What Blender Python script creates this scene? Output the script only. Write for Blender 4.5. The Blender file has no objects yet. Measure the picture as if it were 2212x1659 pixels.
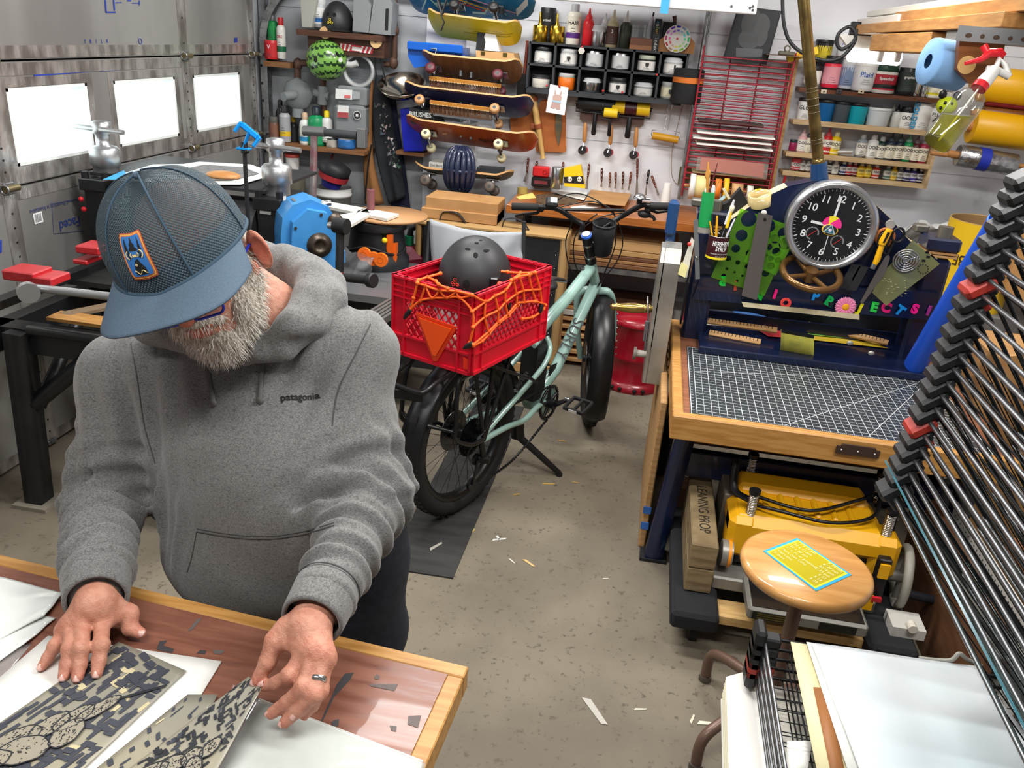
import bpy,math,random
import numpy as np
from mathutils import Vector as V,Matrix
MTr=Matrix.Translation;MRo=Matrix.Rotation;_c=math.cos;_s=math.sin;_pi=math.pi
random.seed(7);rng=np.random.default_rng(7)
sc=bpy.context.scene;COL=sc.collection
# camera model (image taken as 2212 x 1659)
FPX=1761.88;TH,RO,YA=(math.radians(a) for a in (23.385,4.468,8.194));CH=1.8
def ray(px,py):
 dx,dy=px-1106.,py-829.5
 u=dx*_c(RO)+dy*_s(RO);v=-dx*_s(RO)+dy*_c(RO)
 fw=FPX*_c(TH)-v*_s(TH);dn=FPX*_s(TH)+v*_c(TH)
 return V((u*_c(YA)-fw*_s(YA),u*_s(YA)+fw*_c(YA),-dn))/FPX
CAM=V((0,0,CH))
def P(px,py,Y=None,X=None,Z=None,D=None):
 """World point seen at a photo pixel and lying on a known plane (or at a known depth D)."""
 d=ray(px,py)
 k=X/d.x if X is not None else Y/d.y if Y is not None else (Z-CH)/d.z if Z is not None else D
 return CAM+d*k
def depth(p):return (V(p)-CAM).dot(FWD)
FWD=ray(1106,829.5);RIGHT=(ray(1107,829.5)-FWD).normalized();DOWN=(ray(1106,830.5)-FWD).normalized()
cd=bpy.data.cameras.new('camera');co=bpy.data.objects.new('camera',cd);COL.objects.link(co)
cd.sensor_width=36;cd.lens=36*FPX/2212;cd.clip_start=.02
co.matrix_world=MTr(CAM)@Matrix((RIGHT,-DOWN,-FWD)).transposed().to_4x4()
sc.camera=co
# materials
def lin(h):
 if not isinstance(h,str):return tuple(h)+(1,) if len(h)==3 else tuple(h)
 c=[int(h[i:i+2],16)/255 for i in (0,2,4)]
 return tuple(x/12.92 if x<=.04045 else ((x+.055)/1.055)**2.4 for x in c)+(1,)
MATS={}
def mat(name,col,rough=.5,metal=0,col2=None,scale=20,stretch=(1,1,1),bump=0,bscale=None,lo=.35,hi=.65,detail=4,coat=0,trans=0,alpha=1,emit=0,spec=.5,ior=1.45,thin=0,dist=0,col3=None,s3=3,lo3=.55,hi3=.7,attr=None,sheen=0,rvar=0):
 if name in MATS:return MATS[name]
 m=bpy.data.materials.new(name);m.use_nodes=True;nt=m.node_tree;N=nt.nodes;L=nt.links
 b=N['Principled BSDF'];MATS[name]=m
 c=lin(col);b.inputs['Base Color'].default_value=c
 b.inputs['Roughness'].default_value=rough;b.inputs['Metallic'].default_value=metal
 b.inputs['Specular IOR Level'].default_value=spec;b.inputs['IOR'].default_value=ior
 b.inputs['Coat Weight'].default_value=coat;b.inputs['Transmission Weight'].default_value=trans;b.inputs['Alpha'].default_value=alpha
 if sheen:b.inputs['Sheen Weight'].default_value=sheen
 if emit:b.inputs['Emission Color'].default_value=c;b.inputs['Emission Strength'].default_value=emit
 if col2 or bump or col3 or rvar:
  tc=N.new('ShaderNodeTexCoord');mp=N.new('ShaderNodeMapping');mp.inputs['Scale'].default_value=stretch
  L.new(tc.outputs['Object'],mp.inputs['Vector'])
  def noise(s,d=4,di=0):
   n=N.new('ShaderNodeTexNoise');n.inputs['Scale'].default_value=s;n.inputs['Detail'].default_value=d;n.inputs['Distortion'].default_value=di
   L.new(mp.outputs[0],n.inputs['Vector']);return n.outputs['Fac']
  def ramp(f,a,z):
   r=N.new('ShaderNodeMapRange');r.inputs['From Min'].default_value=a;r.inputs['From Max'].default_value=z;r.interpolation_type='SMOOTHSTEP'
   L.new(f,r.inputs['Value']);return r.outputs['Result']
  cur=None;n1=noise(scale,detail,dist)
  if col2:
   mx=N.new('ShaderNodeMix');mx.data_type='RGBA';L.new(ramp(n1,lo,hi),mx.inputs[0]);mx.inputs[6].default_value=c;mx.inputs[7].default_value=lin(col2);cur=mx.outputs[2]
  if col3:
   mx=N.new('ShaderNodeMix');mx.data_type='RGBA';L.new(ramp(noise(s3,5),lo3,hi3),mx.inputs[0]);mx.inputs[7].default_value=lin(col3)
   if cur:L.new(cur,mx.inputs[6])
   else:mx.inputs[6].default_value=c
   cur=mx.outputs[2]
  if attr:
   at=N.new('ShaderNodeAttribute');at.attribute_name=attr;mx=N.new('ShaderNodeMix');mx.data_type='RGBA';mx.blend_type='MULTIPLY';mx.inputs[0].default_value=1
   if cur:L.new(cur,mx.inputs[6])
   else:mx.inputs[6].default_value=c
   L.new(at.outputs['Color'],mx.inputs[7]);cur=mx.outputs[2]
  if cur:L.new(cur,b.inputs['Base Color'])
  if rvar:
   mr=N.new('ShaderNodeMapRange');mr.inputs['To Min'].default_value=max(.02,rough-rvar);mr.inputs['To Max'].default_value=rough+rvar;mr.inputs['From Min'].default_value=.3;mr.inputs['From Max'].default_value=.7
   L.new(n1,mr.inputs['Value']);L.new(mr.outputs[0],b.inputs['Roughness'])
  if bump:
   bp=N.new('ShaderNodeBump');bp.inputs['Strength'].default_value=min(1,bump);bp.inputs['Distance'].default_value=.002*max(1,bump)
   L.new(noise(bscale or scale,4) if bscale else n1,bp.inputs['Height']);L.new(bp.outputs[0],b.inputs['Normal'])
 return m
def C(h,rough=.45,metal=0):return mat('paint_%s_%d_%d'%(h,rough*100,metal*100),h,rough,metal)
def glass(name,col='ffffff',rough=.02,a=.25,ior=1.45):
 """Thin clear plastic or glass: a mix of see-through and glossy, so light passes without caustics."""
 if name in MATS:return MATS[name]
 m=bpy.data.materials.new(name);m.use_nodes=True;nt=m.node_tree;N=nt.nodes;L=nt.links;MATS[name]=m
 for n in list(N):N.remove(n)
 o=N.new('ShaderNodeOutputMaterial');t=N.new('ShaderNodeBsdfTransparent');t.inputs[0].default_value=lin(col)
 g=N.new('ShaderNodeBsdfPrincipled');g.inputs['Base Color'].default_value=lin(col);g.inputs['Roughness'].default_value=rough
 lw_=N.new('ShaderNodeLayerWeight');lw_.inputs[0].default_value=.5;pw=N.new('ShaderNodeMath');pw.operation='POWER';pw.inputs[1].default_value=4;L.new(lw_.outputs['Facing'],pw.inputs[0]);f=N.new('ShaderNodeMapRange');f.inputs['To Min'].default_value=.035;f.inputs['To Max'].default_value=.7;L.new(pw.outputs[0],f.inputs[0])
 gg=N.new('ShaderNodeBsdfGlossy');gg.inputs['Roughness'].default_value=rough;x=N.new('ShaderNodeMixShader');x.inputs[0].default_value=a;L.new(t.outputs[0],x.inputs[1]);L.new(g.outputs[0],x.inputs[2])
 y=N.new('ShaderNodeMixShader');L.new(f.outputs[0],y.inputs[0]);L.new(x.outputs[0],y.inputs[1]);L.new(gg.outputs[0],y.inputs[2]);L.new(y.outputs[0],o.inputs[0])
 return m
# mesh builder
def frame(o,x,y=None,z=None):
 """4x4 with origin o, local x along x; y (or z) as hint."""
 x=V(x).normalized()
 if z is not None:z=V(z);z=(z-x*z.dot(x)).normalized();y=z.cross(x)
 else:y=V(y);y=(y-x*y.dot(x)).normalized();z=x.cross(y)
 return MTr(V(o))@Matrix((x,y,z)).transposed().to_4x4()
def zto(o,z):
 z=V(z).normalized();h=V((1,0,0)) if abs(z.x)<.9 else V((0,1,0));x=(h-z*h.dot(z)).normalized()
 return MTr(V(o))@Matrix((x,z.cross(x),z)).transposed().to_4x4()
def rotz(o,a):return MTr(V(o))@MRo(a,4,'Z')
WALLM=lambda o:frame(o,(1,0,0),(0,0,1))      # x right, y up, z out of the back wall
class MB:
 def __init__(s,M=None):s.v=[];s.f=[];s.m=[];s.sm=[];s.mats=[];s.M=M
 def add(s,vs,fs,m,smooth=False,M=None):
  o=len(s.v);M=(s.M@M if s.M is not None else M) if M is not None else s.M
  s.v+= [tuple(M@V(p)) for p in vs] if M is not None else [tuple(p) for p in vs]
  if m not in s.mats:s.mats.append(m)
  k=s.mats.index(m)
  for f in fs:s.f.append([i+o for i in f]);s.m.append(k);s.sm.append(smooth)
  return s
 def box(s,c,d,m,M=None,bev=0):
  x,y,z=(a/2 for a in d);c=V(c)
  if bev<=0:
   vs=[c+V((i*x,j*y,k*z)) for i in(-1,1) for j in(-1,1) for k in(-1,1)]
   fs=[(0,1,3,2),(4,6,7,5),(0,4,5,1),(2,3,7,6),(0,2,6,4),(1,5,7,3)]
   return s.add(vs,fs,m,False,M)
  b=min(bev,x*.98,y*.98,z*.98);vs=[];ix={}
  for i in(-1,1):
   for j in(-1,1):
    for k in(-1,1):
     for a in range(3):
      e=[x-b,y-b,z-b];e[a]=(x,y,z)[a]
      ix[i,j,k,a]=len(vs);vs.append(c+V((i*e[0],j*e[1],k*e[2])))
  fs=[]
  for a in range(3):
   q=[n for n in range(3) if n!=a]
   for sg in(-1,1):
    def I(u,w):
     t=[0,0,0];t[a]=sg;t[q[0]]=u;t[q[1]]=w;return ix[t[0],t[1],t[2],a]
    r=[I(-1,-1),I(1,-1),I(1,1),I(-1,1)];fs.append(r if (sg>0)==(a!=1) else r[::-1])
  for a in range(3):
   q=[n for n in range(3) if n!=a]
   for u in(-1,1):
    for w in(-1,1):
     def K(t,ax):
      g=[0,0,0];g[a]=t;g[q[0]]=u;g[q[1]]=w;return ix[g[0],g[1],g[2],ax]
     r=[K(-1,q[0]),K(1,q[0]),K(1,q[1]),K(-1,q[1])];fs.append(r if (u*w>0)==(a==1) else r[::-1])
  for i in(-1,1):
   for j in(-1,1):
    for k in(-1,1):
     r=[ix[i,j,k,0],ix[i,j,k,1],ix[i,j,k,2]];fs.append(r if i*j*k>0 else r[::-1])
  return s.add(vs,fs,m,False,M)
 def lathe(s,prof,m,n=20,M=None,smooth=True,sx=1,sy=1,cap=True):
  """profile of (r,z) from bottom to top, about local z"""
  vs=[];fs=[];k=len(prof)
  for r,z in prof:
   for i in range(n):
    a=2*_pi*i/n;vs.append((r*_c(a)*sx,r*_s(a)*sy,z))
  for j in range(k-1):
   for i in range(n):fs.append((j*n+i,j*n+(i+1)%n,(j+1)*n+(i+1)%n,(j+1)*n+i))
  if not smooth or not cap:
   s.add(vs,fs,m,smooth,M)
  else:s.add(vs,fs,m,True,M)
  if cap:
   if prof[0][0]>1e-6:s.add(vs[:n],[tuple(range(n))[::-1]],m,False,M)
   if prof[-1][0]>1e-6:s.add(vs[-n:],[tuple(range(n))],m,False,M)
  return s
 def cyl(s,a,b,r,m,r1=None,n=14,cap=True,bev=0):
  a=V(a);b=V(b);h=(b-a).length;r1=r if r1 is None else r1
  pr=[(r,0),(r1,h)] if not bev else [(r-bev,0),(r,bev),(r1,h-bev),(r1-bev,h)]
  return s.lathe(pr,m,n,zto(a,b-a),True,cap=cap)
 def ring(s,c,ax,R,r,m,n=28,k=8,a0=0,a1=2*_pi):
  M=zto(c,ax);full=abs(a1-a0-2*_pi)<1e-6
  pts=[M@V((R*_c(a0+(a1-a0)*i/n),R*_s(a0+(a1-a0)*i/n),0)) for i in range(n+(0 if full else 1))]
  return s.tube(pts,r,m,k,closed=full)
 def tube(s,pts,r,m,n=8,closed=False,cap=True,flat=None,up=None):
  pts=[V(p) for p in pts];k=len(pts);rs=[r]*k if not hasattr(r,'__len__') else r
  vs=[];fs=[];T=[]
  for i in range(k):
   a=pts[i-1] if (i or closed) else pts[i];b=pts[(i+1)%k] if (i<k-1 or closed) else pts[i];T.append((b-a).normalized())
  u=None
  for i in range(k):
   t=T[i]
   if up is not None:u=V(up)-t*V(up).dot(t)
   elif u is None:h=V((0,0,1)) if abs(t.z)<.9 else V((1,0,0));u=h-t*h.dot(t)
   else:u=u-t*u.dot(t)
   u.normalize();w=t.cross(u)
   for j in range(n):
    a=2*_pi*j/n;vs.append(pts[i]+u*_c(a)*rs[i]*(flat if flat else 1)+w*_s(a)*rs[i])
  for i in range(k if closed else k-1):
   i2=(i+1)%k
   for j in range(n):fs.append((i*n+j,i*n+(j+1)%n,i2*n+(j+1)%n,i2*n+j))
  s.add(vs,fs,m,True)
  if cap and not closed:
   s.add(vs[:n],[tuple(range(n))[::-1]],m);s.add(vs[-n:],[tuple(range(n))],m)
  return s
 def ell(s,c,r,m,M=None,n=20,k=12,z0=-1,z1=1):
  rx,ry,rz=(r,r,r) if not hasattr(r,'__len__') else r
  pr=[]
  for j in range(k+1):
   a=math.asin(max(-1,z0))+(math.asin(min(1,z1))-math.asin(max(-1,z0)))*j/k;pr.append((max(_c(a),1e-5),_s(a)))
  T=MTr(V(c))@Matrix.Diagonal((rx,ry,rz,1));return s.lathe(pr,m,n,(M@T) if M is not None else T,True,cap=False)
 def prism(s,poly,h,m,M=None,z0=0,smooth=False):
  n=len(poly);vs=[(x,y,z0) for x,y in poly]+[(x,y,z0+h) for x,y in poly]
  ar=sum(poly[i-1][0]*poly[i][1]-poly[i][0]*poly[i-1][1] for i in range(n))
  o=tuple(range(n));sd=[(i,(i+1)%n,n+(i+1)%n,n+i) for i in range(n)]
  top=tuple(range(n,2*n))
  if ar<0:sd=[q[::-1] for q in sd];o=o[::-1];top=top[::-1]
  s.add(vs,sd,m,smooth,M);return s.add(vs,[o[::-1],top],m,False,M)
 def poly(s,pts,m,M=None):return s.add(pts,[tuple(range(len(pts)))],m,False,M)
 def slab(s,pts,t,m):
  """thin slab: planar polygon pts (world) extruded by thickness t along its normal"""
  pts=[V(p) for p in pts];nn=V((0,0,0))
  for i in range(len(pts)):nn+=(pts[i-1]-pts[0]).cross(pts[i]-pts[0])
  nn.normalize();n=len(pts);vs=pts+[p+nn*t for p in pts]
  fs=[tuple(range(n))[::-1],tuple(range(n,2*n))]+[(i,(i+1)%n,n+(i+1)%n,n+i) for i in range(n)]
  return s.add(vs,fs,m)
 def grid(s,fn,nu,nv,m,smooth=True,thick=0,M=None):
  vs=[V(fn(i/nu,j/nv)) for j in range(nv+1) for i in range(nu+1)];w=nu+1
  fs=[(j*w+i,j*w+i+1,(j+1)*w+i+1,(j+1)*w+i) for j in range(nv) for i in range(nu)]
  if thick:
   N=[V((0,0,0)) for _ in vs]
   for f in fs:
    nn=(vs[f[2]]-vs[f[0]]).cross(vs[f[3]]-vs[f[1]])
    for i in f:N[i]+=nn
   o=len(vs);vs2=[p-n.normalized()*thick for p,n in zip(vs,N)]
   edge=[(i,) for i in ()];bd=list(range(nu+1))+[j*w+nu for j in range(1,nv+1)]+[nv*w+i for i in range(nu-1,-1,-1)]+[j*w for j in range(nv-1,0,-1)]
   fs=fs+[tuple(i+o for i in f[::-1]) for f in fs]+[(bd[(q+1)%len(bd)],bd[q],bd[q]+o,bd[(q+1)%len(bd)]+o) for q in range(len(bd))]
   vs=vs+vs2
  return s.add(vs,fs,m,smooth,M)
 def join(s,o):
  for f,k,sm in zip(o.f,o.m,o.sm):
   if o.mats[k] not in s.mats:s.mats.append(o.mats[k])
   s.f.append([i+len(s.v) for i in f]);s.m.append(s.mats.index(o.mats[k]));s.sm.append(sm)
  s.v+=o.v;return s
 def center(s):
  a=np.array(s.v);return V(((a[:,0].min()+a[:,0].max())/2,(a[:,1].min()+a[:,1].max())/2,a[:,2].min()))
 def build(s,name,parent=None,label=None,off=None,**props):
  off=V(off) if off is not None else (rootloc(parent) if parent is not None else s.center())
  me=bpy.data.meshes.new(name);me.from_pydata([(x-off.x,y-off.y,z-off.z) for x,y,z in s.v],[],s.f)
  for m in s.mats:me.materials.append(m)
  me.polygons.foreach_set('material_index',s.m);me.polygons.foreach_set('use_smooth',s.sm);me.update()
  o=bpy.data.objects.new(name,me);COL.objects.link(o)
  if parent is not None:o.parent=parent
  else:o.location=off
  if label:o['label']=label
  for k,v in props.items():o[k]=v
  return o
def rootloc(o):
 l=V((0,0,0))
 while o is not None:l=l+V(o.location);o=o.parent
 return l
def thing(name,label,cat,loc,group=None):
 o=bpy.data.objects.new(name,None);o.empty_display_size=.05;COL.objects.link(o);o.location=V(loc);o['label']=label;o['category']=cat
 if group:o['group']=group
 return o
def solo(mb,name,label,cat,group=None,kind=None):
 o=mb.build(name);o['label']=label;o['category']=cat
 if group:o['group']=group
 if kind:o['kind']=kind
 return o
def struct(mb,name,parent=None):
 o=mb.build(name,parent)
 if parent is None:o['kind']='structure'
 return o
def text(s,size,m,M,parent,name='lettering',ex=.0004,sx=1,align='CENTER',shear=0,bold=0,label=None):
 cu=bpy.data.curves.new('t','FONT');cu.body=s;cu.size=size;cu.align_x=align;cu.align_y='CENTER';cu.extrude=ex;cu.shear=shear;cu.offset=bold
 ob=bpy.data.objects.new('t',cu);COL.objects.link(ob);dg=bpy.context.evaluated_depsgraph_get();dg.update()
 me=bpy.data.meshes.new_from_object(ob.evaluated_get(dg));COL.objects.unlink(ob);bpy.data.objects.remove(ob);bpy.data.curves.remove(cu)
 off=rootloc(parent) if parent is not None else V(M.translation)
 me.transform(MTr(-off)@M@Matrix.Diagonal((sx,1,1,1)));me.materials.clear();me.materials.append(m);me.name=name
 o=bpy.data.objects.new(name,me);COL.objects.link(o)
 if parent is not None:o.parent=parent
 else:o.location=off
 if label:o['label']=label
 return o
def children(o):return list(o.children)
def dup(o,loc=None,label=None,rz=None,parent=None):
 c=o.copy();COL.objects.link(c)
 if parent is not None:c.parent=parent;c.matrix_parent_inverse=o.matrix_parent_inverse.copy()
 if loc is not None:c.location=V(loc)
 if rz is not None:c.rotation_euler=(0,0,rz)
 if label:c['label']=label
 for ch in list(o.children):dup(ch,parent=c)
 return c
ORD='first second third fourth fifth sixth seventh eighth ninth tenth eleventh twelfth thirteenth fourteenth fifteenth sixteenth seventeenth eighteenth nineteenth twentieth'.split()
def spline(pts,n=8,closed=False):
 pts=[V(p) for p in pts];out=[];k=len(pts)
 for i in range(k if closed else k-1):
  g=lambda j:pts[j%k] if closed else pts[max(0,min(k-1,j))]
  a,b,c,d=g(i-1),g(i),g(i+1),g(i+2)
  for q in range(n):
   t=q/n;out.append(.5*((2*b)+(c-a)*t+(2*a-5*b+4*c-d)*t*t+(3*b-a-3*c+d)*t**3))
 if not closed:out.append(pts[-1])
 return out
def rrect(w,h,r,n=4):
 o=[]
 for cx,cy,a in((w/2-r,h/2-r,0),(-w/2+r,h/2-r,90),(-w/2+r,-h/2+r,180),(w/2-r,-h/2+r,270)):
  for i in range(n+1):
   t=math.radians(a+90*i/n);o.append((cx+r*_c(t),cy+r*_s(t)))
 return o
# signed distance modelling for soft bodies
def rc(a,b,r1,r2,k=.02,flat=None):return ('rc',np.array(a,float),np.array(b,float),r1,r2,k)
def el(c,R,r,k=.02):return ('el',np.array(c,float),np.array(R,float),np.array(r,float),k)
def sdf1(q,p):
 if q[0]=='rc':
  a,b=q[1],q[2];ba=b-a;pa=p-a;h=np.clip(pa@ba/max(1e-9,ba@ba),0,1)
  return np.linalg.norm(pa-h[:,None]*ba,axis=1)-(q[3]+(q[4]-q[3])*h)
 x=(p-q[1])@q[2];r=q[3];k0=np.linalg.norm(x/r,axis=1);k1=np.linalg.norm(x/(r*r),axis=1)+1e-9
 return k0*(k0-1)/k1
def sdf(prims,p,disp=None):
 d=None
 for q in prims:
  e=sdf1(q,p);k=abs(q[-1])
  if d is None:d=e;continue
  if q[-1]<0:e=-e;h=np.maximum(k-np.abs(d-e),0)/k;d=np.maximum(d,e)+h*h*k/4
  else:h=np.maximum(k-np.abs(d-e),0)/k;d=np.minimum(d,e)-h*h*k/4
 if disp is not None:d=d-disp(p)
 return d
def sdf_mesh(prims,res,disp=None,amp=0,B=14,lo=None,hi=None):
 """naive surface nets over the blocks that the surface crosses"""
 L=[];H=[]
 for q in prims:
  if q[-1]<0:continue
  if q[0]=='rc':L.append(np.minimum(q[1]-q[3],q[2]-q[4]));H.append(np.maximum(q[1]+q[3],q[2]+q[4]))
  else:m=q[3].max();L.append(q[1]-m);H.append(q[1]+m)
 lo=np.min(L,0)-.03-amp;hi=np.max(H,0)+.03+amp
 nb=np.ceil((hi-lo)/(res*B)).astype(int);S=nb*B+3
 bi=np.stack(np.meshgrid(*[np.arange(n) for n in nb],indexing='ij'),-1).reshape(-1,3)
 ctr=lo+(bi+.5)*B*res;rad=B*res*.87+res*2
 D=np.stack([sdf1(q,ctr) for q in prims],1);
 full=np.concatenate([sdf(prims,ctr[i:i+20000]) for i in range(0,len(ctr),20000)])
 keep=np.abs(full)<rad*1.6+amp+.01
 g=np.stack(np.meshgrid(*[np.arange(B+2)]*3,indexing='ij'),-1).reshape(-1,3)
 ids=[];pos=[];quads=[]
 n=B+2
 for b,dd,fd in zip(bi[keep],D[keep],full[keep]):
  cut=np.where(dd<max(dd.min(),fd)+2.2*rad+.04)[0]
  p=lo+(b*B+g)*res
  d=sdf([prims[i] for i in cut] if len(cut) and prims[cut[0]][-1]>0 else prims,p,disp).reshape(n,n,n)
  s=d<0
  if s.all() or not s.any():continue
  c=[s[i:n-1+i,j:n-1+j,k:n-1+k] for i in(0,1) for j in(0,1) for k in(0,1)]
  cnt=sum(x.astype(np.int8) for x in c);act=(cnt>0)&(cnt<8);ci=np.argwhere(act)
  acc=np.zeros((len(ci),3));w=np.zeros(len(ci))
  for ax in range(3):
   o1,o2=[a for a in range(3) if a!=ax]
   for u in(0,1):
    for v in(0,1):
     A=ci.copy();A[:,o1]+=u;A[:,o2]+=v;Bq=A.copy();Bq[:,ax]+=1
     da=d[tuple(A.T)];db=d[tuple(Bq.T)];x=(da<0)!=(db<0);t=da/np.where(x,da-db,1)
     off=A.astype(float);off[:,ax]+=t;acc[x]+=off[x];w[x]+=1
  pos.append(lo+(b*B+acc/w[:,None])*res)
  key=lambda q:((b[0]*B+q[:,0])*S[1]+(b[1]*B+q[:,1]))*S[2]+b[2]*B+q[:,2]
  ids.append(key(ci))
  for ax in range(3):
   o1,o2=(ax+1)%3,(ax+2)%3
   sl=[slice(1,n-1)]*3;sl[ax]=slice(0,n-2);sl2=list(sl);sl2[ax]=slice(1,n-1)
   a=s[tuple(sl)];bb=s[tuple(sl2)]
   for flip,msk in((0,a&~bb),(1,~a&bb)):
    e=np.argwhere(msk)
    if not len(e):continue
    st=np.ones(3,int);st[ax]=0;e=e+st;q=[]
    for u,v in((0,0),(-1,0),(-1,-1),(0,-1)):
     t=e.copy();t[:,o1]+=u;t[:,o2]+=v;q.append(key(t))
    q=np.stack(q,1);quads.append(q[:,::-1] if flip else q)
 ids=np.concatenate(ids);pos=np.concatenate(pos);u,ix=np.unique(ids,return_index=True);pos=pos[ix]
 Q=np.concatenate(quads);fi=np.searchsorted(u,Q);fi=np.clip(fi,0,len(u)-1);ok=(u[fi]==Q).all(1);fi=fi[ok]
 fi=np.unique(fi,axis=0) if False else fi
 return pos,fi
def np_obj(name,pos,faces,mats,parent,cols=None,mi=None,smooth=True):
 off=np.array(rootloc(parent)) if parent is not None else np.zeros(3)
 me=bpy.data.meshes.new(name);me.vertices.add(len(pos));me.vertices.foreach_set('co',(pos-off).astype(np.float32).ravel())
 k=faces.shape[1];me.loops.add(faces.size);me.loops.foreach_set('vertex_index',faces.astype(np.int32).ravel())
 me.polygons.add(len(faces));me.polygons.foreach_set('loop_start',np.arange(0,faces.size,k,dtype=np.int32))
 me.polygons.foreach_set('use_smooth',np.full(len(faces),smooth))
 for m in mats:me.materials.append(m)
 if mi is not None:me.polygons.foreach_set('material_index',mi.astype(np.int32))
 me.update();me.validate()
 if cols is not None:
  a=me.color_attributes.new('tint','FLOAT_COLOR','POINT');a.data.foreach_set('color',np.concatenate([cols,np.ones((len(cols),1))],1).astype(np.float32).ravel())
 o=bpy.data.objects.new(name,me);COL.objects.link(o)
 if parent is not None:o.parent=parent
 return o
# room shell, light
WY=5.0;DX=-2.40;ZC=2.62
white_wall=mat('painted wall','d9dade',.6,col2='cfd0d5',scale=2.5,bump=.25,bscale=60,col3='b9bbc0',s3=5,lo3=.66,hi3=.8)
grey_wall=mat('grey painted wall','9fa3a8',.6,col2='b1b4b8',scale=3,bump=.2,bscale=50)
concrete=mat('concrete floor','6d6557',.74,col2='837a69',scale=2.2,detail=8,bump=.6,bscale=140,col3='5d5548',s3=55,lo3=.58,hi3=.72,rvar=.1)
m=MB();m.box((.2,1.7,-.05),(6.2,7.2,.1),concrete);struct(m,'floor')
m=MB();m.box((.2,1.7,ZC+.05),(6.2,7.2,.1),white_wall);struct(m,'ceiling')
xg=P(918,200,Y=WY).x
m=MB();m.box(((xg+2.85)/2,WY+.05,ZC/2),(2.85-xg,.1,ZC),white_wall);
for z in (.62,1.24,1.86):m.box(((xg+2.85)/2,WY-.0005,z),(2.85-xg,.002,.004),grey_wall)
struct(m,'wall_back')
m=MB();m.box(((xg-2.6)/2,WY+.07,ZC/2),(xg+2.6,.1,ZC),grey_wall)
for z in (.35,.72,1.1,1.47,1.84):m.box(((xg-2.6)/2,WY+.018,z),(xg+2.6,.006,.012),grey_wall)
struct(m,'wall_back_left')
m=MB();m.box((2.9,1.7,ZC/2),(.1,7.2,ZC),white_wall);struct(m,'wall_right')
m=MB();m.box((.2,-1.9,ZC/2),(6.2,.1,ZC),white_wall);struct(m,'wall_front')
foam=mat('foil faced foam board','b4b3b0',.36,.5,col2='93918e',scale=2.0,stretch=(1,1,.25),bump=.5,bscale=7,lo=.3,hi=.7)
foilt=mat('foil tape','cfccc7',.2,.65,col2='8f8a85',scale=14,stretch=(1,1,.35),bump=2.4,bscale=38)
steel=mat('galvanised steel','aeb1b3',.38,.9,col2='8a8d8f',scale=18,bump=.15)
whitepl=mat('white vinyl','e9eeec',.4)
bluei=C('2a3f9e',.5);redi=C('c23a34',.5)
y0=-1.0;y1=P(549,130,X=DX).y
zs=[P(20,131,X=DX).z,P(20,406,X=DX).z,P(20,722,X=DX).z];ZS=[.0+.012,zs[2],zs[1],zs[0],ZC-.02]
door=thing('door_1','sectional garage door lined with foil faced foam boards','garage door',(DX,2.5,0));del door['category'];door['kind']='structure'
wins=[((12.6,192),(195,178),(38,361),(196,326)),((243,173),(375,164.6),(260.8,316.5),(388.6,293.7)),((415,164.6),(516.5,157),(426.6,286),(522.8,268))]
WN=[]
for a,b,c,d in wins:
 q=[P(*p,X=DX) for p in (a,b,c,d)]
 WN.append(((q[0].y+q[2].y)/2,(q[1].y+q[3].y)/2,(q[2].z+q[3].z)/2,(q[0].z+q[1].z)/2))
zb=sum(w[2] for w in WN)/3;zt=sum(w[3] for w in WN)/3
ww=sum(w[1]-w[0] for w in WN)/3
gap=WN[1][0]-WN[0][1]
first=[w[0] for w in WN];last=[w[1] for w in WN]
WIN=[(a,b) for a,b in zip(first,last)]
holes=[(WIN[0][0]-ww-gap,WIN[0][0]-gap)]+WIN
def section(k,z0,z1,name):
 m=MB();g=.004
 if k==2:
  m.box((DX-.025,(y0+y1)/2,(z0+g+zb)/2),(.05,y1-y0,zb-z0-g),foam);m.box((DX-.025,(y0+y1)/2,(z1-g+zt)/2),(.05,y1-y0,z1-g-zt),foam)
  ys=[y0]+[v for h in holes for v in h]+[y1]
  for i in range(0,len(ys),2):m.box((DX-.025,(ys[i]+ys[i+1])/2,(zb+zt)/2),(.05,ys[i+1]-ys[i],zt-zb),foam)
 else:m.box((DX-.025,(y0+y1)/2,(z0+z1)/2),(.05,y1-y0,z1-z0-2*g),foam)
 m.box((DX-.056,(y0+y1)/2,z0),(.008,y1-y0,.05),C('1a1a1a',.8));p=m.build('door_panel',door)  # dark strip added behind each seam to block daylight through the gap
 t=MB();x=DX+.0012
 for z,h in ((z0+.030,.045),(z1-.030,.045)):t.box((x,(y0+y1)/2,z),(.002,y1-y0-.01,h),foilt)
 for y in STI:t.box((x+.0006,y,(z0+z1)/2),(.003,.075,z1-z0-.02),foilt)
 if k==2:
  for a,b in holes:
   t.box((x,a-.02,(zb+zt)/2),(.0018,.035,zt-zb+.07),foilt);t.box((x,b+.02,(zb+zt)/2),(.0018,.035,zt-zb+.07),foilt)
   t.box((x+.0003,(a+b)/2,zt+.02),(.002,b-a+.07,.035),foilt);t.box((x+.0003,(a+b)/2,zb-.02),(.002,b-a+.07,.035),foilt)
 t.build('foil_tape',p)
 s=MB()
 for y in STI:
  for z in (z0+.012,z1-.012):s.box((x+.006,y,z),(.012,.05,.022),steel,bev=.003)
  for i in range(8):s.cyl((x+.001,y,z0+.06+i*(z1-z0-.1)/8),(x+.0035,y,z0+.06+i*(z1-z0-.1)/8),.0045,C('1c1c1e'),n=8)
  s.cyl((x+.018,y-.035,z1+.001),(x+.018,y+.035,z1+.001),.013,mat('brass roller','8d8160',.4,.8),n=12)
  s.ring((x+.018,y-.036,z1+.001),(0,1,0),.017,.004,steel,12,6)
 s.build('hinge',p)
 return p
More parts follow.
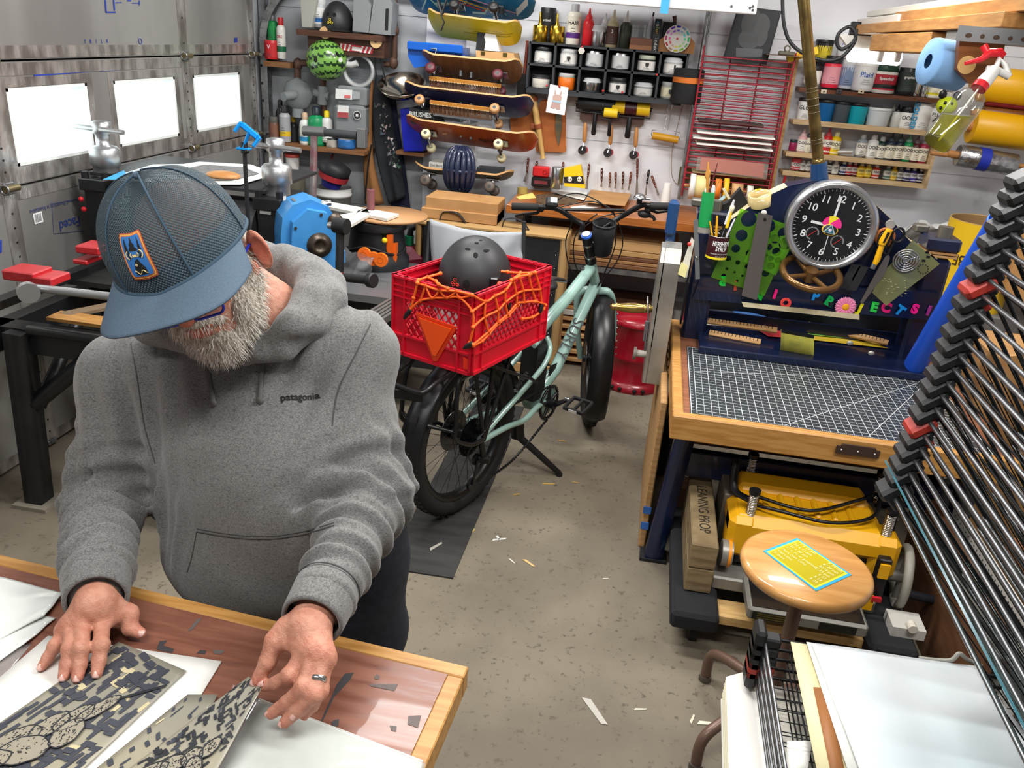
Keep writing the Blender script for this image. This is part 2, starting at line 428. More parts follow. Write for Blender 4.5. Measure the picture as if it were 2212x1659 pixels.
ySt=P(398,120,X=DX).y;STI=[ySt-2.42,ySt-1.22,ySt,y1-.03]
STI[1]=P(17,415,X=DX).y
SEC=[section(k,ZS[k],ZS[k+1],'s') for k in range(4)]
def onDoor(px,py,ang=0,flip=1):
 p=P(px,py,X=DX+.0022);M=frame(p,(0,1*flip,0),(0,0,1*flip));return M
m=MB()
def dq(pts,mt):m.poly([P(x,y,X=DX+.002) for x,y in pts],mt)
dq([(72,159),(211,149),(210,154),(74,165.5)],bluei);dq([(216,153),(336,144),(336,146),(216,155)],bluei)
dq([(263,328),(283,325),(283,327),(263,331)],bluei);
for q in ([(226,0),(229,0),(231,26),(228,27)],[(228,25),(250,25),(250,28),(229,28)],[(244,0),(247,0),(249,23),(246,23)],[(250,5),(263,4.6),(263,6.5),(250,7)],[(275,0),(283,0),(283,3),(275,3)],[(285,6),(300,6),(300,7.5),(285,7.5)],[(300,1),(302,1),(302,12),(300,12)],[(506,82),(513,81),(513,91),(506,92)]):dq(q,bluei)
m.ring(P(303,89,X=DX+.002),(1,0,0),.012,.0016,bluei,16,4)
for i in range(5):text('TRILK'[i],.022,bluei,onDoor(184+i*12,90-i*.3),SEC[3])
m.build('printing',SEC[3]);
text('Faced',.058,C('33407a'),onDoor(151,482,flip=-1),SEC[1],bold=.0006);text('Thermal Sheathing is Insulation',.024,C('50577a'),onDoor(120,443,flip=-1),SEC[1])
m=MB();
for a,b in (((112,440),(116,505)),((116,505),(180,498)),((112,440),(180,428))):m.tube([P(*a,X=DX+.0015),P(*b,X=DX+.0015)],.0016,C('4a4f68'),5)
q=[P(*p,X=DX+.003) for p in ((71,462),(90,456),(94,479),(75,485))];m.poly(q,C('e8e8e8'))
for i in range(9):
 a=.12+i*.085;A=[q[0].lerp(q[1],a),q[0].lerp(q[1],a+.03+.02*(i%2)),q[3].lerp(q[2],a+.03+.02*(i%2)),q[3].lerp(q[2],a)];c=sum(A,V((0,0,0)))/4
 m.poly([c+(p-c)*.75+V((.001,0,0)) for p in A],C('222222'))
m.poly([P(*p,X=DX+.003) for p in ((0,520),(4,518),(4,545),(0,547))],bluei);m.poly([P(*p,X=DX+.003) for p in ((4,686),(19,680),(19,694),(5,699))],bluei)
m.build('printing',SEC[1])
for i,(a,b) in enumerate(holes):
 if i==0:continue
 w=thing('window_%d'%i,'window in the garage door','window',(DX-.03,(a+b)/2,zb));del w['category'];w['kind']='structure'
 m=MB();d=.075
 for y in (a+.006,b-.006):m.box((DX-d/2+.001,y,(zb+zt)/2),(d,.012,zt-zb),whitepl)
 for z in (zb+.006,zt-.006):m.box((DX-d/2+.001,(a+b)/2,z),(d,b-a,.012),whitepl)
 m.build('window_frame',w)
 g=MB();g.box((DX-d+.01,(a+b)/2,(zb+zt)/2),(.004,b-a,zt-zb),glass('window glass','f8fcfb',.1,.0));g.build('pane',w)
m=MB();m.box((DX-.06,(y1+WY+.05)/2,ZC/2),(.1,WY+.05-y1,ZC),grey_wall);m.box((DX-.06,(y0-1.9)/2,ZC/2),(.1,1.0,ZC),grey_wall);struct(m,'wall_left')
tr=thing('door_track','curved steel roller track at the far end of the garage door','door track',(DX+.05,y1+.06,0))
m=MB();yt=y1+.055
pts=[V((DX+.05,yt,z)) for z in np.linspace(.05,1.62,12)]+[V((DX+.05+.36*(1-_c(a)),yt,1.62+.36*_s(a))) for a in np.linspace(.1,_pi/2,12)]+[V((DX+.41+i*.3,yt,1.98)) for i in range(1,5)]
for off in (-.022,.022):
 for a,b in zip(pts,pts[1:]):m.slab([a+V((0,off,0)),b+V((0,off,0)),b+V((0,off+.004,0)),a+V((0,off+.004,0))],.0015,steel)
for a,b in zip(pts,pts[1:]):
 t=(b-a).normalized();nn=t.cross(V((0,1,0))).normalized()*.025
 m.slab([a+V((0,-.024,0))+nn,b+V((0,-.024,0))+nn,b+V((0,.028,0))+nn,a+V((0,.028,0))+nn],.002,steel)
 for o in (-.024,.024):m.slab([a+V((0,o,0))+nn,b+V((0,o,0))+nn,b+V((0,o,0))-nn*.6,a+V((0,o,0))-nn*.6],.002,steel)
m.build('track_rail',tr)
m=MB()
for i in range(14):m.cyl((DX+.03,yt-.027,.2+i*.1),(DX+.034,yt-.0285,.2+i*.1),.008,C('17181a'),n=8)
m.box((DX+.02,yt+.06,1.0),(.04,.06,1.9),steel);m.build('jamb_angle',tr)
for z in (zs[0],zs[1],zs[2]):
 r=MB();r.cyl((DX+.045,yt-.06,z),(DX+.045,yt+.02,z),.011,steel,n=10);r.cyl((DX+.045,yt-.012,z),(DX+.045,yt+.012,z),.024,C('b9b4a6',.5),n=14);r.build('track_roller',tr)
cb=MB();cb.tube([P(571,100,Y=y1+.2),P(588,400,Y=y1+.2)],.0045,C('dfe0e0',.4),6);cb.build('lift_cable',tr)
def lamp(n,loc,sx,sy,e,rot=(0,0,0),col=(1,.985,.96)):
 l=bpy.data.lights.new(n,'AREA');l.shape='RECTANGLE';l.size=sx;l.size_y=sy;l.energy=e;l.color=col
 o=bpy.data.objects.new(n,l);COL.objects.link(o);o.location=loc;o.rotation_euler=rot
lamp('ceiling_tube_lamp',(-.75,2.35,ZC-.03),1.3,.22,46)
lamp('ceiling_tube_lamp',(.95,3.3,ZC-.03),1.3,.22,44)
lamp('ceiling_tube_lamp',(-1.0,4.0,ZC-.03),1.3,.22,30)
lamp('ceiling_tube_lamp',(.9,1.25,ZC-.03),1.3,.22,40)
lamp('ceiling_tube_lamp',(-.7,.2,ZC-.03),1.3,.22,26)
w=bpy.data.worlds.new('world');sc.world=w;w.use_nodes=True;w.node_tree.nodes['Background'].inputs[0].default_value=(.97,.99,1,1);w.node_tree.nodes['Background'].inputs[1].default_value=2.9
sc.view_settings.view_transform='Standard';sc.view_settings.look='None';sc.view_settings.gamma=1;sc.view_settings.use_curve_mapping=False;sc.view_settings.exposure=.2
cy=sc.cycles;cy.max_bounces=8;cy.diffuse_bounces=4;cy.transparent_max_bounces=16;cy.glossy_bounces=4;cy.sample_clamp_indirect=4;cy.use_denoising=True;cy.caustics_reflective=False;cy.caustics_refractive=False
# the near worktable
ZT=.92
wood_red=mat('mahogany plywood','75493a',.36,col2='875846',scale=9,stretch=(1,9,9),detail=6,bump=.1,coat=.1,col3='634034',s3=3.5,lo3=.55,hi3=.8,rvar=.12)
oak=mat('yellow edge wood','b98a4c',.45,col2='a37338',scale=9,stretch=(1,10,10),detail=5,bump=.1)
ex=V((-.9973,.0730,0));ey=V((-.0730,-.9973,0))
tb=P(1012,1440,Z=ZT)                      # far right corner of the top
T0=thing('worktable','brown plywood worktable with yellow wood edging in the foreground','table',(tb.x-.6,tb.y-.35,0))
def TB(a,b,z=ZT):return V((tb.x,tb.y,0))+ex*a+ey*b+V((0,0,z))
m=MB();L,Wd=1.5,.75
MT=frame(TB(L,0,0),-ex,-ey)
m.box((L/2,-Wd/2,ZT-.012),(L-.05,Wd-.05,.024),wood_red,M=MT);m.build('tabletop',T0)
m=MB();
for c,d in (((L/2,-.0125,ZT-.02),(L,.025,.042)),((L/2,-Wd+.0125,ZT-.02),(L,.025,.042)),((.0125,-Wd/2,ZT-.02),(.025,Wd-.051,.0415)),((L-.0125,-Wd/2,ZT-.02),(.025,Wd-.051,.0415))):m.box(c,d,oak,M=MT,bev=.002)
m.build('edging',T0)
m=MB();
for c,d in (((L/2,-.06,ZT-.09),(L-.1,.02,.09)),((L/2,-Wd+.06,ZT-.09),(L-.1,.02,.09)),((.06,-Wd/2,ZT-.09),(.02,Wd-.12,.09)),((L-.06,-Wd/2,ZT-.09),(.02,Wd-.12,.09))):m.box(c,d,wood_red,M=MT)
m.build('apron',T0)
for a in (.08,L-.08):
 for b in (.08,Wd-.08):l=MB();l.box((a,-b,(ZT-.045)/2),(.06,.06,ZT-.045),wood_red,M=MT,bev=.004);l.build('leg',T0)
m=MB();ink=C('3d3a3c',.6);ink2=C('5f5552',.6)
def scuff(pts,mt):m=MB();m.poly([P(x,y,Z=ZT+.0006) for x,y in pts],mt);m.build('ink_stain',T0)
scuff([(745,1455),(764,1453),(757,1468),(722,1505),(695,1562),(692,1560),(728,1478)],ink)
scuff([(345,1385),(362,1383),(352,1394),(376,1402),(372,1410),(350,1406),(338,1402)],ink);scuff([(432,1404),(446,1405),(443,1413),(425,1411)],ink);scuff([(460,1404),(486,1405),(478,1413),(462,1412)],ink2)
scuff([(720,1556),(733,1553),(731,1568),(719,1570),(716,1561)],ink);scuff([(808,1462),(815,1456),(821,1462),(818,1467),(810,1468)],ink2);scuff([(860,1478),(852,1492),(800,1482),(798,1478)],ink2)
scuff([(425,1337),(436,1336),(416,1360),(405,1364)],ink2);scuff([(882,1546),(910,1545),(903,1572),(880,1564)],ink2);scuff([(842,1567),(857,1568),(856,1580),(845,1578)],ink2)
# the printmaker
A=lambda v:np.array(v)
HD=1.24;Hc=P(377,507,D=HD)
tt=-ray(385,525).normalized();uu=(-DOWN-tt*(-DOWN).dot(tt)).normalized();rr=uu.cross(tt)
vec=lambda a,b,c:rr*a+uu*b+tt*c
Fh=vec(-.27,-.50,.82).normalized();Sh=vec(.86,.34,.38);Sh=(Sh-Fh*Sh.dot(Fh)).normalized();Uh=Fh.cross(Sh)
RH=A([Sh,Fh,Uh]).T
HB=Hc+Sh*.012-Uh*.012
def hl(s,f,u):return HB+Sh*s+Fh*f+Uh*u
def hel(c,r,k=.02,tilt=None):return el(hl(*c),RH if tilt is None else RH@tilt,r,k)
def hrc(a,b,r1,r2,k=.012):return rc(hl(*a),hl(*b),r1,r2,k)
SL=P(768,765,Y=1.25);SR=P(262,812,Y=1.22);NB=P(575,700,D=1.40)
EL_=P(808,1070,Y=1.14);ER=P(222,1075,Y=1.13)
WR=P(207,1302,Z=ZT+.066);WL=P(668,1352,Z=ZT+.115)
print('arms',(SL-EL_).length,(EL_-WL).length,(SR-ER).length,(ER-WR).length,'sh',(SL-SR).length,SL,SR,EL_,ER,WL,WR,NB,Hc)
HIP=V((-.585,1.17,.95));CH_=(SL+SR)/2+V((0,-.0,-.12))
per=thing('person','bearded person in a grey hoodie and mesh cap bent over the worktable','person',(HIP.x,HIP.y,0))
R_=lambda x,y,z:P(x,y,Z=ZT+z)
rh=dict(index=[R_(222,1338,.046),R_(218,1393,.040),R_(214,1428,.024),R_(209,1455,.014)],middle=[R_(179,1341,.049),R_(175,1399,.042),R_(172,1436,.024),R_(167,1464,.014)],
 ring=[R_(154,1351,.044),R_(151,1402,.038),R_(144,1436,.023),R_(137,1462,.013)],pinky=[R_(140,1362,.036),R_(120,1395,.030),R_(104,1420,.018),R_(91,1439,.011)])
rthumb=[R_(236,1312,.052),R_(279,1325,.038),R_(281,1356,.022),R_(303,1367,.016)]
L_=lambda x,y,z:P(x,y,Z=ZT+z)
lh=dict(index=[L_(662,1400,.105),L_(627,1458,.082),L_(600,1474,.064),L_(574,1482,.050)],middle=[L_(680,1404,.107),L_(656,1484,.080),L_(620,1518,.055),L_(587,1541,.036)],
 ring=[L_(697,1414,.102),L_(680,1500,.074),L_(645,1533,.050),L_(615,1561,.032)],pinky=[L_(704,1424,.094),L_(694,1492,.070),L_(676,1523,.050),L_(657,1546,.036)])
lthumb=[L_(622,1362,.106),L_(594,1385,.098),L_(578,1430,.076),L_(555,1471,.054)]
RAD=dict(index=(.0115,.0105,.0095,.0078),middle=(.0118,.0106,.0096,.008),ring=(.0112,.01,.0092,.0076),pinky=(.010,.0088,.008,.0066))
body=[hel((0,-.012,-.012),(.074,.094,.098)),hel((0,.035,-.075),(.060,.062,.075),.03),hel((0,.052,-.128),(.042,.045,.032),.03),
 hel((0,.088,-.018),(.05,.014,.012),.015),hrc((0,.092,-.03),(0,.120,-.068),.008,.0125,.012),hrc((.014,.104,-.07),(.014,.106,-.072),.0085,.0085,.008),hrc((-.014,.104,-.07),(-.014,.106,-.072),.0085,.0085,.008),
 hel((.036,.072,-.058),(.022,.02,.018),.02),hel((-.036,.072,-.058),(.022,.02,.018),.02),hel((0,.0985,-.098),(.024,.009,.0055),.006),hel((0,.0975,-.108),(.021,.010,.006),.006),
 hel((.031,.084,-.036),(.014,.010,.010),.008),hel((-.031,.084,-.036),(.014,.010,.010),.008)]
for sg in (1,-1):
 tl=A(MRo(sg*-.95,3,'Z')@MRo(-.2,3,'X'))
 body+= [hel((sg*.094,-.012,-.052),(.0085,.024,.036),.006,tl),hel((sg*.079,.004,-.072),(.008,.011,.014),.006)]
body+= [rc(hl(0,-.035,-.075),NB,.054,.060,.03),rc(NB,CH_+V((0,.03,.02)),.06,.09,.06),rc(CH_,HIP,.10,.10,.05),rc(SL,SR,.05,.05,.05)]
for S_,E_,W_ in ((SL,EL_,WL),(SR,ER,WR)):body+= [rc(S_,E_,.048,.040,.02),rc(E_,W_,.042,.029,.02)]
def hand(fs,th,W_,k=.010):
 o=[]
 for n,p in fs.items():
  r=RAD[n];o.append(rc(W_.lerp(p[0],.18),p[0],.0175,r[0]*1.12,.016))
  for i in range(3):o.append(rc(p[i],p[i+1],r[i],r[i+1],.0035 if i==0 else .004))
  o.append(rc(p[1],p[1],r[1]*1.07,r[1]*1.07,.006));o.append(rc(p[0],p[0],r[0]*1.2,r[0]*1.2,.008))
 o+= [rc(W_,th[0],.021,.018,.015),rc(th[0],th[1],.0165,.0128,.012),rc(th[1],th[2],.0125,.0118,.004),rc(th[2],th[3],.0115,.0085,.004),rc(th[1],fs['index'][0],.008,.009,.014)]
 return o
HR=hand(rh,rthumb,WR);HL=hand(lh,lthumb,WL);body+=HR+HL
body+= [hel((sg*.100,.000,-.050),(.0075,.014,.025),-.005,A(MRo(sg*-.95,3,'Z'))) for sg in (1,-1)]
def skin_disp(p):
 return .00035*np.sin(p[:,0]*420+2*np.sin(p[:,1]*260))*np.sin(p[:,1]*380+p[:,2]*300)
pos,fc=sdf_mesh(body,.0023,skin_disp,.001)
tint=np.ones((len(pos),3))
def blush(c,r,col):
 w=np.exp(-((pos-A(c))**2).sum(1)/(r*r))[:,None];tint[:]=tint*(1-w)+tint*A(col)*w
for H_ in (rh,lh):
 for n,p in H_.items():
  blush(p[0],.013,(1.02,.78,.74));blush(p[1],.009,(.97,.84,.8));blush(p[3],.011,(1,.82,.82))
for t_ in (rthumb,lthumb):blush(t_[2],.01,(.97,.85,.8));blush(t_[3],.013,(1,.8,.8));blush(t_[1],.012,(1.02,.84,.8))
blush(hl(0,.122,-.07),.022,(1.05,.72,.68));blush(hl(.04,.09,-.06),.025,(1.05,.82,.78));blush(hl(.095,-.005,-.05),.03,(1.12,.66,.6));blush(hl(0,.105,-.1),.012,(.95,.6,.58));blush(hl(.015,.104,-.1),.014,(.95,.6,.58));blush(hl(-.015,.104,-.1),.014,(.95,.6,.58))
skin=mat('skin','c8917a',.48,col2='bb806a',scale=70,bump=.5,bscale=420,attr='tint',spec=.4)
skin.node_tree.nodes['Principled BSDF'].inputs['Subsurface Weight'].default_value=.12;skin.node_tree.nodes['Principled BSDF'].inputs['Subsurface Radius'].default_value=(.012,.005,.003)
bo=np_obj('body',pos,fc,[skin],per,tint)
nailm=mat('fingernail','dfb3a8',.3,coat=.3);
def bvh(pos,fc):
 from mathutils.bvhtree import BVHTree
 return BVHTree.FromPolygons([V(p) for p in pos],[list(map(int,f)) for f in fc])
bt=bvh(pos,fc)
for H_,t_ in ((rh,rthumb),(lh,lthumb)):
 for n,p in list(H_.items())+[('thumb',t_)]:
  d=(p[3]-p[2]).normalized();up=(V((0,0,1)) if H_ is rh else V((-.1,-.35,.9)))
  if n=='thumb':up=V((-.2,-.55,.85)) if H_ is rh else V((-.55,-.45,.6))
  up=(up-d*up.dot(d)).normalized();w=.0062 if n=='thumb' else .0052
  c=p[3]+d*.001;h=bt.ray_cast(c+up*.03,-up)[0] or c+up*.008
  m=MB();M=frame(h-up*.0012,d,z=up);m.grid(lambda a,b:((a-.5)*.0125,(b-.5)*2*w*(1-.25*(2*a-1)**4),.0016-.0042*((b-.5)*2)**2-.0012*(a*2-1)**2),8,8,nailm,thick=.0006,M=M);m.build('fingernail',bo)
p=lh['ring'];c=p[0].lerp(p[1],.62);m=MB();m.cyl(c-(p[1]-p[0]).normalized()*.0035,c+(p[1]-p[0]).normalized()*.0035,.0122,mat('ring silver','c7c7c4',.2,1),n=24,bev=.001);m.build('finger_ring',per,label='silver finger ring')
heather=mat('heather grey fleece','5f5f5e',.95,col2='7c7c7a',scale=420,stretch=(1,1,2.2),lo=.4,hi=.6,bump=.4,bscale=700,col3='525251',s3=160,lo3=.5,hi3=.75,sheen=.25)
dark=mat('heather seam','4c4c4b',.95)
cuR=(ER-WR).normalized();cuL=(EL_-WL).normalized()
cR0=WR+cuR*.008;cL0=WL+cuL*.012
hood=[rc(SL+V((-.02,0,-.005)),EL_,.074,.062,.02),rc(EL_,cL0+cuL*.05,.061,.047,.02),rc(SR+V((.02,0,-.005)),ER,.076,.064,.02),rc(ER,cR0+cuR*.04,.061,.048,.02),
 rc(cL0+cuL*.05,cL0+cuL*.07,.0405,.0425,.008),rc(cR0+cuR*.05,cR0+cuR*.07,.0415,.0435,.008)]
ax=A(MRo(-.06,3,'Y'))
hood+= [el(CH_+V((.0,.02,-.02)),ax,(.205,.120,.20),.05),el(CH_.lerp(HIP,.5)+V((.015,0,0)),ax,(.20,.125,.24),.06),el(HIP+V((.035,-.005,.07)),ax,(.195,.135,.20),.05),el(HIP+V((-.025,-.005,-.06)),ax,(.178,.135,.13),.04),
 rc(SL,SR,.072,.072,.04),rc((SL+SR)/2+V((0,.03,.02)),NB+V((0,.03,-.02)),.10,.075,.05)]
def seg(p,a,b):
 a=A(a);b=A(b);d=b-a;L=np.linalg.norm(d);d/=L;r=p-a;t=r@d/L;q=r-np.outer(r@d,d);return t,q,np.linalg.norm(q,axis=1)
def fold(p):
 o=np.zeros(len(p))
 for a,b,n,t0,t1,am,ph in ((ER,WR,6.5,-.35,.86,.0085,0.3),(EL_,WL,6.0,-.30,.86,.0085,1.4),(SR,ER,3.0,.35,1.1,.006,.9),(SL,EL_,3.2,.45,1.1,.006,2.2)):
  t,q,r=seg(p,a,b);w=np.clip((t-t0)/.2,0,1)*np.clip((t1-t)/.12,0,1)*np.exp(-np.maximum(r-.09,0)*40)
  ang=q@A((60,25,10));x=2*np.pi*n*t+ph+.9*np.sin(ang*.35+ph)+.7*np.sin(p[:,2]*21+p[:,0]*17)
  s=np.sin(x);o+=am*w*(np.sign(s)*np.abs(s)**.8*.6+.5*np.sin(1.7*x+ang*.5+1))
 x=p[:,0];z=p[:,2];ww=np.exp(-((x-SR.x-.07)/.10)**2)*np.clip((z-.98)/.12,0,1)
 o+= .0055*ww*np.sin((x+.22*(z-1.2))*115)
 ww=np.exp(-((x-SL.x+.02)/.07)**2)*np.clip((z-.98)/.1,0,1);o+=.0045*ww*np.sin((x-.3*(z-1.2))*105+1)
 o+= .0016*np.sin(x*37+3*np.sin(z*14))*np.sin(z*25+p[:,1]*20)
 return o
opn=[]
hp,hf=sdf_mesh(hood+opn,.0042,fold,.02)
hz=hp[:,2]
ho=np_obj('hoodie',hp,hf,[heather],per);ho['label']='heather grey hooded sweatshirt'
hb=bvh(hp,hf)
def onh(x,y,out=.0012):
 d=ray(x,y).normalized();h=hb.ray_cast(CAM+d*.3,d);
 return (h[0]+h[1]*out,h[1]) if h[0] else (P(x,y,D=1.25),-d)
def seam(pts,r=.0013,name='seam',mt=None,n=6,out=.0002,flat=None):
 m=MB();m.tube([onh(x,y,out)[0] for x,y in pts],r,mt or dark,n,flat=flat);return m.build(name,ho)
def interp(pts,k=6):return [(p.x,p.y) for p in spline([(x,y,0) for x,y in pts],k)]
seam(interp([(800,700),(770,760),(735,830),(722,880),(718,920)]),.0012)
seam(interp([(283,740),(298,830),(312,920),(335,1000)]),.0012)
seam(interp([(425,1148),(500,1160),(570,1164),(650,1155),(722,1135)]),.0012);seam(interp([(425,1142),(500,1154),(570,1158),(650,1149),(722,1129)]),.0008)
seam(interp([(425,1148),(415,1200),(405,1235)]),.001)
for c0,u_,r in ((cR0,cuR,.0450),(cL0,cuL,.0440)):
 m=MB();
 M=zto(c0,u_);pr=[(r-.0065,.004),(r-.0055,-.003),(r-.001,-.004),(r+.0005,.002),(r+.002,.03),(r+.0035,.058),(r+.0005,.066)]
 m.lathe(pr,heather,48,M,cap=False);m.lathe([(r-.0075,.05),(r-.0065,.004)],dark,48,M,cap=False);m.build('cuff',ho);m=MB()
 for o in (.0585,.064):m.ring(c0+u_*o,u_,r+.003,.0011,dark,40,5)
 m.build('cuff_seam',ho)
cord=mat('grey drawstring','5d5c59',.9,bump=.4,scale=500)
for pts in ([(447,778),(452,810),(458,840),(464,872)],[(578,718),(572,760),(566,810),(562,868)]):
 q=interp(pts,6);m=MB();m.tube([onh(x,y,.003)[0] for x,y in q],.0042,cord,8,flat=.55);e=onh(*q[-1],.004)[0];m.ell(e,(.006,.004,.0065),cord);m.build('drawstring',ho)
c,nn=onh(648,858,.0016);a_=onh(612,861,.0016)[0];b_=onh(686,856,.0016)[0]
lg=text('patagonia',.0165,mat('black print','141414',.8),frame(c,b_-a_,z=nn),ho,sx=.98,bold=.0004,ex=0)
for v in lg.data.vertices:
 w=v.co+rootloc(ho);h=hb.ray_cast(w+nn*.03,-nn);
 if h[0]:v.co=h[0]+h[1]*.0012-rootloc(ho)
def D_(x,y,d):return P(x,y,D=d)
hk=[(512,757,1.315,.015),(578,742,1.315,.017),(635,697,1.305,.021),(668,645,1.36,.024),(668,600,1.42,.028),(625,572,1.48,.032),(550,566,1.52,.036)]
ho2=[(535,772,1.315,.014),(612,752,1.315,.017),(678,704,1.335,.021),(716,652,1.39,.025),(708,612,1.45,.027),(645,592,1.52,.04)]
hs=[]
for ch in (hk,ho2):
 for a,b in zip(ch,ch[1:]):hs.append(rc(D_(*a[:3]),D_(*b[:3]),a[3],b[3],.014))
hs+= [rc(D_(700,655,1.42),D_(650,645,1.48),.03,.045,.03),rc(D_(560,600,1.5),D_(660,620,1.5),.05,.05,.03),rc(D_(505,752,1.315),D_(430,750,1.32),.015,.017,.015),rc(D_(430,750,1.32),D_(330,700,1.36),.02,.03,.015),rc(D_(330,700,1.36),D_(420,600,1.48),.03,.04,.02),rc(D_(420,600,1.48),D_(540,572,1.5),.04,.042,.02)]
hs.append(rc(hl(0,-.035,-.06),NB+V((0,-.01,.0)),.064,.068,-.012))
def hfold(p):return .0022*np.sin((p[:,0]*.7-p[:,1]*.4+p[:,2]*.9)*120+2*np.sin(p[:,0]*30))
gp,gf=sdf_mesh(hs,.004,hfold,.01);np_obj('hood',gp,gf,[heather],ho)
pants=mat('dark navy trousers','15171f',.9,col2='1d1f28',scale=60,bump=.4)
ps=[]
for s in (-1,1):
 h=HIP+V((.04+s*.09,.03,-.0));k=V((h.x+s*.01,h.y+.02,.5));f=V((h.x+s*.02,h.y+.06,.08));ps+= [rc(h,k,.105,.075,.03),rc(k,f,.075,.062,.02)]
ps+= [el(HIP+V((.045,.03,.0)),np.eye(3),(.185,.125,.12),.03)]
ps.append(rc(HIP+V((.15,.03,.02)),HIP+V((.165,.04,-.25)),.085,.075,.03))
pp_,pf_=sdf_mesh(ps,.007,lambda p:.004*np.sin(p[:,2]*40+3*np.sin(p[:,0]*25)),.01);np_obj('trousers',pp_,pf_,[pants],per)
for s in (-1,1):
 f=HIP+V((.04+s*.11,.07,0));m=MB();m.lathe([(.052,0),(.056,.012),(.05,.05),(.044,.085)],C('2c2b2a',.7),20,MTr((f.x,f.y-.06,0.001)),sy=2.1);m.build('shoe',per)
def net(name,c1):
 m=bpy.data.materials.new(name);m.use_nodes=True;nt=m.node_tree;N=nt.nodes;Lk=nt.links;b=N['Principled BSDF'];b.inputs['Base Color'].default_value=lin(c1);b.inputs['Roughness'].default_value=.75
 a=N.new('ShaderNodeAttribute');a.attribute_name='weave';s=N.new('ShaderNodeSeparateXYZ');Lk.new(a.outputs['Vector'],s.inputs[0])
 def mt(op,x,y=None,v=None):
  n=N.new('ShaderNodeMath');n.operation=op;Lk.new(x,n.inputs[0])
  if y is not None:Lk.new(y,n.inputs[1])
  if v is not None:n.inputs[1].default_value=v
  return n.outputs[0]
 sx=mt('SINE',mt('MULTIPLY',s.outputs[0],v=1.));sy=mt('SINE',mt('MULTIPLY',s.outputs[1],v=1.))
 pr=mt('MULTIPLY',sx,sy);hol=mt('GREATER_THAN',pr,v=.30)
 t=N.new('ShaderNodeBsdfTransparent');x=N.new('ShaderNodeMixShader');Lk.new(mt('MULTIPLY',hol,v=.8),x.inputs[0]);Lk.new(b.outputs[0],x.inputs[1]);Lk.new(t.outputs[0],x.inputs[2]);Lk.new(x.outputs[0],N['Material Output'].inputs[0])
 bp=N.new('ShaderNodeBump');bp.inputs['Distance'].default_value=.001;Lk.new(pr,bp.inputs['Height']);Lk.new(bp.outputs[0],b.inputs['Normal'])
 return m
netm=net('blue grey cap mesh','43565f');capc=mat('cap twill','4a5c6a',.85,col2='53667a',scale=600,bump=.3);sm_=mat('cap seam','33495a',.85)
def crown(a,e,o=0):
 """a azimuth (0 = front), e elevation 0..1 from rim to button"""
 ca,sa=_c(a),_s(a);t=e*_pi/2
 rf=(.122 if ca>0 else .108);z0=-.030+.012*abs(sa)-.004*(1-ca)
 st=max(0,_c(t))**.82;up=_s(t)**.95
 fr=max(0,ca)**2
 r=1+.045*fr*_s(2*t)+.012*_c(6*a)*_s(2*t)
 return Hc+Sh*((.103*r+o)*sa*st)+Fh*((rf*r+o)*ca*st)+Uh*(z0+(.128+o)*up)
cap=thing_cap=MB();NU,NV=96,36
cap.grid(lambda u,v:crown(2*_pi*u,v),NU,NV,netm)
co_=cap.build('cap_crown',per,label='blue grey mesh cap crown')
wv=[(2*_pi*(i/NU)*.11*2*_pi/.0052*1.0,(j/NV)*.19*2*_pi/.0052,0) for j in range(NV+1) for i in range(NU+1)]
at_=co_.data.attributes.new('weave','FLOAT_VECTOR','POINT');at_.data.foreach_set('vector',np.array(wv,np.float32).ravel())
m=MB()
for k in range(6):
 a=_pi/6+k*_pi/3;m.tube([crown(a,e,.0008) for e in np.linspace(0,.98,18)],.0024,sm_,6,flat=.5)
m.tube([crown(2*_pi*i/60,.0,.0008) for i in range(60)],.0035,sm_,6,closed=True);m.build('cap_seam',co_)
m=MB();m.grid(lambda u,v:crown(2*_pi*u,v*.16,-.0035),60,3,capc);m.build('sweatband',co_)
m=MB();m.ell(crown(0,1,.002),(.0105,.0105,.006),capc,M=None);m.build('cap_button',co_)
def brim(u,v):
 a=(u-.5)*2*1.45;sa,ca=_s(a),_c(a)
 r0=(.1025*sa,.121*ca);s1=.118*math.copysign(abs(sa)**.72,sa);f1=.188*abs(ca)**.5
 s=r0[0]+(s1-r0[0])*v;f=r0[1]+(f1-r0[1])*v
 z=-.028+.010*abs(sa)-.020*v-1.3*s*s*v
 return Hc+Sh*s+Fh*f+Uh*z
m=MB();m.grid(brim,48,14,capc,thick=-.0032);m.build('cap_brim',per,label='blue grey fabric cap brim')
def onc(x,y,out=0):
 """point of the crown front at patch coords (m)"""
 a=x*.80/.118;e=.30+y*.76/.17
 return crown(a,e,.002+out)
pth=MB()
def plate(poly,mt,out,k=1):pth.poly([onc(x-.004,y,out) for x,y in poly],mt)
def dense(poly,n=6):
 o=[]
 for i in range(len(poly)):
  a,b=poly[i],poly[(i+1)%len(poly)]
  for j in range(n):o.append((a[0]+(b[0]-a[0])*j/n,a[1]+(b[1]-a[1])*j/n))
 return o
def rr_grid(w,h,mt,out):pth.grid(lambda u,v:onc((u-.5)*w*(1-.10*max(0,abs(2*v-1)-.85)/.15)-.004,(v-.5)*h,out),10,14,mt)
rr_grid(.056,.078,C('b4532f',.7),0);rr_grid(.0515,.0735,C('d9a04e',.7),.0006);rr_grid(.047,.069,C('c96a3c',.7),.0011);rr_grid(.044,.066,C('2f6fb4',.7),.0016)
bk=C('15161a',.8);cr=C('d8c48a',.7)
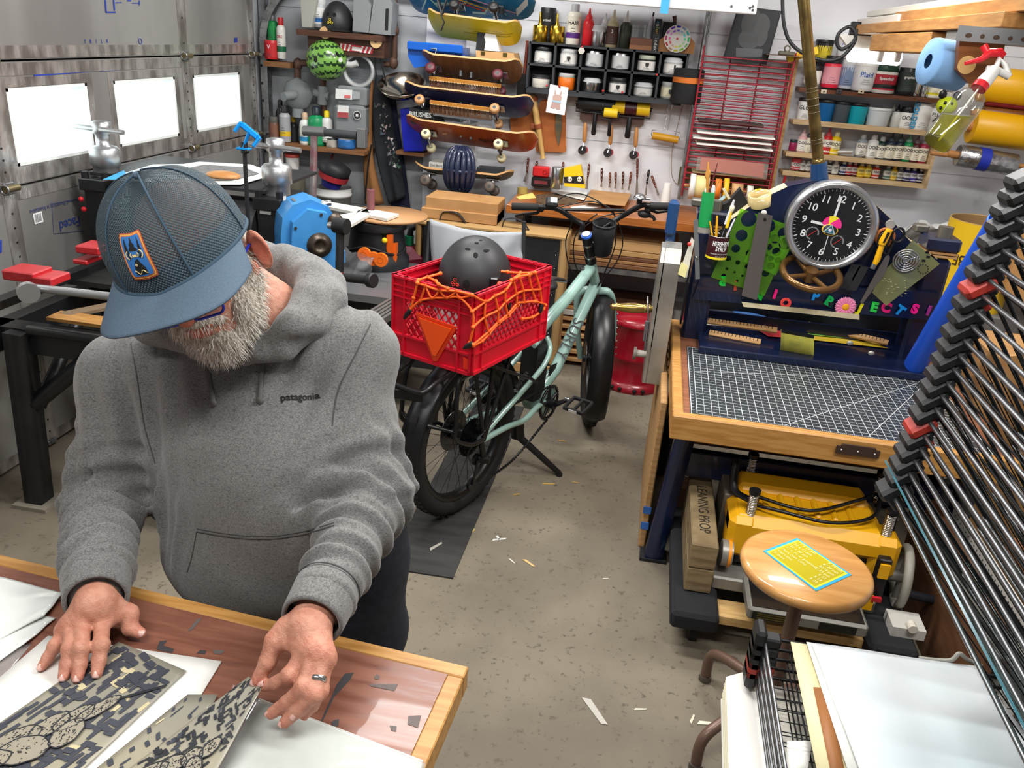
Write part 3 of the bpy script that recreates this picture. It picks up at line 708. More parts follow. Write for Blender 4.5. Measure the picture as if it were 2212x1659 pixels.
for poly in ([(-.018,.008),(-.010,.008),(-.013,.028),(-.015,.028)],[(-.008,.012),(.008,.012),(.004,.017),(.006,.018),(.002,.024),(.001,.031),(-.001,.031),(-.002,.024),(-.006,.018),(-.004,.017)],[(.011,.008),(.019,.008),(.017,.013),(.018,.014),(.0165,.019),(.0175,.020),(.0155,.03),(.0135,.02),(.0145,.019),(.012,.014),(.013,.013)],[(-.008,.009),(.009,.009),(.009,.012),(-.008,.012)],[(-.012,-.03),(.012,-.03),(.011,-.02),(.006,-.011),(.003,-.004),(-.003,-.006),(-.008,-.013),(-.011,-.022)]):plate(dense(poly,3),bk,.0022)
for r in (.0075,.0115,.0155):
 for s in (0,_pi):pth.tube([onc(-.004+r*_c(s+q)*1.15,.002+r*_s(s+q)*.62,.0024) for q in np.linspace(-.75,.75,8)],.0009,bk if r==.0115 else cr,5)
plate(dense([(-.004,-.001),(.004,-.001),(.005,.003),(-.005,.003)],2),cr,.0024);pth.tube([onc(-.008+.0018*_c(q),-.014+.0018*_s(q),.0026) for q in np.linspace(0,6.3,10)],.0006,cr,5)
pth.tube([onc(-.004+x,-.026+.003*_s(x*420),.0027) for x in np.linspace(-.012,.012,18)],.0007,cr,5)
pth.build('cap_patch',co_,label='blue and orange embroidered patch')
gb=C('1f2ea8',.25);m=MB()
for s in (.034,-.034):
 q=[hl(s+x,.116-.10*abs(s+x)**1.0+.004,-.058+y) for x,y in rrect(.052,.034,.012,5)];m.tube(q,.0021,gb,8,closed=True)
m.tube([hl(.009,.124,-.052),hl(0,.127,-.049),hl(-.009,.124,-.052)],.0018,gb,6);go=m.build('glasses',per,label='blue framed reading glasses')
for s in (1,-1):
 m=MB();m.tube([hl(s*.060,.114,-.050),hl(s*.069,.108,-.047)],.0032,gb,8);m.tube([hl(s*.069,.108,-.047),hl(s*.082,.055,-.040)],.0016,mat('temple metal','b8b8bd',.25,1),6);m.tube([hl(s*.082,.055,-.040),hl(s*.088,.004,-.034),hl(s*.083,-.02,-.042)],.0024,gb,7);m.build('temple_arm',go)
 m=MB();m.poly([hl(s*.034+x,.116-.10*abs(s*.034+x)+.0045,-.058+y) for x,y in rrect(.050,.032,.012,5)],glass('lens glass','eef2ff',.03,.06));m.build('lens',go)
bd=[hel((0,.060,-.145),(.045,.042,.040),.02),hel((.050,.030,-.110),(.022,.045,.050),.02),hel((-.050,.030,-.110),(.022,.045,.050),.02),hel((.073,.002,-.075),(.010,.018,.040),.015),hel((-.073,.002,-.075),(.010,.018,.040),.015),hrc((0,.103,-.087),(.030,.088,-.100),.008,.008,.008),hrc((0,.103,-.087),(-.030,.088,-.100),.008,.008,.008),hel((0,.085,-.132),(.034,.020,.022),.012)]
hairm=mat('grey white beard hair','c9c0b2',.75,col2='8e8577',scale=260,stretch=(1,1,.4),lo=.42,hi=.62);hair2=mat('beard strand light','e9e4da',.6);hair3=mat('beard strand grey','a59c8e',.65)
bp_,bf_=sdf_mesh(bd+[hel((0,.112,-.103),(.020,.016,.006),-.004)],.003,lambda p:.0012*np.sin(p[:,0]*900)*np.sin(p[:,1]*800)*np.sin(p[:,2]*700),.004)
be=np_obj('beard',bp_,bf_,[hairm],per);be['label']='short grey white beard'
nv=bp_.shape[0];m=MB();rs=random.Random(3)
nrm=np.zeros_like(bp_);e1=bp_[bf_[:,1]]-bp_[bf_[:,0]];e2=bp_[bf_[:,2]]-bp_[bf_[:,0]];fn=np.cross(e1,e2)
for k in range(4):np.add.at(nrm,bf_[:,k],fn)
nrm/= np.linalg.norm(nrm,axis=1)[:,None]+1e-9
dn=A(-Uh*.75+Fh*.2)
for i in rng.choice(nv,6500):
 p=bp_[i];n_=nrm[i];d=n_*.75+dn*.8+rng.normal(0,.28,3);d/=np.linalg.norm(d);Ls=rs.uniform(.008,.019)
 w=np.cross(d,n_+rng.normal(0,.3,3));w=w/(np.linalg.norm(w)+1e-9)*.00042
 q=p+d*Ls*.55;e=p+(d*.8+dn*.35)*Ls;m.add([p-w-d*.002,p+w-d*.002,q+w*.8,q-w*.8,e],[(0,1,2,3),(3,2,4)],hair2 if rs.random()<.62 else hair3)
m.build('beard_strands',be,kind='stuff')
m=MB()
for i in range(900):
 s=1 if rs.random()<.75 else -1;f=rs.uniform(-.085,.02);u=rs.uniform(-.055,-.02);
 p=A(hl(s*.0745*math.sqrt(max(.05,1-(f/.1)**2))*1.03,f,u));d=A(Sh*s*.3-Uh*.9-Fh*.3)+rng.normal(0,.2,3);d/=np.linalg.norm(d);w=A(Fh)*.0004;L2=rs.uniform(.008,.016)
 m.add([p-w,p+w,p+d*L2],[(0,1,2)],hair3 if rs.random()<.6 else hair2)
m.build('hair',per,kind='stuff',label='short grey hair below the cap')
# cargo bicycle
c0=V((-.62,2.709,0));bb=V((.40,.9165,0)).normalized();bn=V((bb.y,-bb.x,0))
def PB(x,y,o=0):
 d=ray(x,y);return CAM+d*((c0+bn*o-CAM).dot(bn)/d.dot(bn))
def BK(a,z,o=0):return c0+bb*a+bn*o+V((0,0,z))
mint=mat('sage green enamel','8fb0a6',.22,coat=.6);blk=mat('black alloy','121214',.35);rub=mat('black rubber','191919',.75,bump=.2,scale=120);sil=mat('bright steel','c4c6c8',.2,1);plast=mat('black plastic','1a1b1d',.5)
bike=thing('cargo_bicycle','sage green electric cargo bicycle with black racks parked in the garage','bicycle',BK(.6,0))
def T(pts,r,m,name=None,par=None,n=10,**k):
 q=MB();q.tube(pts,r,m,n,**k)
 return q.build(name,par or bike) if name else q
fr=MB()
hT=PB(1277,566);hB=PB(1287,622)
fr.cyl(hT,hB,.024,mint);BBc=BK(.655,.30)
fr.tube(spline([hT-V((0,0,.03)),PB(1228,640),PB(1178,697),PB(1164,722),BK(.640,.58)],5),[.027]*18+[.024]*3,mint,12)
fr.tube([hB+V((0,0,.03)),PB(1240,712),PB(1198,800),BBc+bb*.02+V((0,0,.04))],.027,mint,12)
fr.tube([PB(1168,716),BK(.655,.36)],.019,mint,10)
drop=BK(.10,.335)
for s in (1,-1):
 o=.068*s
 fr.tube(spline([BK(.655,.60,.018*s),BK(.640,.555,.05*s),BK(.56,.50,.066*s),BK(.40,.44,.07*s),BK(.24,.385,.072*s),drop+bn*.075*s],5),.0115,mint,10)
 fr.tube(spline([BBc+bn*.045*s,BK(.55,.315,.062*s),BK(.44,.295,.07*s),BK(.30,.315,.072*s),drop+bn*.075*s-V((0,0,.01))],5),.0125,mint,10)
fr.tube([BK(.66,.60,0),BK(.56,.60,.03),BK(.52,.60,.04)],.010,mint,8)
fr.ell(BBc,(.05,.05,.06),mint);fr.lathe([(.062,-.05),(.066,-.045),(.066,.045),(.062,.05)],mint,24,zto(BBc+bb*.015,bn));fo=fr.build('frame',bike)
dt=(hB-BBc).normalized()
def ftext(s,p,d,sz,side):
 up=side;text(s,sz,blk,frame(p,d,z=up),fo)
sd=(CAM-PB(1240,712)).normalized();td=(hB-PB(1198,800)).normalized()
nv_=(sd-td*sd.dot(td)).normalized();ftext('SURLY',PB(1228,735)+nv_*.0275,-td,.075,nv_)
text('BIG EASY',.022,blk,frame(PB(1128,822,.07)+nv_*.0118,(PB(1110,850,.07)-PB(1150,790,.07))*-1,z=nv_),fo)
q=MB();q.poly([PB(*p)+nv_*.0282 for p in ((1186,794),(1202,787),(1196,812),(1187,818),(1182,812))],blk);q.build('head_badge',fo)
q=MB();q.ring(PB(1256,585)+nv_*.028,nv_,.008,.003,blk,16,6);q.build('frame_logo',fo)
q=MB();M=frame(BK(.60,.45),bb,z=bn);q.prism([(-.05,-.12),(.04,-.12),(.05,.10),(.0,.17),(-.045,.13)],.08,plast,M,z0=-.04);q.build('battery',bike)
def wheel(name,c,h,nn,R=.30):
 m=MB();m.ring(c,nn,R,.036,rub,56,12)
 for k in range(60):
  a=2*_pi*k/60;e=h*_c(a)+V((0,0,1))*_s(a);t=-h*_s(a)+V((0,0,1))*_c(a)
  for s in (-1,1):m.box((0,0,0),(.012,.018,.006),rub,M=frame(c+e*(R+.0335)+nn*s*.014,t,z=e))
 w=m.build(name,bike)
 m=MB();m.lathe([(R-.052,-.012),(R-.03,-.024),(R-.022,-.02),(R-.036,0),(R-.022,.02),(R-.03,.024),(R-.052,.012),(R-.052,-.012)],blk,48,zto(c,nn),cap=False);m.build('rim',w)
 m=MB();m.cyl(c-nn*.06,c+nn*.06,.018,blk,n=16);m.cyl(c-nn*.035,c-nn*.028,.035,blk,n=20);m.cyl(c+nn*.03,c+nn*.036,.035,blk,n=20);m.cyl(c-nn*.05,c-nn*.047,.085,mat('brake disc','6d6f72',.3,1),n=28);m.build('hub',w)
 m=MB()
 for k in range(32):
  a=2*_pi*k/32;s=1 if k%2 else -1;e=h*_c(a)+V((0,0,1))*_s(a);a2=a+(.95 if (k//2)%2 else -.95);f=h*_c(a2)+V((0,0,1))*_s(a2)
  m.tube([c+e*(R-.045),c+f*.032+nn*s*.032],.0011,blk,5)
 m.build('spokes',w)
 return w
up=V((0,0,1));rw=wheel('rear_wheel',drop,bb,bn)
def fender(c,h,nn,a0,a1,name,R=.357,wd=.05):
 m=MB()
 def f(u,v):
  a=math.radians(a0+(a1-a0)*u);w=(v-.5)*2;r=R-.020*w*w;return c+(h*_c(a)+up*_s(a))*r+nn*w*wd
 m.grid(f,40,10,blk,thick=.0025)
 o=m.build(name,bike);return o
fe=fender(drop,bb,bn,14,192,'rear_fender')
q=MB();
for a in (150,172,186):
 q=MB();a=math.radians(a);e=bb*_c(a)+up*_s(a);q.box((0,0,0),(.035,.03,.006),blk,M=frame(drop+e*.357,bn,z=e),bev=.002);q.build('fender_clip',fe)
q=MB()
for k,r in enumerate((.078,.07,.062,.055,.048,.041,.035,.03)):
 z=.036+k*.0042;q.cyl(drop+bn*z,drop+bn*(z+.0022),r,mat('black steel sprocket','1d1d1f',.28,.7),n=40)
 for t in range(int(r*300)):
  a=2*_pi*t/int(r*300);e=bb*_c(a)+up*_s(a);q.box((0,0,0),(.004,.005,.002),blk,M=frame(drop+bn*(z+.001)+e*(r+.001),e,z=bn))
q.build('cassette',rw)
cr=MB();cc=BBc+bn*.062;cr.ring(cc,bn,.072,.006,blk,40,6);
for t in range(36):a=2*_pi*t/36;e=bb*_c(a)+up*_s(a);cr.box((0,0,0),(.007,.006,.003),blk,M=frame(cc+e*.08,e,z=bn))
for t in range(5):a=2*_pi*t/5+.4;e=bb*_c(a)+up*_s(a);cr.tube([cc,cc+e*.07],.007,blk,6)
cr.cyl(cc-bn*.02,cc+bn*.03,.022,blk);cr.build('chainring',bike)
q=MB()
def link(pts,r):
 pts=spline(pts,10)
 L=sum((a-b).length for a,b in zip(pts,pts[1:]));
 q.tube(pts,.0042,blk,6)
 for a,b in zip(pts,pts[1:]):
  k=max(1,int((b-a).length/.0127))
  for j in range(k):q.box((0,0,0),(.008,.0085,.009),mat('chain steel','3b3b3d',.35,.8),M=frame(a.lerp(b,(j+.5)/k),b-a,z=bn))
dj=drop+bn*.065+V((0,0,-.09))+bb*.005;dj2=drop+bn*.065-bb*.02+V((0,0,-.19))
link([cc+up*.082,cc.lerp(drop+bn*.055,.5)+up*.075,drop+bn*.055+up*.06],1)
link([cc-up*.082,cc.lerp(dj2,.5)-up*.10,dj2-up*.018],1)
q.build('chain',bike)
q=MB();q.cyl(dj-bn*.006,dj+bn*.006,.024,blk);q.cyl(dj2-bn*.006,dj2+bn*.006,.026,blk);q.tube([dj+bn*.008,dj2+bn*.008],.012,blk,6,flat=.5);q.tube([drop+bn*.085,dj+bn*.02+bb*.02],.013,blk,8);q.box(dj+bn*.022+bb*.02,(.05,.03,.03),blk,bev=.006);q.tube(spline([drop+bn*.085-bb*.05-up*.07,drop+bn*.1-bb*.10+up*.0,drop+bn*.09+bb*.07+up*.06],6),.003,blk,5);q.build('derailleur',bike)
pe=PB(1226,864,.10);pd=PB(1249,876,.19);q=MB();q.tube([cc+bn*.03,pe],[.017,.012],blk,8,flat=.6);q.cyl(pe-bn*.01,pe+bn*.012,.013,sil);q.build('crank_arm',bike)
oc=cc-bn*.15;q=MB();q.tube([oc,oc-(pe-cc)*.95-bn*.05],[.017,.012],blk,8);q.build('crank_arm',bike)
def pedal(p):
 q=MB();M=frame(p,bn,z=(up*.95-bb*.2));
 for y in (-.045,.045):q.box((0,y,0),(.10,.012,.018),plast,M=M,bev=.003)
 for x in (-.046,0,.046):q.box((x,0,0),(.012,.09,.016),plast,M=M,bev=.003)
 q.box((0,-.052,0),(.04,.002,.012),C('d9d9d4',.3),M=M);q.build('pedal',bike)
pedal(pd);pedal(oc-(pe-cc)*.95-bn*.12)
kf=P(1208,1022,Z=.012);q=MB();q.tube([BK(.50,.24,.0),BK(.50,.17,.01)],.03,blk,10);q.tube([BK(.505,.17,.015),kf],[.017,.013],blk,10);q.cyl(kf,kf-V((0,0,.012)),.015,rub);q.build('kickstand',bike)
aF=BK(1.19,.335);th_=math.radians(8.5);hF=V((-_s(th_),_c(th_),0));nF=V((hF.y,-hF.x,0))
fw=wheel('front_wheel',aF,hF,nF);fender(aF,hF,nF,62,215,'front_fender',wd=.052);
q=MB();crn=hB+(hB-hT).normalized()*.02
q.cyl(hB,crn,.022,mint)
for s in (1,-1):q.tube(spline([crn+nF*.01*s,crn+nF*.055*s+V((0,0,.0)),crn+nF*.085*s-V((0,0,.05))+hF*.015,aF.lerp(crn,.45)+nF*.088*s,aF+nF*.07*s],6),[.019]*7+[.017]*6+[.015]*12,mint,10)
for i in range(7):q.ell(aF.lerp(crn,.1+.1*i)+nF*.105,.005,sil,n=8,k=6)
q.build('fork',bike)
st=hT+(hT-hB).normalized()*.14;q=MB();ax_=(hT-hB).normalized()
q.cyl(hT,hT+ax_*.035,.026,blk);q.cyl(hT+ax_*.035,hT+ax_*.042,.027,sil);q.cyl(hT+ax_*.042,hT+ax_*.10,.023,blk);q.cyl(hT+ax_*.10,hT+ax_*.11,.024,sil)
q.cyl(hT+ax_*.11,hT+ax_*.15,.023,blk);q.cyl(hT+ax_*.15,hT+ax_*.158,.024,C('2a62c8',.3));q.cyl(hT+ax_*.158,hT+ax_*.165,.019,sil);
K=hT+ax_*.135+hF*.06;q.cyl(hT+ax_*.135,K,.021,blk);q.cyl(K-nF*.035,K+nF*.035,.023,blk);q.build('stem',bike)
def PH(x,y,o=0):
 d=ray(x,y);pk=K-hF*o;return CAM+d*((pk-CAM).dot(hF)/d.dot(hF))
hbm=MB();bl=[PH(1106,446,.06),PH(1170,447,.05),PH(1206,452,.03),PH(1240,474),PH(1258,486),K-nF*.02,K+nF*.02,PH(1318,482),PH(1345,466),PH(1385,444,.03),PH(1405,444,.05),PH(1462,446,.06)]
hbm.tube(spline(bl,6),.0118,blk,10);hbm.tube([PH(1216,453,.02),PH(1350,454,.02)],.007,blk,8);hb_=hbm.build('handlebar',bike)
for a,b in (((1105,446),(1163,447)),((1404,445),(1463,446))):
 q=MB();q.cyl(PH(*a,.06),PH(*b,.052),.0165,rub,n=16,bev=.003);q.build('grip',bike)
q=MB();M=frame(PH(1192,437,.05),nF,z=up*.8-hF*.6);q.box((0,0,0),(.055,.05,.03),plast,M=M,bev=.008);q.box((.008,0,.0155),(.03,.03,.002),C('a9b4b8',.15),M=M);q.build('display',bike)
q=MB();bc=PH(1382,428,.05);q.ell(bc,(.028,.028,.02),sil,z0=-.1);q.cyl(bc-V((0,0,.025)),bc,.012,blk);q.tube([bc+nF*.02,bc+nF*.045],.006,sil,6);q.build('bell',bike)
for pts in ([(1168,450),(1160,460),(1130,462),(1112,466)],[(1400,450),(1420,458),(1440,456),(1452,454)]):
 q=MB();q.tube([PH(*p,.02) for p in pts],[.011,.008,.006,.006],blk,8);q.box(PH(*pts[0],.035),(.03,.03,.03),blk,bev=.006);q.build('brake_lever',bike)
q=MB();M=PH(1392,462,.02);q.ell(M,(.03,.02,.018),plast);q.tube([M,M+nF*.04-V((0,0,.01)),M+nF*.05-V((0,0,.025))],.008,plast,6);q.build('shifter',bike)
cab=MB()
for pts in ([(1195,440),(1225,420),(1260,420),(1300,440),(1330,470),(1345,520),(1335,560),(1310,595),(1290,620)],[(1200,450),(1250,438),(1285,436),(1320,452),(1330,480),(1326,540),(1292,618)],[(1205,455),(1235,475),(1222,520),(1228,570),(1245,600)],[(1290,462),(1255,490),(1240,520),(1240,560),(1250,590)],[(1390,455),(1340,460),(1295,470),(1262,490)]):
 cab.tube(spline([PH(x,y,-.02) for x,y in pts],6),.0028,blk,6)
cab.build('cables',bike)
q=MB();bx=PH(1306,482,.05);q.lathe([(.038,-.15),(.045,-.14),(.050,-.05),(.052,.0),(.049,.0),(.044,-.10)],mat('black pouch fabric','17181b',.9,bump=.4,scale=90),20,MTr(bx)@MRo(.25,4,'X'),cap=True);q.ring(bx,(0,-.25,1),.051,.004,plast,24,6);q.build('stem_bag',bike)
q=MB();q.tube([BK(.655,.62),BK(.62,.80)],.0155,blk,10);q.ell(BK(.60,.84),(.07,.07,.03),plast);q.tube(spline([BK(.50,.86),BK(.60,.855),BK(.70,.845),BK(.79,.82)],4),[.07,.07,.066,.06,.052,.044,.036,.03,.027,.025,.024,.023,.02][:13],mat('saddle leather','17161a',.25),12,flat=.45,up=(0,0,1));q.build('saddle',bike)
rk=MB();zr=.705;r=.0085
for s in (1,-1):rk.tube(spline([BK(.52,zr-.02,.07*s),BK(.40,zr,.085*s),BK(-.10,zr,.085*s)],4),r,blk,8)
for a in (-.1,.05,.2,.35):rk.tube([BK(a,zr,-.085),BK(a,zr,.085)],r*.8,blk,8)
loop=[BK(-.02,zr,.085),BK(-.20,zr-.03,.085),BK(-.245,zr-.05,.075),BK(-.255,zr-.055,.05),BK(-.255,zr-.055,-.05),BK(-.245,zr-.05,-.075),BK(-.20,zr-.03,-.085),BK(-.02,zr,-.085)];rk.tube(spline(loop,5),r,blk,8)
for s in (1,-1):
 for a in (.30,.16,.02):rk.tube([BK(a,zr,.085*s),drop+bn*.09*s+bb*.01],r,blk,8)
 rk.tube(spline([BK(-.05,zr,.10*s),BK(-.11,zr-.06,.115*s),BK(-.125,.50,.125*s),BK(-.12,.44,.125*s),BK(-.02,.38,.125*s),BK(.07,.36,.11*s),drop+bn*.09*s],5),r,blk,8)
 rk.tube([BK(.0,zr,.10*s),BK(.42,.50,.10*s),BK(.5,.45,.08*s)],r*.8,blk,8)
rk.tube([BK(-.122,.47,.125),BK(-.20,.50,.03),BK(-.20,.50,-.03),BK(-.122,.47,-.125)],r*.9,blk,8)
rk.box(BK(-.235,zr-.085),(.10,.03,.04),blk,bev=.004);q=PB(1032,936,.125);rk.build('rear_rack',bike)
# milk crate, net, helmet
red=mat('red crate plastic','d2132c',.38,col2='c01027',scale=6);zc=.722
N0=P(1016,811,Z=zc);e1=V((.37,.929,0)).normalized();e2=V((-e1.y,e1.x,0));CL,CW,CHt=.50,.335,.285
MC=frame(N0,e1,e2)     # x along the length, y to the far left side, z up
crate=thing('milk_crate','red plastic milk crate riding on the rear rack of the bicycle','crate',N0+e1*.25+e2*.167)
m=MB(MC);t=.012
for (a,b,w) in (((0,0),(CL,0),0),((0,CW),(CL,CW),0),((0,0),(0,CW),1),((CL,0),(CL,CW),1)):
 Lx=CL if not w else CW;tilt=.0
 base=MTr((a[0],a[1],0)) if not w else MTr((a[0],a[1],0))@MRo(_pi/2,4,'Z')
 B=lambda x0,x1,z0,z1,d=t,o=0:m.box(((x0+x1)/2,o,(z0+z1)/2),(x1-x0,d,z1-z0),red,M=base)
 B(0,Lx,0,.012,.02);B(0,Lx,.0,.075,.006);B(0,Lx,.07,.078,.018);B(0,Lx,CHt-.008,CHt,.022);B(0,Lx,CHt-.07,CHt,.006)
 for z in (CHt-.035,CHt-.055,CHt-.075):B(0,Lx,z,z+.005,.018)
 for x in (0,.05,Lx-.056,Lx-.006):B(x,x+.006,0,CHt,.02)
 B(.0,.05,.07,CHt-.07,.006);B(Lx-.05,Lx,.07,CHt-.07,.006)
 z0,z1=.075,CHt-.075;h=z1-z0;n=int((Lx-.1)/.028)
 for i in range(-4,n+1):
  for sg in (1,-1):
   x0=.05+i*.028;x1=x0+h*.75
   pa,pb=(x0,z0),(x1,z1)
   if pa[0]<.05:f=(.05-pa[0])/(pb[0]-pa[0]);pa=(.05,pa[1]+f*h)
   if pb[0]>Lx-.05:f=(Lx-.05-pa[0])/(pb[0]-pa[0]);
   if pb[0]>Lx-.05:
    if f<=0:continue
    pb=(Lx-.05,pa[1]+f*(pb[1]-pa[1]))
   if pb[0]-pa[0]<.003:continue
   if sg<0:pa,pb=(Lx-pa[0],pa[1]),(Lx-pb[0],pb[1])
   L_2=math.hypot(pb[0]-pa[0],pb[1]-pa[1]);an=math.atan2(pb[1]-pa[1],pb[0]-pa[0])
   m.box((0,0,0),(L_2,.006,.0055),red,M=base@MTr(((pa[0]+pb[0])/2,0,(pa[1]+pb[1])/2))@MRo(-an,4,'Y'))
for i in range(13):m.box((CL*(i+.5)/13,CW/2,.005),(.009,CW,.008),red)
for i in range(8):m.box((CL/2,CW*(i+.5)/8,.005),(CL,.009,.008),red)
m.build('crate_body',crate)
FL=lambda x,y,o=.012:(lambda d:CAM+d*((N0-e1*o-CAM).dot(e1)/d.dot(e1)))(ray(x,y))     # rear face plane
FR=lambda x,y,o=.014:(lambda d:CAM+d*((N0-e2*o-CAM).dot(e2)/d.dot(e2)))(ray(x,y))     # right side plane
m=MB();q=[FL(*p,.012) for p in ((897,675),(987,707),(943,781),(935,780))];m.slab(q,.005,mat('orange reflector','e03a12',.25,coat=.5));c=sum(q[:3],V((0,0,0)))/3
m.slab([c+(p-c)*.78-e1*.006 for p in q],.002,mat('orange reflector centre','f0521a',.3));m.build('triangle_reflector',crate,label='orange triangle reflector')
m=MB();q=[FL(*p,.008) for p in ((1000,772),(1014,777),(1012,799),(1001,796))];m.slab(q,.002,C('e0301c',.2));m.build('corner_reflector',crate)
for k,(x,y) in enumerate(((.2,.15),(.27,.2),(.34,.12))):
 m=MB();m.box((0,0,.05),(.08,.055,.075),C(('e9ddc0','d8d2c6','c9c6c2')[k],.7),M=MC@MTr((x-.1,y,.01))@MRo(.4*k,4,'Z'),bev=.006);solo(m,'wooden_block',('cream block low in the red crate behind the reflector','pale block in the middle of the red crate','grey block toward the right side inside the red crate')[k],'block')
m=MB();m.box((.30,.17,.115),(.32,.24,.21),mat('grey tote fabric','b5b7ba',.9,col2='8f9194',scale=9,bump=.5),M=MC,bev=.05);solo(m,'tote_bag','soft pale grey bag filling the red milk crate under the helmet','bag')
net=thing('cargo_net','orange stretch cargo net hooked over the red crate','net',N0-e1*.03)
oc_=mat('orange elastic cord','f2641d',.55,bump=.2,scale=300)
def cz(s):return [(840+x/5.028,500+y/5.028) for x,y in s]
def TOP(x,y):return P(x,y,Z=zc+CHt+.008)
Lc=[[(310,565),(400,590),(550,640),(735,650),(905,690)],[(240,840),(340,755),(470,725),(630,720),(770,720),(905,870),(915,1040),(880,1210)],[(310,565),(270,720),(240,840)],[(400,590),(340,755)],[(400,590),(470,725),(550,640)],[(550,640),(630,720),(735,650)],[(735,650),(770,720),(905,690)]]
Rc=[[(905,690),(1050,760),(1150,700),(1265,640),(1350,520)],[(1050,760),(1040,930),(1080,1090)],[(1150,700),(1185,855),(1185,985)],[(1265,640),(1265,770),(1290,900)],[(915,1230),(1080,1090),(1185,985),(1290,900),(1390,785),(1470,770),(1580,760),(1660,780)],[(920,1240),(1010,1190),(1090,1110),(1190,1000),(1300,915),(1400,800)],[(905,870),(1050,760)],[(915,1040),(1040,930),(1185,855),(1265,770),(1385,680),(1460,645),(1555,635),(1640,630)],[(1350,520),(1385,680),(1390,785)],[(1420,500),(1460,645),(1470,770)],[(1520,480),(1555,635),(1600,760)],[(1590,445),(1640,630),(1660,780)],[(1350,520),(1420,490),(1520,470),(1590,450)],[(1660,780),(1700,800),(1680,840),(1640,880),(1560,930),(1450,950)]]
Tc=[[(310,560),(320,530),(420,495),(560,455)],[(420,495),(510,540),(540,575),(640,620)],[(1200,430),(1290,440),(1430,450),(1590,445)],[(1330,530),(1430,455)]]
m=MB()
for L_,fn in ((Lc,FL),(Rc,FR),(Tc,TOP)):
 for s in L_:
  pts=[fn(*p) for p in cz(s)]
  m.tube(spline(pts,5),.0042,oc_,7)
  for p in pts:m.ell(p,.0075,oc_,n=8,k=6)
m.build('net_cords',net)
for a,b,fn in (((235,850),(165,945),FL),((905,1215),(810,1270),FL),((1660,790),(1640,890),FR)):
 pa,pb=(fn(*p,.018) for p in cz([a,b]));q=MB();q.tube([pa,pa.lerp(pb,.6),pb],[.008,.009,.004],plast,8);q.build('net_hook',net,label='black plastic hook')
def helmet(name,label,c,r,mt,rot,holes=(),extra=None,group=None,up_=1):
 """half-shell helmet: c bottom centre, r radii, rot turns it about the vertical / tilts it"""
 o=thing(name,label,'helmet',c,group);M=MTr(c)@rot
 m=MB();pr=[]
 for i in range(15):
  a=-.28+(_pi/2+.28)*i/14;pr.append((_c(a)*(1 if a>0 else 1-.10*(a/.28)**2),_s(a)))
 pr[-1]=(1e-4,1)
 m.lathe(pr,mt,36,M@Matrix.Diagonal((r[0],r[1],r[2],1))@MTr((0,0,.27)),cap=False);
 m.lathe([(.93,-.0),(.86,.5),(.5,.95),(1e-4,1.1)],C('191919',.9),24,M@Matrix.Diagonal((r[0],r[1],r[2],1)),cap=False);m.build('shell',o)
 for az,elv,a,b in holes:
  h=MB()
  d=V((_c(elv)*_s(az),-_c(elv)*_c(az),_s(elv)));p=V((d.x*r[0],d.y*r[1],d.z*r[2]+.27*r[2]));nn=V((d.x/r[0],d.y/r[1],d.z/r[2])).normalized()
  h.lathe([(a,-.004),(a*1.06,.0009),(a*.92,.0012),(1e-4,.0012)],C('050506',.9),18,M@frame(p,V((0,0,1)).cross(nn) if abs(nn.z)<.99 else (1,0,0),z=nn),sy=b/a);h.build('vent',o)
 return o,M
matte=mat('matte black shell','252628',.48,bump=.05,scale=200)
hc=P(1024,622,D=3.0);
HR_=(.132,.148,.152);HOL=[(-.18,.16,.0115,.013),(.18,.12,.0115,.013),(.38,.80,.008,.010),(.0,.95,.010,.005),(.85,.92,.012,.006),(.4,1.18,.007,.004),(1.9,.4,.01,.01),(.8,1.3,.006,.003)]
hm,MH=helmet('skate_helmet','matte black skate helmet sitting on top of the red milk crate',hc,HR_,matte,MRo(-.15,4,'Z'),HOL)
lg_=MB();redo=C('e0442c',.5)
def onhel(x,y,c,r,MHx,out=.001):
 d=MHx.inverted().to_3x3()@ray(x,y);o=MHx.inverted()@CAM;cc_=V((0,0,.27*r[2]));D=V((d.x/r[0],d.y/r[1],d.z/r[2]));O=V(((o.x)/r[0],(o.y)/r[1],(o.z-cc_.z)/r[2]))
 A_=D.dot(D);B_=2*O.dot(D);C_=O.dot(O)-(1+out*8)**2;dis=B_*B_-4*A_*C_
 t=(-B_-math.sqrt(max(0,dis)))/(2*A_);return CAM+ray(x,y)*t
for cx,cy_,rr_ in ((983,604,3.4),(983,610,2.8),(979,615,2.6),(987,615,2.6),(977,611,2.2),(989,616,2.4)):
 lg_.tube([onhel(cx+rr_*_c(a),cy_+rr_*_s(a)*1.1,hc,HR_,MH) for a in np.linspace(0,6.2,9)],.0009,redo,5,closed=True)
lg_.build('helmet_logo',hm,label='small red outline logo')
q=MB();p=onhel(1068,612,hc,HR_,MH,.003);q.box(p,(.03,.03,.045),blk,bev=.004);q.box(p+V((.02,-.01,-.005)),(.018,.02,.03),redo,bev=.003);q.tube([p+V((.03,-.01,.0)),p+V((.055,-.02,.0)),p+V((.062,-.03,-.03)),p+V((.06,-.035,-.08)),p+V((.058,-.035,-.10))],.0085,blk,8);q.build('helmet_light',hm,label='black and red clip light')
m=MB();q=[P(978,1251,Z=.0),P(848,1231,Z=.0)];d=(P(1122,905,Z=0)-P(978,1251,Z=0)).normalized()
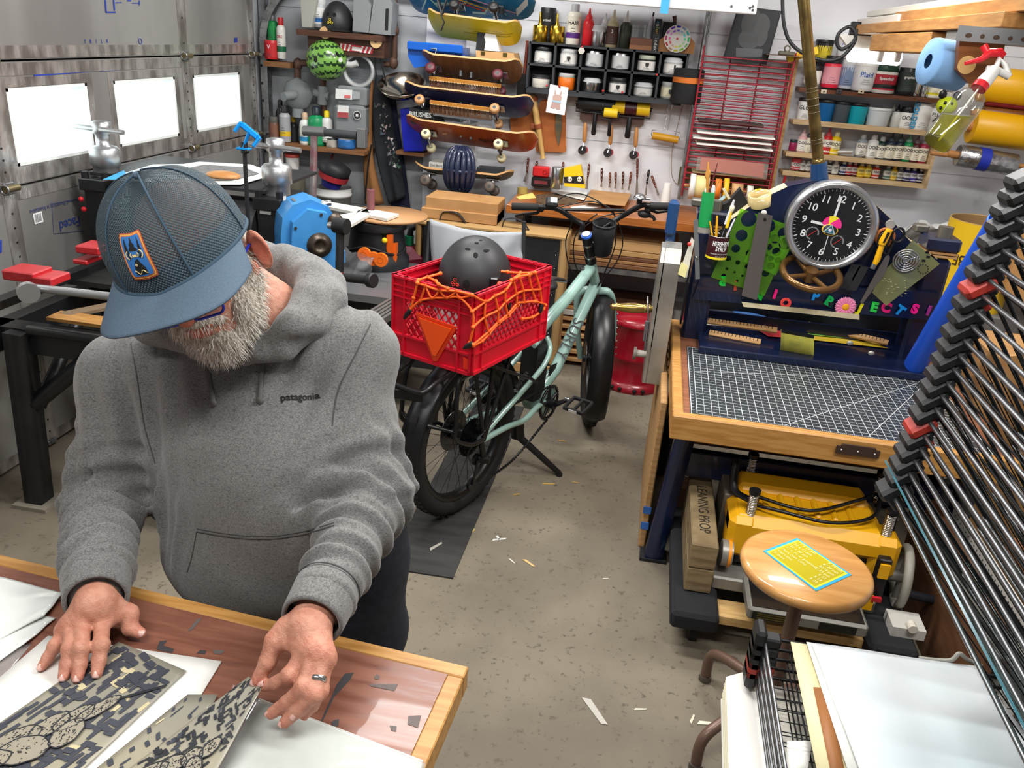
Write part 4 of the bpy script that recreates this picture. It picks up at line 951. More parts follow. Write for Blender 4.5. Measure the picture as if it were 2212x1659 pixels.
w_=q[1]-q[0];q=[q[0],q[0]+d*1.5,q[1]+d*1.5+w_*.15,q[1]+w_*.15];m.slab(q,-.006 if (q[1]-q[0]).cross(q[2]-q[0]).z<0 else .006,mat('grey rubber mat','2b2b2a',.8,col2='363634',scale=5,stretch=(1,6,1),bump=.5));solo(m,'rubber_mat','long dark rubber runner on the floor under the rear bicycle wheel','mat')
# proof press bench on the right
ZB=.70;YP=3.22
navy=mat('navy enamel','0b1530',.3,coat=.4,col2='101d3f',scale=6);navyl=mat('blue enamel','17406e',.3,coat=.4)
plyd=mat('brown plywood top','7a4c35',.42,col2='8d5a40',scale=7,stretch=(1,9,9),detail=5);ply=mat('plywood','c39a68',.6,col2='ad8453',scale=10,stretch=(1,8,8),detail=5);cardb=mat('cardboard','b88b58',.8,col2='ab7e4d',scale=6)
W=lambda x,y,o=0:P(x,y,Y=YP-o)
fl=P(1452,904,Z=ZB);bl_=P(1448,733,Z=ZB)
pt=thing('press_table','wooden topped navy press stand carrying the cutting mat','table',(.75,2.8,0))
x0,x1,ya,yb=fl.x,1.27,fl.y,3.42
m=MB();m.box(((x0+x1)/2,(ya+yb)/2,ZB-.02),(x1-x0-.07,yb-ya-.05,.04),plyd);m.build('tabletop',pt)
m=MB();m.box(((x0+x1)/2,ya+.018,ZB-.03),(x1-x0,.036,.085),oak,bev=.004);m.box((x0+.018,(ya+yb)/2+.019,ZB-.03),(.036,yb-ya-.04,.0845),oak,bev=.004);m.build('edging',pt)
m=MB();hp_=P(1853,972,Y=ya-.004);m.prism([(-.065,-.018),(.065,-.018),(.065,.008),(.055,.008),(.048,.016),(-.048,.016),(-.055,.008),(-.065,.008)],.006,C('3b2b22',.5),WALLM(hp_));
for x in (-.05,0,.05):m.ell(hp_+V((x,-.006,-.004)),.004,sil,n=8,k=5)
m.build('hinge_plate',pt)
for a,b in ((V((.262,2.68,.66)),V((.208,2.67,.012))),(V((1.2,2.68,.66)),V((1.22,2.67,.012))),(V((.262,3.32,.66)),V((.22,3.36,.012))),(V((1.2,3.32,.66)),V((1.22,3.36,.012)))):
 m=MB();m.tube([a,b],.046,navy,4,up=(1,1,0));m.box((b.x,b.y,.006),(.10,.08,.012),plast);m.build('leg',pt)
m=MB();m.box((.73,2.68,.42),(.97,.04,.10),navy,bev=.004);m.build('cross_rail',pt)
m=MB();m.box((.72,2.92,.61),(1.0,.58,.05),mat('black steel','17181b',.5));m.build('press_bed',pt)
mt_=thing('cutting_mat','black gridded self-healing cutting mat on the press table','mat',(.7,2.8,ZB))
A0,A1,A2=P(1483,750,Z=ZB),P(2017,818,Z=ZB),P(1496,899,Z=ZB);mw=(A1-A0).length;mh=(A2-A0).length;MM=frame(A0+V((0,0,.0015)),(A1-A0),V((0,1,0)))
m=MB();m.box((mw/2,-mh/2,0),(mw,mh,.003),mat('dark grey mat vinyl','2b3034',.36,col2='32373c',scale=5,rvar=.08),M=MM);m.build('mat_sheet',mt_)
wl=C('d8dcdc',.5);m=MB();bd_=.022
def ln(x0,y0,x1,y1,w=.0011):
 a=V((x0,-y0,.0017));b=V((x1,-y1,.0017));d=(b-a).normalized();n=V((-d.y,d.x,0))*w/2;m.poly([a-n,b-n,b+n,a+n],wl,MM)
nx,ny=36,25;gx=(mw-2*bd_)/nx;gy=(mh-2*bd_)/ny
for i in range(nx+1):ln(bd_+i*gx,bd_,bd_+i*gx,mh-bd_,.0018 if i%2==0 else .0009)
for j in range(ny+1):ln(bd_,bd_+j*gy,mw-bd_,bd_+j*gy,.0018 if j%2==0 else .0009)
for q in ((.004,.004,mw-.004,.004),(.004,.004,.004,mh-.004),(mw-.004,.004,mw-.004,mh-.004),(.004,mh-.004,mw-.004,mh-.004)):ln(*q,.0022)
for i in range(nx*4):
 ln(bd_+i*gx/4,bd_-.004,bd_+i*gx/4,bd_,.0008);ln(bd_+i*gx/4,mh-bd_+.004,bd_+i*gx/4,mh-bd_,.0008)
for a in (math.radians(45),math.radians(60),math.radians(15)):
 L_3=min((mh-2*bd_)/_s(a),(mw-2*bd_)/_c(a));ln(mw-bd_,bd_,mw-bd_-L_3*_c(a),bd_+L_3*_s(a),.002)
m.build('grid_print',mt_)
for i in range(0,nx+1,1):
 for y in (bd_*.45,mh-bd_*.45):
  if i%2==0:text(str(i),.009,wl,MM@MTr((bd_+i*gx,-y,.0018)),mt_,name='numbering',ex=0)
for j in range(1,ny):text(str(j),.008,wl,MM@MTr((bd_*.45,-bd_-j*gy,.0018)),mt_,name='numbering',ex=0)
pf=thing('proof_press','navy cast iron press frame with domed top rising behind the cutting mat','printing press',(.7,YP+.1,0))
hex_=lambda x,y,z,r,h,m,mtl:m.cyl((x,y,z),(x,y,z+h),r,mtl,n=6)
grys=mat('grey steel nut','77746c',.45,.7)
for (x,y),k in (((1497,727),0),((1967,785),1)):
 b=W(x,y);t=W(1512,500) if k==0 else W(2014,560)
 m=MB();zz=t.z;m.box((b.x,YP+.06,(.3+zz)/2),(.095,.11,zz-.3),navyl if 0 else navy,bev=.012);m.build('post',pf)
 m=MB();m.box((b.x,YP+.06,zz+.012),(.115,.12,.008),ply);m.box((b.x,YP+.06,zz+.024),(.115,.12,.008),cardb);m.build('shim',pf)
 m=MB();m.box((b.x,YP+.06,zz+.055),(.12,.13,.05),navy,bev=.008);hex_(b.x,YP+.03,zz+.08,.028,.04,m,grys);m.box((b.x-.06,YP+.12,zz+.09),(.05,.05,.03),grys,bev=.006);m.build('post_cap',pf)
pl=[W(*p) for p in ((1500,560),(1532,520),(1580,474),(1640,432),(1700,404),(1760,391),(1820,398),(1876,428),(1925,474),(1965,520),(2025,560),(2022,598),(1960,606),(1880,616),(1810,622),(1700,616),(1620,600),(1540,592),(1505,590))]
m=MB();MX=WALLM(V((0,YP,0)));m.prism([(p.x,p.z) for p in pl],-.09,navy,MX,z0=0);m.build('domed_beam',pf)
m=MB();
top=[V((p.x,YP,p.z)) for p in pl[1:11]];cream=C('d8c9a2',.6)
for (a,b),c_ in zip(zip(top,top[1:]),(cream,cream,cream,navy,navy,navy,cream,cream,cream)):m.slab([a+V((0,.09,.002)),b+V((0,.09,.002)),b+V((0,0,.002)),a+V((0,0,.002))],.003,c_)
m.build('masking_tape',pf)
bar=[W(*p,.02) for p in ((1514,598),(2030,634),(2010,692),(1496,646))]
m=MB();m.prism([(p.x,p.z) for p in bar],-.12,navy,WALLM(V((0,YP-.02,0))));m.build('letter_bar',pf)
m=MB();a,b,c,d=(W(*p,.055) for p in ((1602,652),(1856,679),(1856,690),(1606,662)));m.slab([d,c,b,a],.004,C('cfc2a0',.6));m.build('cream_strip',pf)
m=MB();m.box((.72,YP+.28,.83),(1.0,.02,.5),mat('dark press back','14161c',.6));m.build('rear_plate',pf)
po=thing('brass_pole','tall worn brass pole in a blue socket rising from the press','pole',W(1768,395,-.05))
brass=mat('worn brass','8c7645',.3,.85,col2='5f5030',scale=12,bump=.1);a,b=P(1733,-30,Y=YP+.05),P(1768,352,Y=YP+.05);s_=P(1774,400,Y=YP+.05)
m=MB();m.cyl(a,b,.0205,brass,n=24)
for f in (.56,.58,.62,.66,.70,.86,.88):p=a.lerp(b,f);m.ring(p,b-a,.0205,.002,C('4b3f25',.5),24,6)
m.cyl(b-V((0,0,.01)),b+V((0,0,.015)),.024,brass,n=24,bev=.004);m.build('pole_tube',po)
m=MB();m.cyl(b,s_+V((0,0,-.02)),.030,navyl,n=24,r1=.034);m.build('socket',po,label='blue metal socket');
cc0=W(1795,488,.055);rC=96/FPX*depth(cc0)*1.0
ck=thing('wall_clock','round black faced clock with silver rim fixed to the press beam','clock',cc0)
ca=math.radians(-11);MCk=WALLM(cc0)@MRo(ca*.75,4,'Z')
m=MB();m.lathe([(rC*.82,.0),(rC*.86,.016),(rC*.93,.022),(rC,.012),(rC*1.0,-.02),(rC*.99,-.05)],mat('brushed silver rim','b9bbbd',.25,.85),64,MCk,cap=False);m.build('rim',ck,label='silver rim')
m=MB();m.lathe([(rC*.85,0),(1e-4,0)],mat('black dial','15171a',.3,coat=.5),48,MCk,cap=False);m.lathe([(rC*.99,-.05),(1e-4,-.05)],blk,48,MCk,cap=False);m.build('dial',ck)
wh=C('e6e8e8',.5);m=MB();rr0=rC*.84
for i in range(60):
 a=2*_pi*i/60;L_4=rr0*(.09 if i%5==0 else .055);w=rr0*(.011 if i%5==0 else .005);R0=rr0*.97
 m.box((0,R0-L_4/2,.001),(w*2,L_4,.0006),wh,M=MCk@MRo(-a,4,'Z'))
for cx,cyy in ((-.40,-.30),(.30,-.36)):
 for i in range(26):a=math.radians(-40+i*10.8);m.box((0,rr0*.16,.001),(rr0*.008,rr0*.035,.0005),wh,M=MCk@MTr((cx*rr0,cyy*rr0,0))@MRo(-a+2.4,4,'Z'))
 m.box((0,0,.0016),(rr0*.012,rr0*.26,.0006),C('d03030',.4),M=MCk@MTr((cx*rr0,cyy*rr0,0))@MRo(-.7,4,'Z'))
m.build('markings',ck)
for h in range(1,13):
 a=2*_pi*h/12;text(str(h),rr0*.27,wh,MCk@MTr((rr0*.73*_s(a),rr0*.73*_c(a),.001)),ck,name='numeral',ex=.0003,bold=.0003)
m=MB();m.box((0,rr0*.40,.004),(rr0*.06,rr0*.80,.001),wh,M=MCk@MRo(math.radians(1.5),4,'Z'));m.box((0,rr0*.28,.0035),(rr0*.07,rr0*.52,.001),wh,M=MCk@MRo(math.radians(90.5),4,'Z'));m.box((0,-rr0*.3,.0045),(rr0*.02,rr0*.95,.0008),wh,M=MCk@MRo(math.radians(4),4,'Z'));m.build('clock_hand',ck)
m=MB();pk=C('f02f8f',.5);ye=C('f0e02a',.5)
for i in range(9):a=math.radians(-80+i*20);m.prism([(-.016,0),(.016,0),(.011,.055),(-.011,.055)],.001,ye if abs(a)<.5 else pk,MCk@MTr((0,rr0*.02,.005+i*.0002))@MRo(-a,4,'Z')@Matrix.Scale(rr0*4.6,4))
m.lathe([(rr0*.215,.0055),(rr0*.215,.0068),(1e-4,.0068)],C('e8c24a',.5),24,MCk@MTr((0,-rr0*.10,0)),sy=.72);m.lathe([(rr0*.18,.0068),(rr0*.18,.0076),(1e-4,.0076)],C('1c2b33',.5),24,MCk@MTr((0,-rr0*.10,0)),sy=.72)
m.prism([(-rr0*.17,-rr0*.19),(rr0*.17,-rr0*.19),(0,rr0*.06)],.001,C('b9c7c0',.4),MCk,z0=.0078);m.prism([(-rr0*.12,-rr0*.17),(rr0*.12,-rr0*.17),(0,rr0*.02)],.001,C('1d6a7c',.4),MCk,z0=.009);m.lathe([(rr0*.045,.010),(1e-4,.0108)],C('e3d6ef',.4),16,MCk@MTr((0,-rr0*.10,0)))
m.build('sticker',ck,label='bright pink and yellow sticker')
mags=[('R',1560,606,'1fd04a',185,'green'),('I',1588,618,'d84a3c',8,'red'),('N',1638,638,'16c23e',-10,'green'),('I',1674,636,'ff1d87',-8,'pink'),('O',1697,655,'ee4a43',0,'red'),('P',1762,640,'1a9bf5',-6,'blue'),('R',1791,651,'19d36a',-22,'green'),('J',1858,666,'f5ea12',-12,'yellow'),('E',1888,664,'2fcb4e',-4,'green'),('C',1914,665,'f5217f',-6,'pink'),('T',1943,671,'1f9df2',-28,'blue'),('S',1976,668,'ff1f93',-6,'pink'),('I',2006,672,'93307f',-8,'purple')]
for i,(ch,x,y,c,an,cn) in enumerate(mags):
 p=W(x,y,.03);nm='partly covered by the ruler' if i==2 else {0:'beside the left post',1:'second from the left post',3:'between ruler and red letter',4:'hanging low under the bar',5:'left of the green letter',6:'left of the flower',7:'right of the flower',8:'between yellow and pink letters',9:'under the clear template tip',10:'near the right end',11:'last before the right post',12:'on the right post'}[i]
 o=text(ch,.048,C(c,.35),WALLM(p)@MRo(math.radians(an),4,'Z'),None,name='letter_magnet',ex=.003,bold=.0028);o.location=p
 o['label']=f'{cn} letter magnet {nm} on the navy press bar';o['category']='magnet';o['group']='letter magnets on the press bar'
fl_=W(1826,662,.035);F=thing('flower_magnet','pink daisy magnet with orange centre on the navy press bar','magnet',fl_)
m=MB();
for i in range(16):
 for q in range(2):a=2*_pi*(i+.5*q)/16;m.ell((.024,0,.003+.003*(1-q)),(.017,.0055,.003),C(('f48ab6','f7a8c8')[q],.5),M=WALLM(fl_)@MRo(a,4,'Z'),n=8,k=6)
m.build('petals',F);m=MB();m.ell((0,0,.006),(.014,.014,.007),C('f0a714',.6),M=WALLM(fl_));m.build('flower_center',F,label='orange centre')
gt=glass('green tinted plastic','86d82c',.3,.26)
def template(corners,holes,name,label,o,cat='template'):
 q=[W(*p,o) for p in corners];o_,ex_,ey_=q[0],q[1]-q[0],q[3]-q[0];L1,L2=ex_.length,ey_.length;M=frame(o_,ex_,ey_);n=60
 m=MB();hs_=[(a*L1,b*L2,r) for a,b,r in holes];nu,nv=int(L1/.0035),int(L2/.0035);vs={};F_=[]
 def vid(i,j):
  if (i,j) not in vs:
   x,y=i*L1/nu,j*L2/nv
   for hx,hy,r in hs_:
    d=math.hypot(x-hx,y-hy)
    if abs(d-r)<.0026 and d>1e-6:x,y=hx+(x-hx)*r/d,hy+(y-hy)*r/d
   vs[i,j]=(len(vs),(x,y,0))
  return vs[i,j][0]
 for i in range(nu):
  for j in range(nv):
   x,y=(i+.5)*L1/nu,(j+.5)*L2/nv
   if any(math.hypot(x-hx,y-hy)<r-.0004 for hx,hy,r in hs_):continue
   F_.append((vid(i,j),vid(i+1,j),vid(i+1,j+1),vid(i,j+1)))
 m.add([v[1] for v in sorted(vs.values())],F_,gt,False,M);return solo(m,name,label,cat)
hA=[(.2,.1,.028),(.55,.1,.026),(.85,.12,.022),(.2,.33,.022),(.5,.32,.020),(.8,.34,.024),(.2,.52,.016),(.45,.52,.014),(.7,.55,.018),(.15,.68,.011),(.33,.69,.009),(.5,.70,.0075),(.65,.72,.012),(.85,.7,.014),(.2,.82,.006),(.35,.83,.005),(.5,.84,.005),(.75,.86,.016),(.2,.93,.010),(.45,.93,.006)]
template([(1600,450),(1720,492),(1645,668),(1535,598)],hA,'circle_template','green translucent circle template hanging left, rear one of two behind the steel ruler',.045)
template([(1655,470),(1727,500),(1660,660),(1570,540)],[(a,b,r*.9) for a,b,r in hA],'circle_template','green translucent circle template overlapping the clock edge, front one of two',.055)
m=MB();q=[W(*p,.07) for p in ((1638,459),(1669,466),(1635,648),(1602,638))];m.slab(q[::-1],.0015,mat('steel rule','6f6a68',.38,.6));c=W(1652,474,.072);m.cyl(c,c-V((0,.002,0)),.006,blk,n=12);solo(m,'steel_ruler','grey steel ruler hanging in front of the green circle templates','ruler')
m=MB();m.ell(W(1650,460,.066),(.011,.006,.011),C('c9c6bd',.4));solo(m,'round_magnet','small silver round magnet holding the steel ruler','magnet')
hw=thing('handwheel','bronze brown spoked handwheel lying under the clock','wheel',W(1752,610,.1));c=W(1752,590,.1);nn=V((.05,-.35,.94));bz=mat('bronze enamel','6b4c28',.25,.5)
m=MB();m.ring(c,nn,.105,.013,bz,48,12);m.build('wheel_rim',hw);m=MB();MZ=zto(c,nn)
for k in range(4):m.tube([MZ@V((0,0,-.01)),MZ@V((.1*_c(k*1.571+.5),.1*_s(k*1.571+.5),0))],.010,bz,8)
m.cyl(MZ@V((0,0,-.03)),MZ@V((0,0,.015)),.025,bz);m.build('spoke',hw)
sc_=thing('scissors','long bladed scissors with black loop handles hanging on the press beam','scissors',W(1890,600,.08));st=mat('scissor steel','85807c',.3,.8)
m=MB();m.prism([(p.x,p.z) for p in (W(*q,.08) for q in ((1917,545),(1922,556),(1912,590),(1862,657),(1858,652),(1893,586)))],.003,st,WALLM(V((0,YP-.08,0))));m.build('blade',sc_)
for x,y,a,b in ((1940,508,.021,.026),(1908,520,.018,.030)):
 m=MB();p=W(x,y,.082);m.tube([p+V((a*_c(t),0,b*_s(t))) for t in np.linspace(0,2*_pi,22)[:-1]],.0045,blk,8,closed=True);m.tube([p+V((-.01,0,-b)),W(1916,550,.082)],.006,blk,6);m.build('handle',sc_)
kn=thing('utility_knife','yellow and black folding utility knife hanging beside the clock','knife',W(1905,530,.09))
m=MB();ylw=C('f2b30d',.4)
m.tube([W(1922,495,.09),W(1908,520,.09),W(1905,528,.09)],[.012,.015,.013],ylw,10);m.tube([W(1905,528,.085),W(1895,560,.085),W(1887,575,.085)],[.010,.012,.008],ylw,10);m.build('body',kn);m=MB();m.tube([W(1920,502,.1),W(1908,524,.1)],.006,blk,6);m.tube([W(1889,570,.085),W(1884,580,.085)],.010,C('8a8d8e',.3,.8),8);m.build('grip',kn)
m=MB();p=W(1922,484,.07);m.cyl(p,p-V((0,.012,0)),.016,C('b8b6ae',.35,.5),n=20);m.ring(W(1912,512,.06),(0,1,0),.03,.006,C('b5672e',.5),24,8);solo(m,'round_magnet','silver round magnet with copper ring at the top of the scissors','magnet')
sm=glass('smoky yellow plastic','b9bd83',.2,.34)
m=MB();m.slab([W(*p,.065) for p in ((1972,518),(2030,570),(1914,660),(1884,632),(1906,590))][::-1],.0015,sm);o=solo(m,'clear_template','smoky translucent drafting template leaning off the press beam at right','template')
m=MB();
for x,y,r in ((2003,545,0),(2005,555,0),(1995,563,0)):p=W(x,y,.068);m.box(p,(.012,.001,.008),blk)
for i in range(12):a=2*_pi*i/12;p=W(1994+11*_c(a),581+10*_s(a),.068);m.cyl(p,p-V((0,.001,0)),.0022,blk,n=6)
for i in range(26):p=W(rng.uniform(1905,1960),rng.uniform(600,640),.068);m.box(p,(.006,.001,.0015),C('d9d6a0',.6))
m.build('template_slots',o)
dc=W(1957,563,.085);m=MB()
for r in (.008,.017,.026,.035,.043):m.ring(dc,(0.1,1,.2),r,.003,sil if r<.04 else C('a5a39b',.3,.9),40,6)
for k in range(3):a=k*2.09+.5;m.tube([dc,dc+V((.043*_c(a),-.01*_s(a),.043*_s(a)))],.0022,sil,5)
solo(m,'drain_cover','round slotted silver drain cover stuck on the smoky template','drain cover')
m=MB()
for x in (0,16):a,b=W(1850+x,571+x*.3,.06),W(1822+x,622+x*.3,.06);m.slab([a-V((.018,0,0)),b-V((.018,0,0)),b+V((.018,0,0)),a+V((.018,0,0))],.002,C('262729',.9))
solo(m,'hook_tape','two black fabric tape strips hanging below the clock','tape')
cb0=W(1546,556,.09);can=thing('syrup_can','brown syrup can with yellow base holding pens','can',cb0);rca=.0395;hca=(W(1548,508,.09)-cb0).z*1.0
m=MB();m.lathe([(rca,.0),(rca,.008)],C('f0dc2a',.4),28,MTr(cb0));m.lathe([(rca*.99,.008),(rca*.99,hca*.98)],mat('brown can print','3a1218',.4),28,MTr(cb0),cap=False);m.lathe([(rca*.985,.008),(rca*.95,hca*.9),(rca*.96,hca)],C('2a1416',.5),28,MTr(cb0),cap=False);m.ring(cb0+V((0,0,hca)),(0,0,1),rca*.99,.0016,sil,28,6);m.build('can_body',can)
def wrap(o,c,r,dir_=V((0,-1,0))):
 for v in o.data.vertices:
  p=v.co+rootloc(o.parent);x=p.x-c.x;d=-(p.y-c.y)-r;a=x/r;v.co=V((c.x+(r+.0006+d*.3)*_s(a),c.y-(r+.0006)*_c(a),p.z))-rootloc(o.parent)
for s,z,sz in (("HERSHEY'S",.70,.024),('SYRUP',.47,.024),('GENUINE CHOCOLATE FLAVOR',.25,.006),('NET WT 16 OZ',.13,.006)):
 wrap(text(s,sz,wh,WALLM(cb0+V((.012,-rca,hca*z))),can,ex=0,sx=.62 if sz>.01 else .9,bold=.0006 if sz>.01 else 0),cb0,rca)
pens=[((1533,478),(1541,515),'d9a81c',.0038,'yellow mechanical pencil leaning left in the brown syrup can'),((1549,466),(1547,515),'e0a31b',.0045,'yellow mechanical pencil standing upright in the brown syrup can'),((1538,462),(1541,512),'1c1c1e',.003,'thin black pen at the back of the brown syrup can'),((1586,432),(1556,512),'d5d7da',.0055,'silver capped marker leaning right in the brown syrup can'),((1581,450),(1562,514),'f2c818',.007,'fat yellow marker with cream cap in the brown syrup can'),((1588,472),(1568,512),'dcd9ee',.0035,'pale lilac pen at the right of the brown syrup can')]
for (a,b,c,r,l) in pens:
 pa,pb=W(*a,.085),W(*b,.09);m=MB();pb=V((max(cb0.x-.026,min(cb0.x+.026,pb.x)),pb.y,pb.z));m.tube([pb-V((0,0,.01)),pb.lerp(pa,.6),pb.lerp(pa,.62),pa],[r,r,r*.95,r*.8],C(c,.35),10);m.tube([pb,pb.lerp(pa,.35)],r*1.08,blk if r>.005 else C(c,.3),10)
 if 'cream' in l:m.ell(pa,(.009,.009,.016),C('efe6c4',.4))
 solo(m,'pen',l,'pen',group='pens in the syrup can')
g0=W(1521,490,.07);g1=W(1531,416,.06);m=MB();m.cyl(g0,g1,.0235,mat('green tube plastic','129048',.45),n=24);m.cyl(g1-V((0,0,.001)),g1+(g1-g0).normalized()*.001,.021,C('0b5a2c',.6),n=24);gtb=solo(m,'brush_tube','bright green tube holding paint brushes on the left press post','tube')
m=MB();m.cyl(g0-V((0,0,.02)),g0,.026,C('8d8a82',.5),n=20);m.build('tube_base',gtb)
for (a,b,c,l,w) in (((1530,350),(1527,420),'c58a3a','tan flat bristle brush standing tallest in the green tube',.006),((1550,352),(1532,420),'5a1f1c','dark red handled brush leaning right in the green tube',.003),((1543,378),(1534,420),'c7894a','thin tan brush handle in the middle of the green tube',.0022),((1556,384),(1539,420),'b98743','thin tan brush leaning furthest right in the green tube',.0022),((1525,405),(1524,422),'c9d8dc','pale clear handled brush at the left of the green tube',.004),((1540,402),(1540,424),'c4c6c8','pale grey bristle brush low in the green tube',.006)):
 m=MB();pa,pb=W(*a,.06),W(*b,.062);m.tube([pb,pb.lerp(pa,.7),pa],[w*.8,w,w*.4],C(c,.5),8);m.ell(pb.lerp(pa,.62),(w*1.6,w*.8,w*3.2),C(c,.6),n=10,k=6) if w>.005 else 0;solo(m,'paint_brush',l,'brush',group='brushes in the green tube')
tr0=W(1640,432,.0);M=frame(W(1641,430,-.02),(1,0,.25),z=(-.25,-.25,.93));m=MB();rT=.044
m.lathe([(rT,-.022),(rT,.022),(rT*.78,.022),(rT*.78,-.022),(rT,-.022)],mat('clear tan tape','c2ae78',.15,coat=.7),36,M,cap=False);m.box((0,0,.0225),(.022,.010,.0005),C('e5b81c',.4),M=M@MTr((.0,rT*.88,0)));tr_=solo(m,'packing_tape_roll','clear tan packing tape roll resting on the domed press beam','tape roll')
m=MB();q=[W(*p,-.06) for p in ((1572,438),(1600,407),(1622,450),(1590,478),(1545,490),(1540,450))];m.prism([(p.x,p.z) for p in q],-.05,C('17181a',.5),WALLM(V((0,YP+.06,0))));solo(m,'black_box','black cardboard box leaning behind the press at left','box')
m=MB();m.slab([W(*p,-.04) for p in ((1541,440),(1566,420),(1568,426),(1545,448))],.002,C('b9d9de',.5));m.slab([W(*p,-.03) for p in ((1560,408),(1566,406),(1578,428),(1573,431))],.006,C('d9cfae',.6));solo(m,'paper_scrap','pale blue paper scrap with cream stick behind the pens','paper')
tray=thing('document_tray','navy metal tray of papers tucked under the press bar','tray',W(1700,735,.05))
q=[P(*p,Z=ZB+.035) for p in ((1496,693),(1500,722),(1960,776),(1945,745))]
m=MB();yy=(W(1700,740,.1)).y
m.box((.72,YP-.02,ZB+.018),(.88,.30,.03),navy,bev=.004);m.box((.72,YP+.13,ZB+.05),(.88,.01,.08),navy);m.build('tray_body',tray)
for x,y in ((1836,741),(1882,763)):p=W(x,y,.172);s=MB();s.ell(p,(.012,.006,.009),C('9a9a94',.4,.6));s.build('rivet',tray)
zt0=ZB+.036
def sheet(name,label,corners,z,col,cat='paper',curl=0,grp='papers in the press tray',t=.0012,mt=None):
 q=[P(*p,Z=z) for p in corners];m=MB()
 m.grid(lambda u,v:(q[0].lerp(q[1],u)).lerp(q[3].lerp(q[2],u),v)+V((0,0,curl*_s(u*_pi)*(1-v))),10,4,mt or C(col,.6),thick=-t);return solo(m,name,label,cat,group=grp)
sheet('paper','white magazine pages at the left end of the press tray',[(1503,680),(1640,690),(1690,712),(1505,700)],zt0,'d9d6cf',curl=.02)
sheet('paper','blue and white leaflet arching at the left of the tray',[(1530,660),(1660,682),(1700,706),(1540,690)],zt0+.006,'3f6fae',curl=.03)
sheet('paper','dark glossy folder under the wooden rulers in the tray',[(1505,655),(1600,655),(1690,700),(1510,672)],zt0+.014,'2e3038',curl=.02)
sheet('paper','red and white printed card in the middle of the tray',[(1620,702),(1690,708),(1690,728),(1660,726)],zt0+.004,'c8343a')
sheet('paper','yellow bordered magazine toward the right of the tray',[(1745,715),(1890,740),(1920,752),(1750,733)],zt0+.003,'e8c437')
sheet('paper','green and yellow comic pages beside the sticky note',[(1742,706),(1790,706),(1830,730),(1745,722)],zt0+.008,'79bd35')
sheet('paper','red and blue striped comic pages behind the right wooden ruler',[(1780,702),(1870,712),(1905,735),(1800,725)],zt0+.009,'b9c3d8')
for i,(a,b,z,l) in enumerate((((1497,690),(1678,715),zt0+.03,'upper left notched wooden stick lying across the press tray papers'),((1532,720),(1643,741),zt0+.001,'lower left notched wooden stick at the front of the press tray'),((1745,702),(1918,742),zt0+.02,'right notched wooden stick lying across the comics in the tray'))):
 pa,pb=P(*a,Z=z),P(*b,Z=z);L_=(pb-pa).length;M=frame(pa,pb-pa,z=(0,-.5,.85));m=MB();m.box((L_/2,0,.004),(L_,.026,.008),ply,M=M)
 for k in range(int(L_/.014)):m.box((k*.014+.006,.006,.0083),(.003,.012,.001),C('4b3926',.7),M=M)
 solo(m,'wooden_ruler',l,'ruler',group='notched sticks on the press tray')
m=MB();M=frame(P(1940,777,Z=ZB+.004),(1,0,0),(0,1,0));m.box((0,0,.003),(.05,.012,.006),ply,M=M);solo(m,'wood_scrap','short wood scrap on the table before the press tray corner','wood')
nt_=thing('sticky_note','yellow sticky note with handwriting hanging off the press tray','note',P(1722,778,Z=ZB));q=[W(1687,711,.17),W(1758,724,.17),P(1757,779,Z=ZB+.002),P(1684,766,Z=ZB+.002)]
m=MB();m.grid(lambda u,v:q[0].lerp(q[1],u).lerp(q[3].lerp(q[2],u),v)+V((0,-.012*_s(v*_pi),0)),8,8,C('f3ee6a',.7),thick=.0008);m.build('note_sheet',nt_)
m=MB();a,b,c,d=(q[i]+V((0,-.003,.002)) for i in range(4));m.poly([a,b,b.lerp(c,.13)+V((0,-.004,0)),a.lerp(d,.13)+V((0,-.004,0))],C('1b1c1d',.6));
for k,(y,x) in enumerate(((.34,.6),(.42,.45),(.48,.5))):m.tube([a.lerp(d,y).lerp(b.lerp(c,y),.15+.7*t*x+.1)+V((0,-.014,.0012*_s(t*60))) for t in np.linspace(0,1,24)],.0005,C('777755',.7),4)
m.build('handwriting',nt_)
alu=mat('cast aluminium','b9b8b2',.32,.75,col2='93918b',scale=5)
gg=thing('gear_guard','cast aluminium gear guard on the left side of the press','guard',P(1425,845,Y=3.05))
m=MB();x0g=P(1428,700,Y=3.05).x;zt_,zb_=P(1470,530,Y=3.05).z,P(1420,845,Y=3.05).z
pr=[(3.02,zb_+.04),(3.0,zb_+.2),(3.0,zt_-.06),(3.03,zt_-.01),(3.10,zt_),(3.18,zt_-.02),(3.30,zt_-.15),(3.42,(zt_+zb_)/2),(3.32,zb_+.1),(3.18,zb_)]
m.prism(pr,.062,alu,frame((x0g-.028,0,0),(0,1,0),(0,0,1)));m.prism([(y+(.0 if y<3.1 else -.02),z) for y,z in pr],.016,alu,frame((x0g-.04,0,0),(0,1,0),(0,0,1)));m.build('guard_shell',gg)
m=MB();m.tube(spline([P(*p,Y=3.12) for p in ((1454,452),(1447,520),(1440,600),(1432,660),(1424,715))],5),.018,navyl,8,flat=.35,up=(0,1,0));a=P(1452,470,Y=3.12);m.box(a,(.04,.05,.13),navyl,bev=.01);lv=solo(m,'press_lever','flat blue steel crank lever on the left of the press','lever')
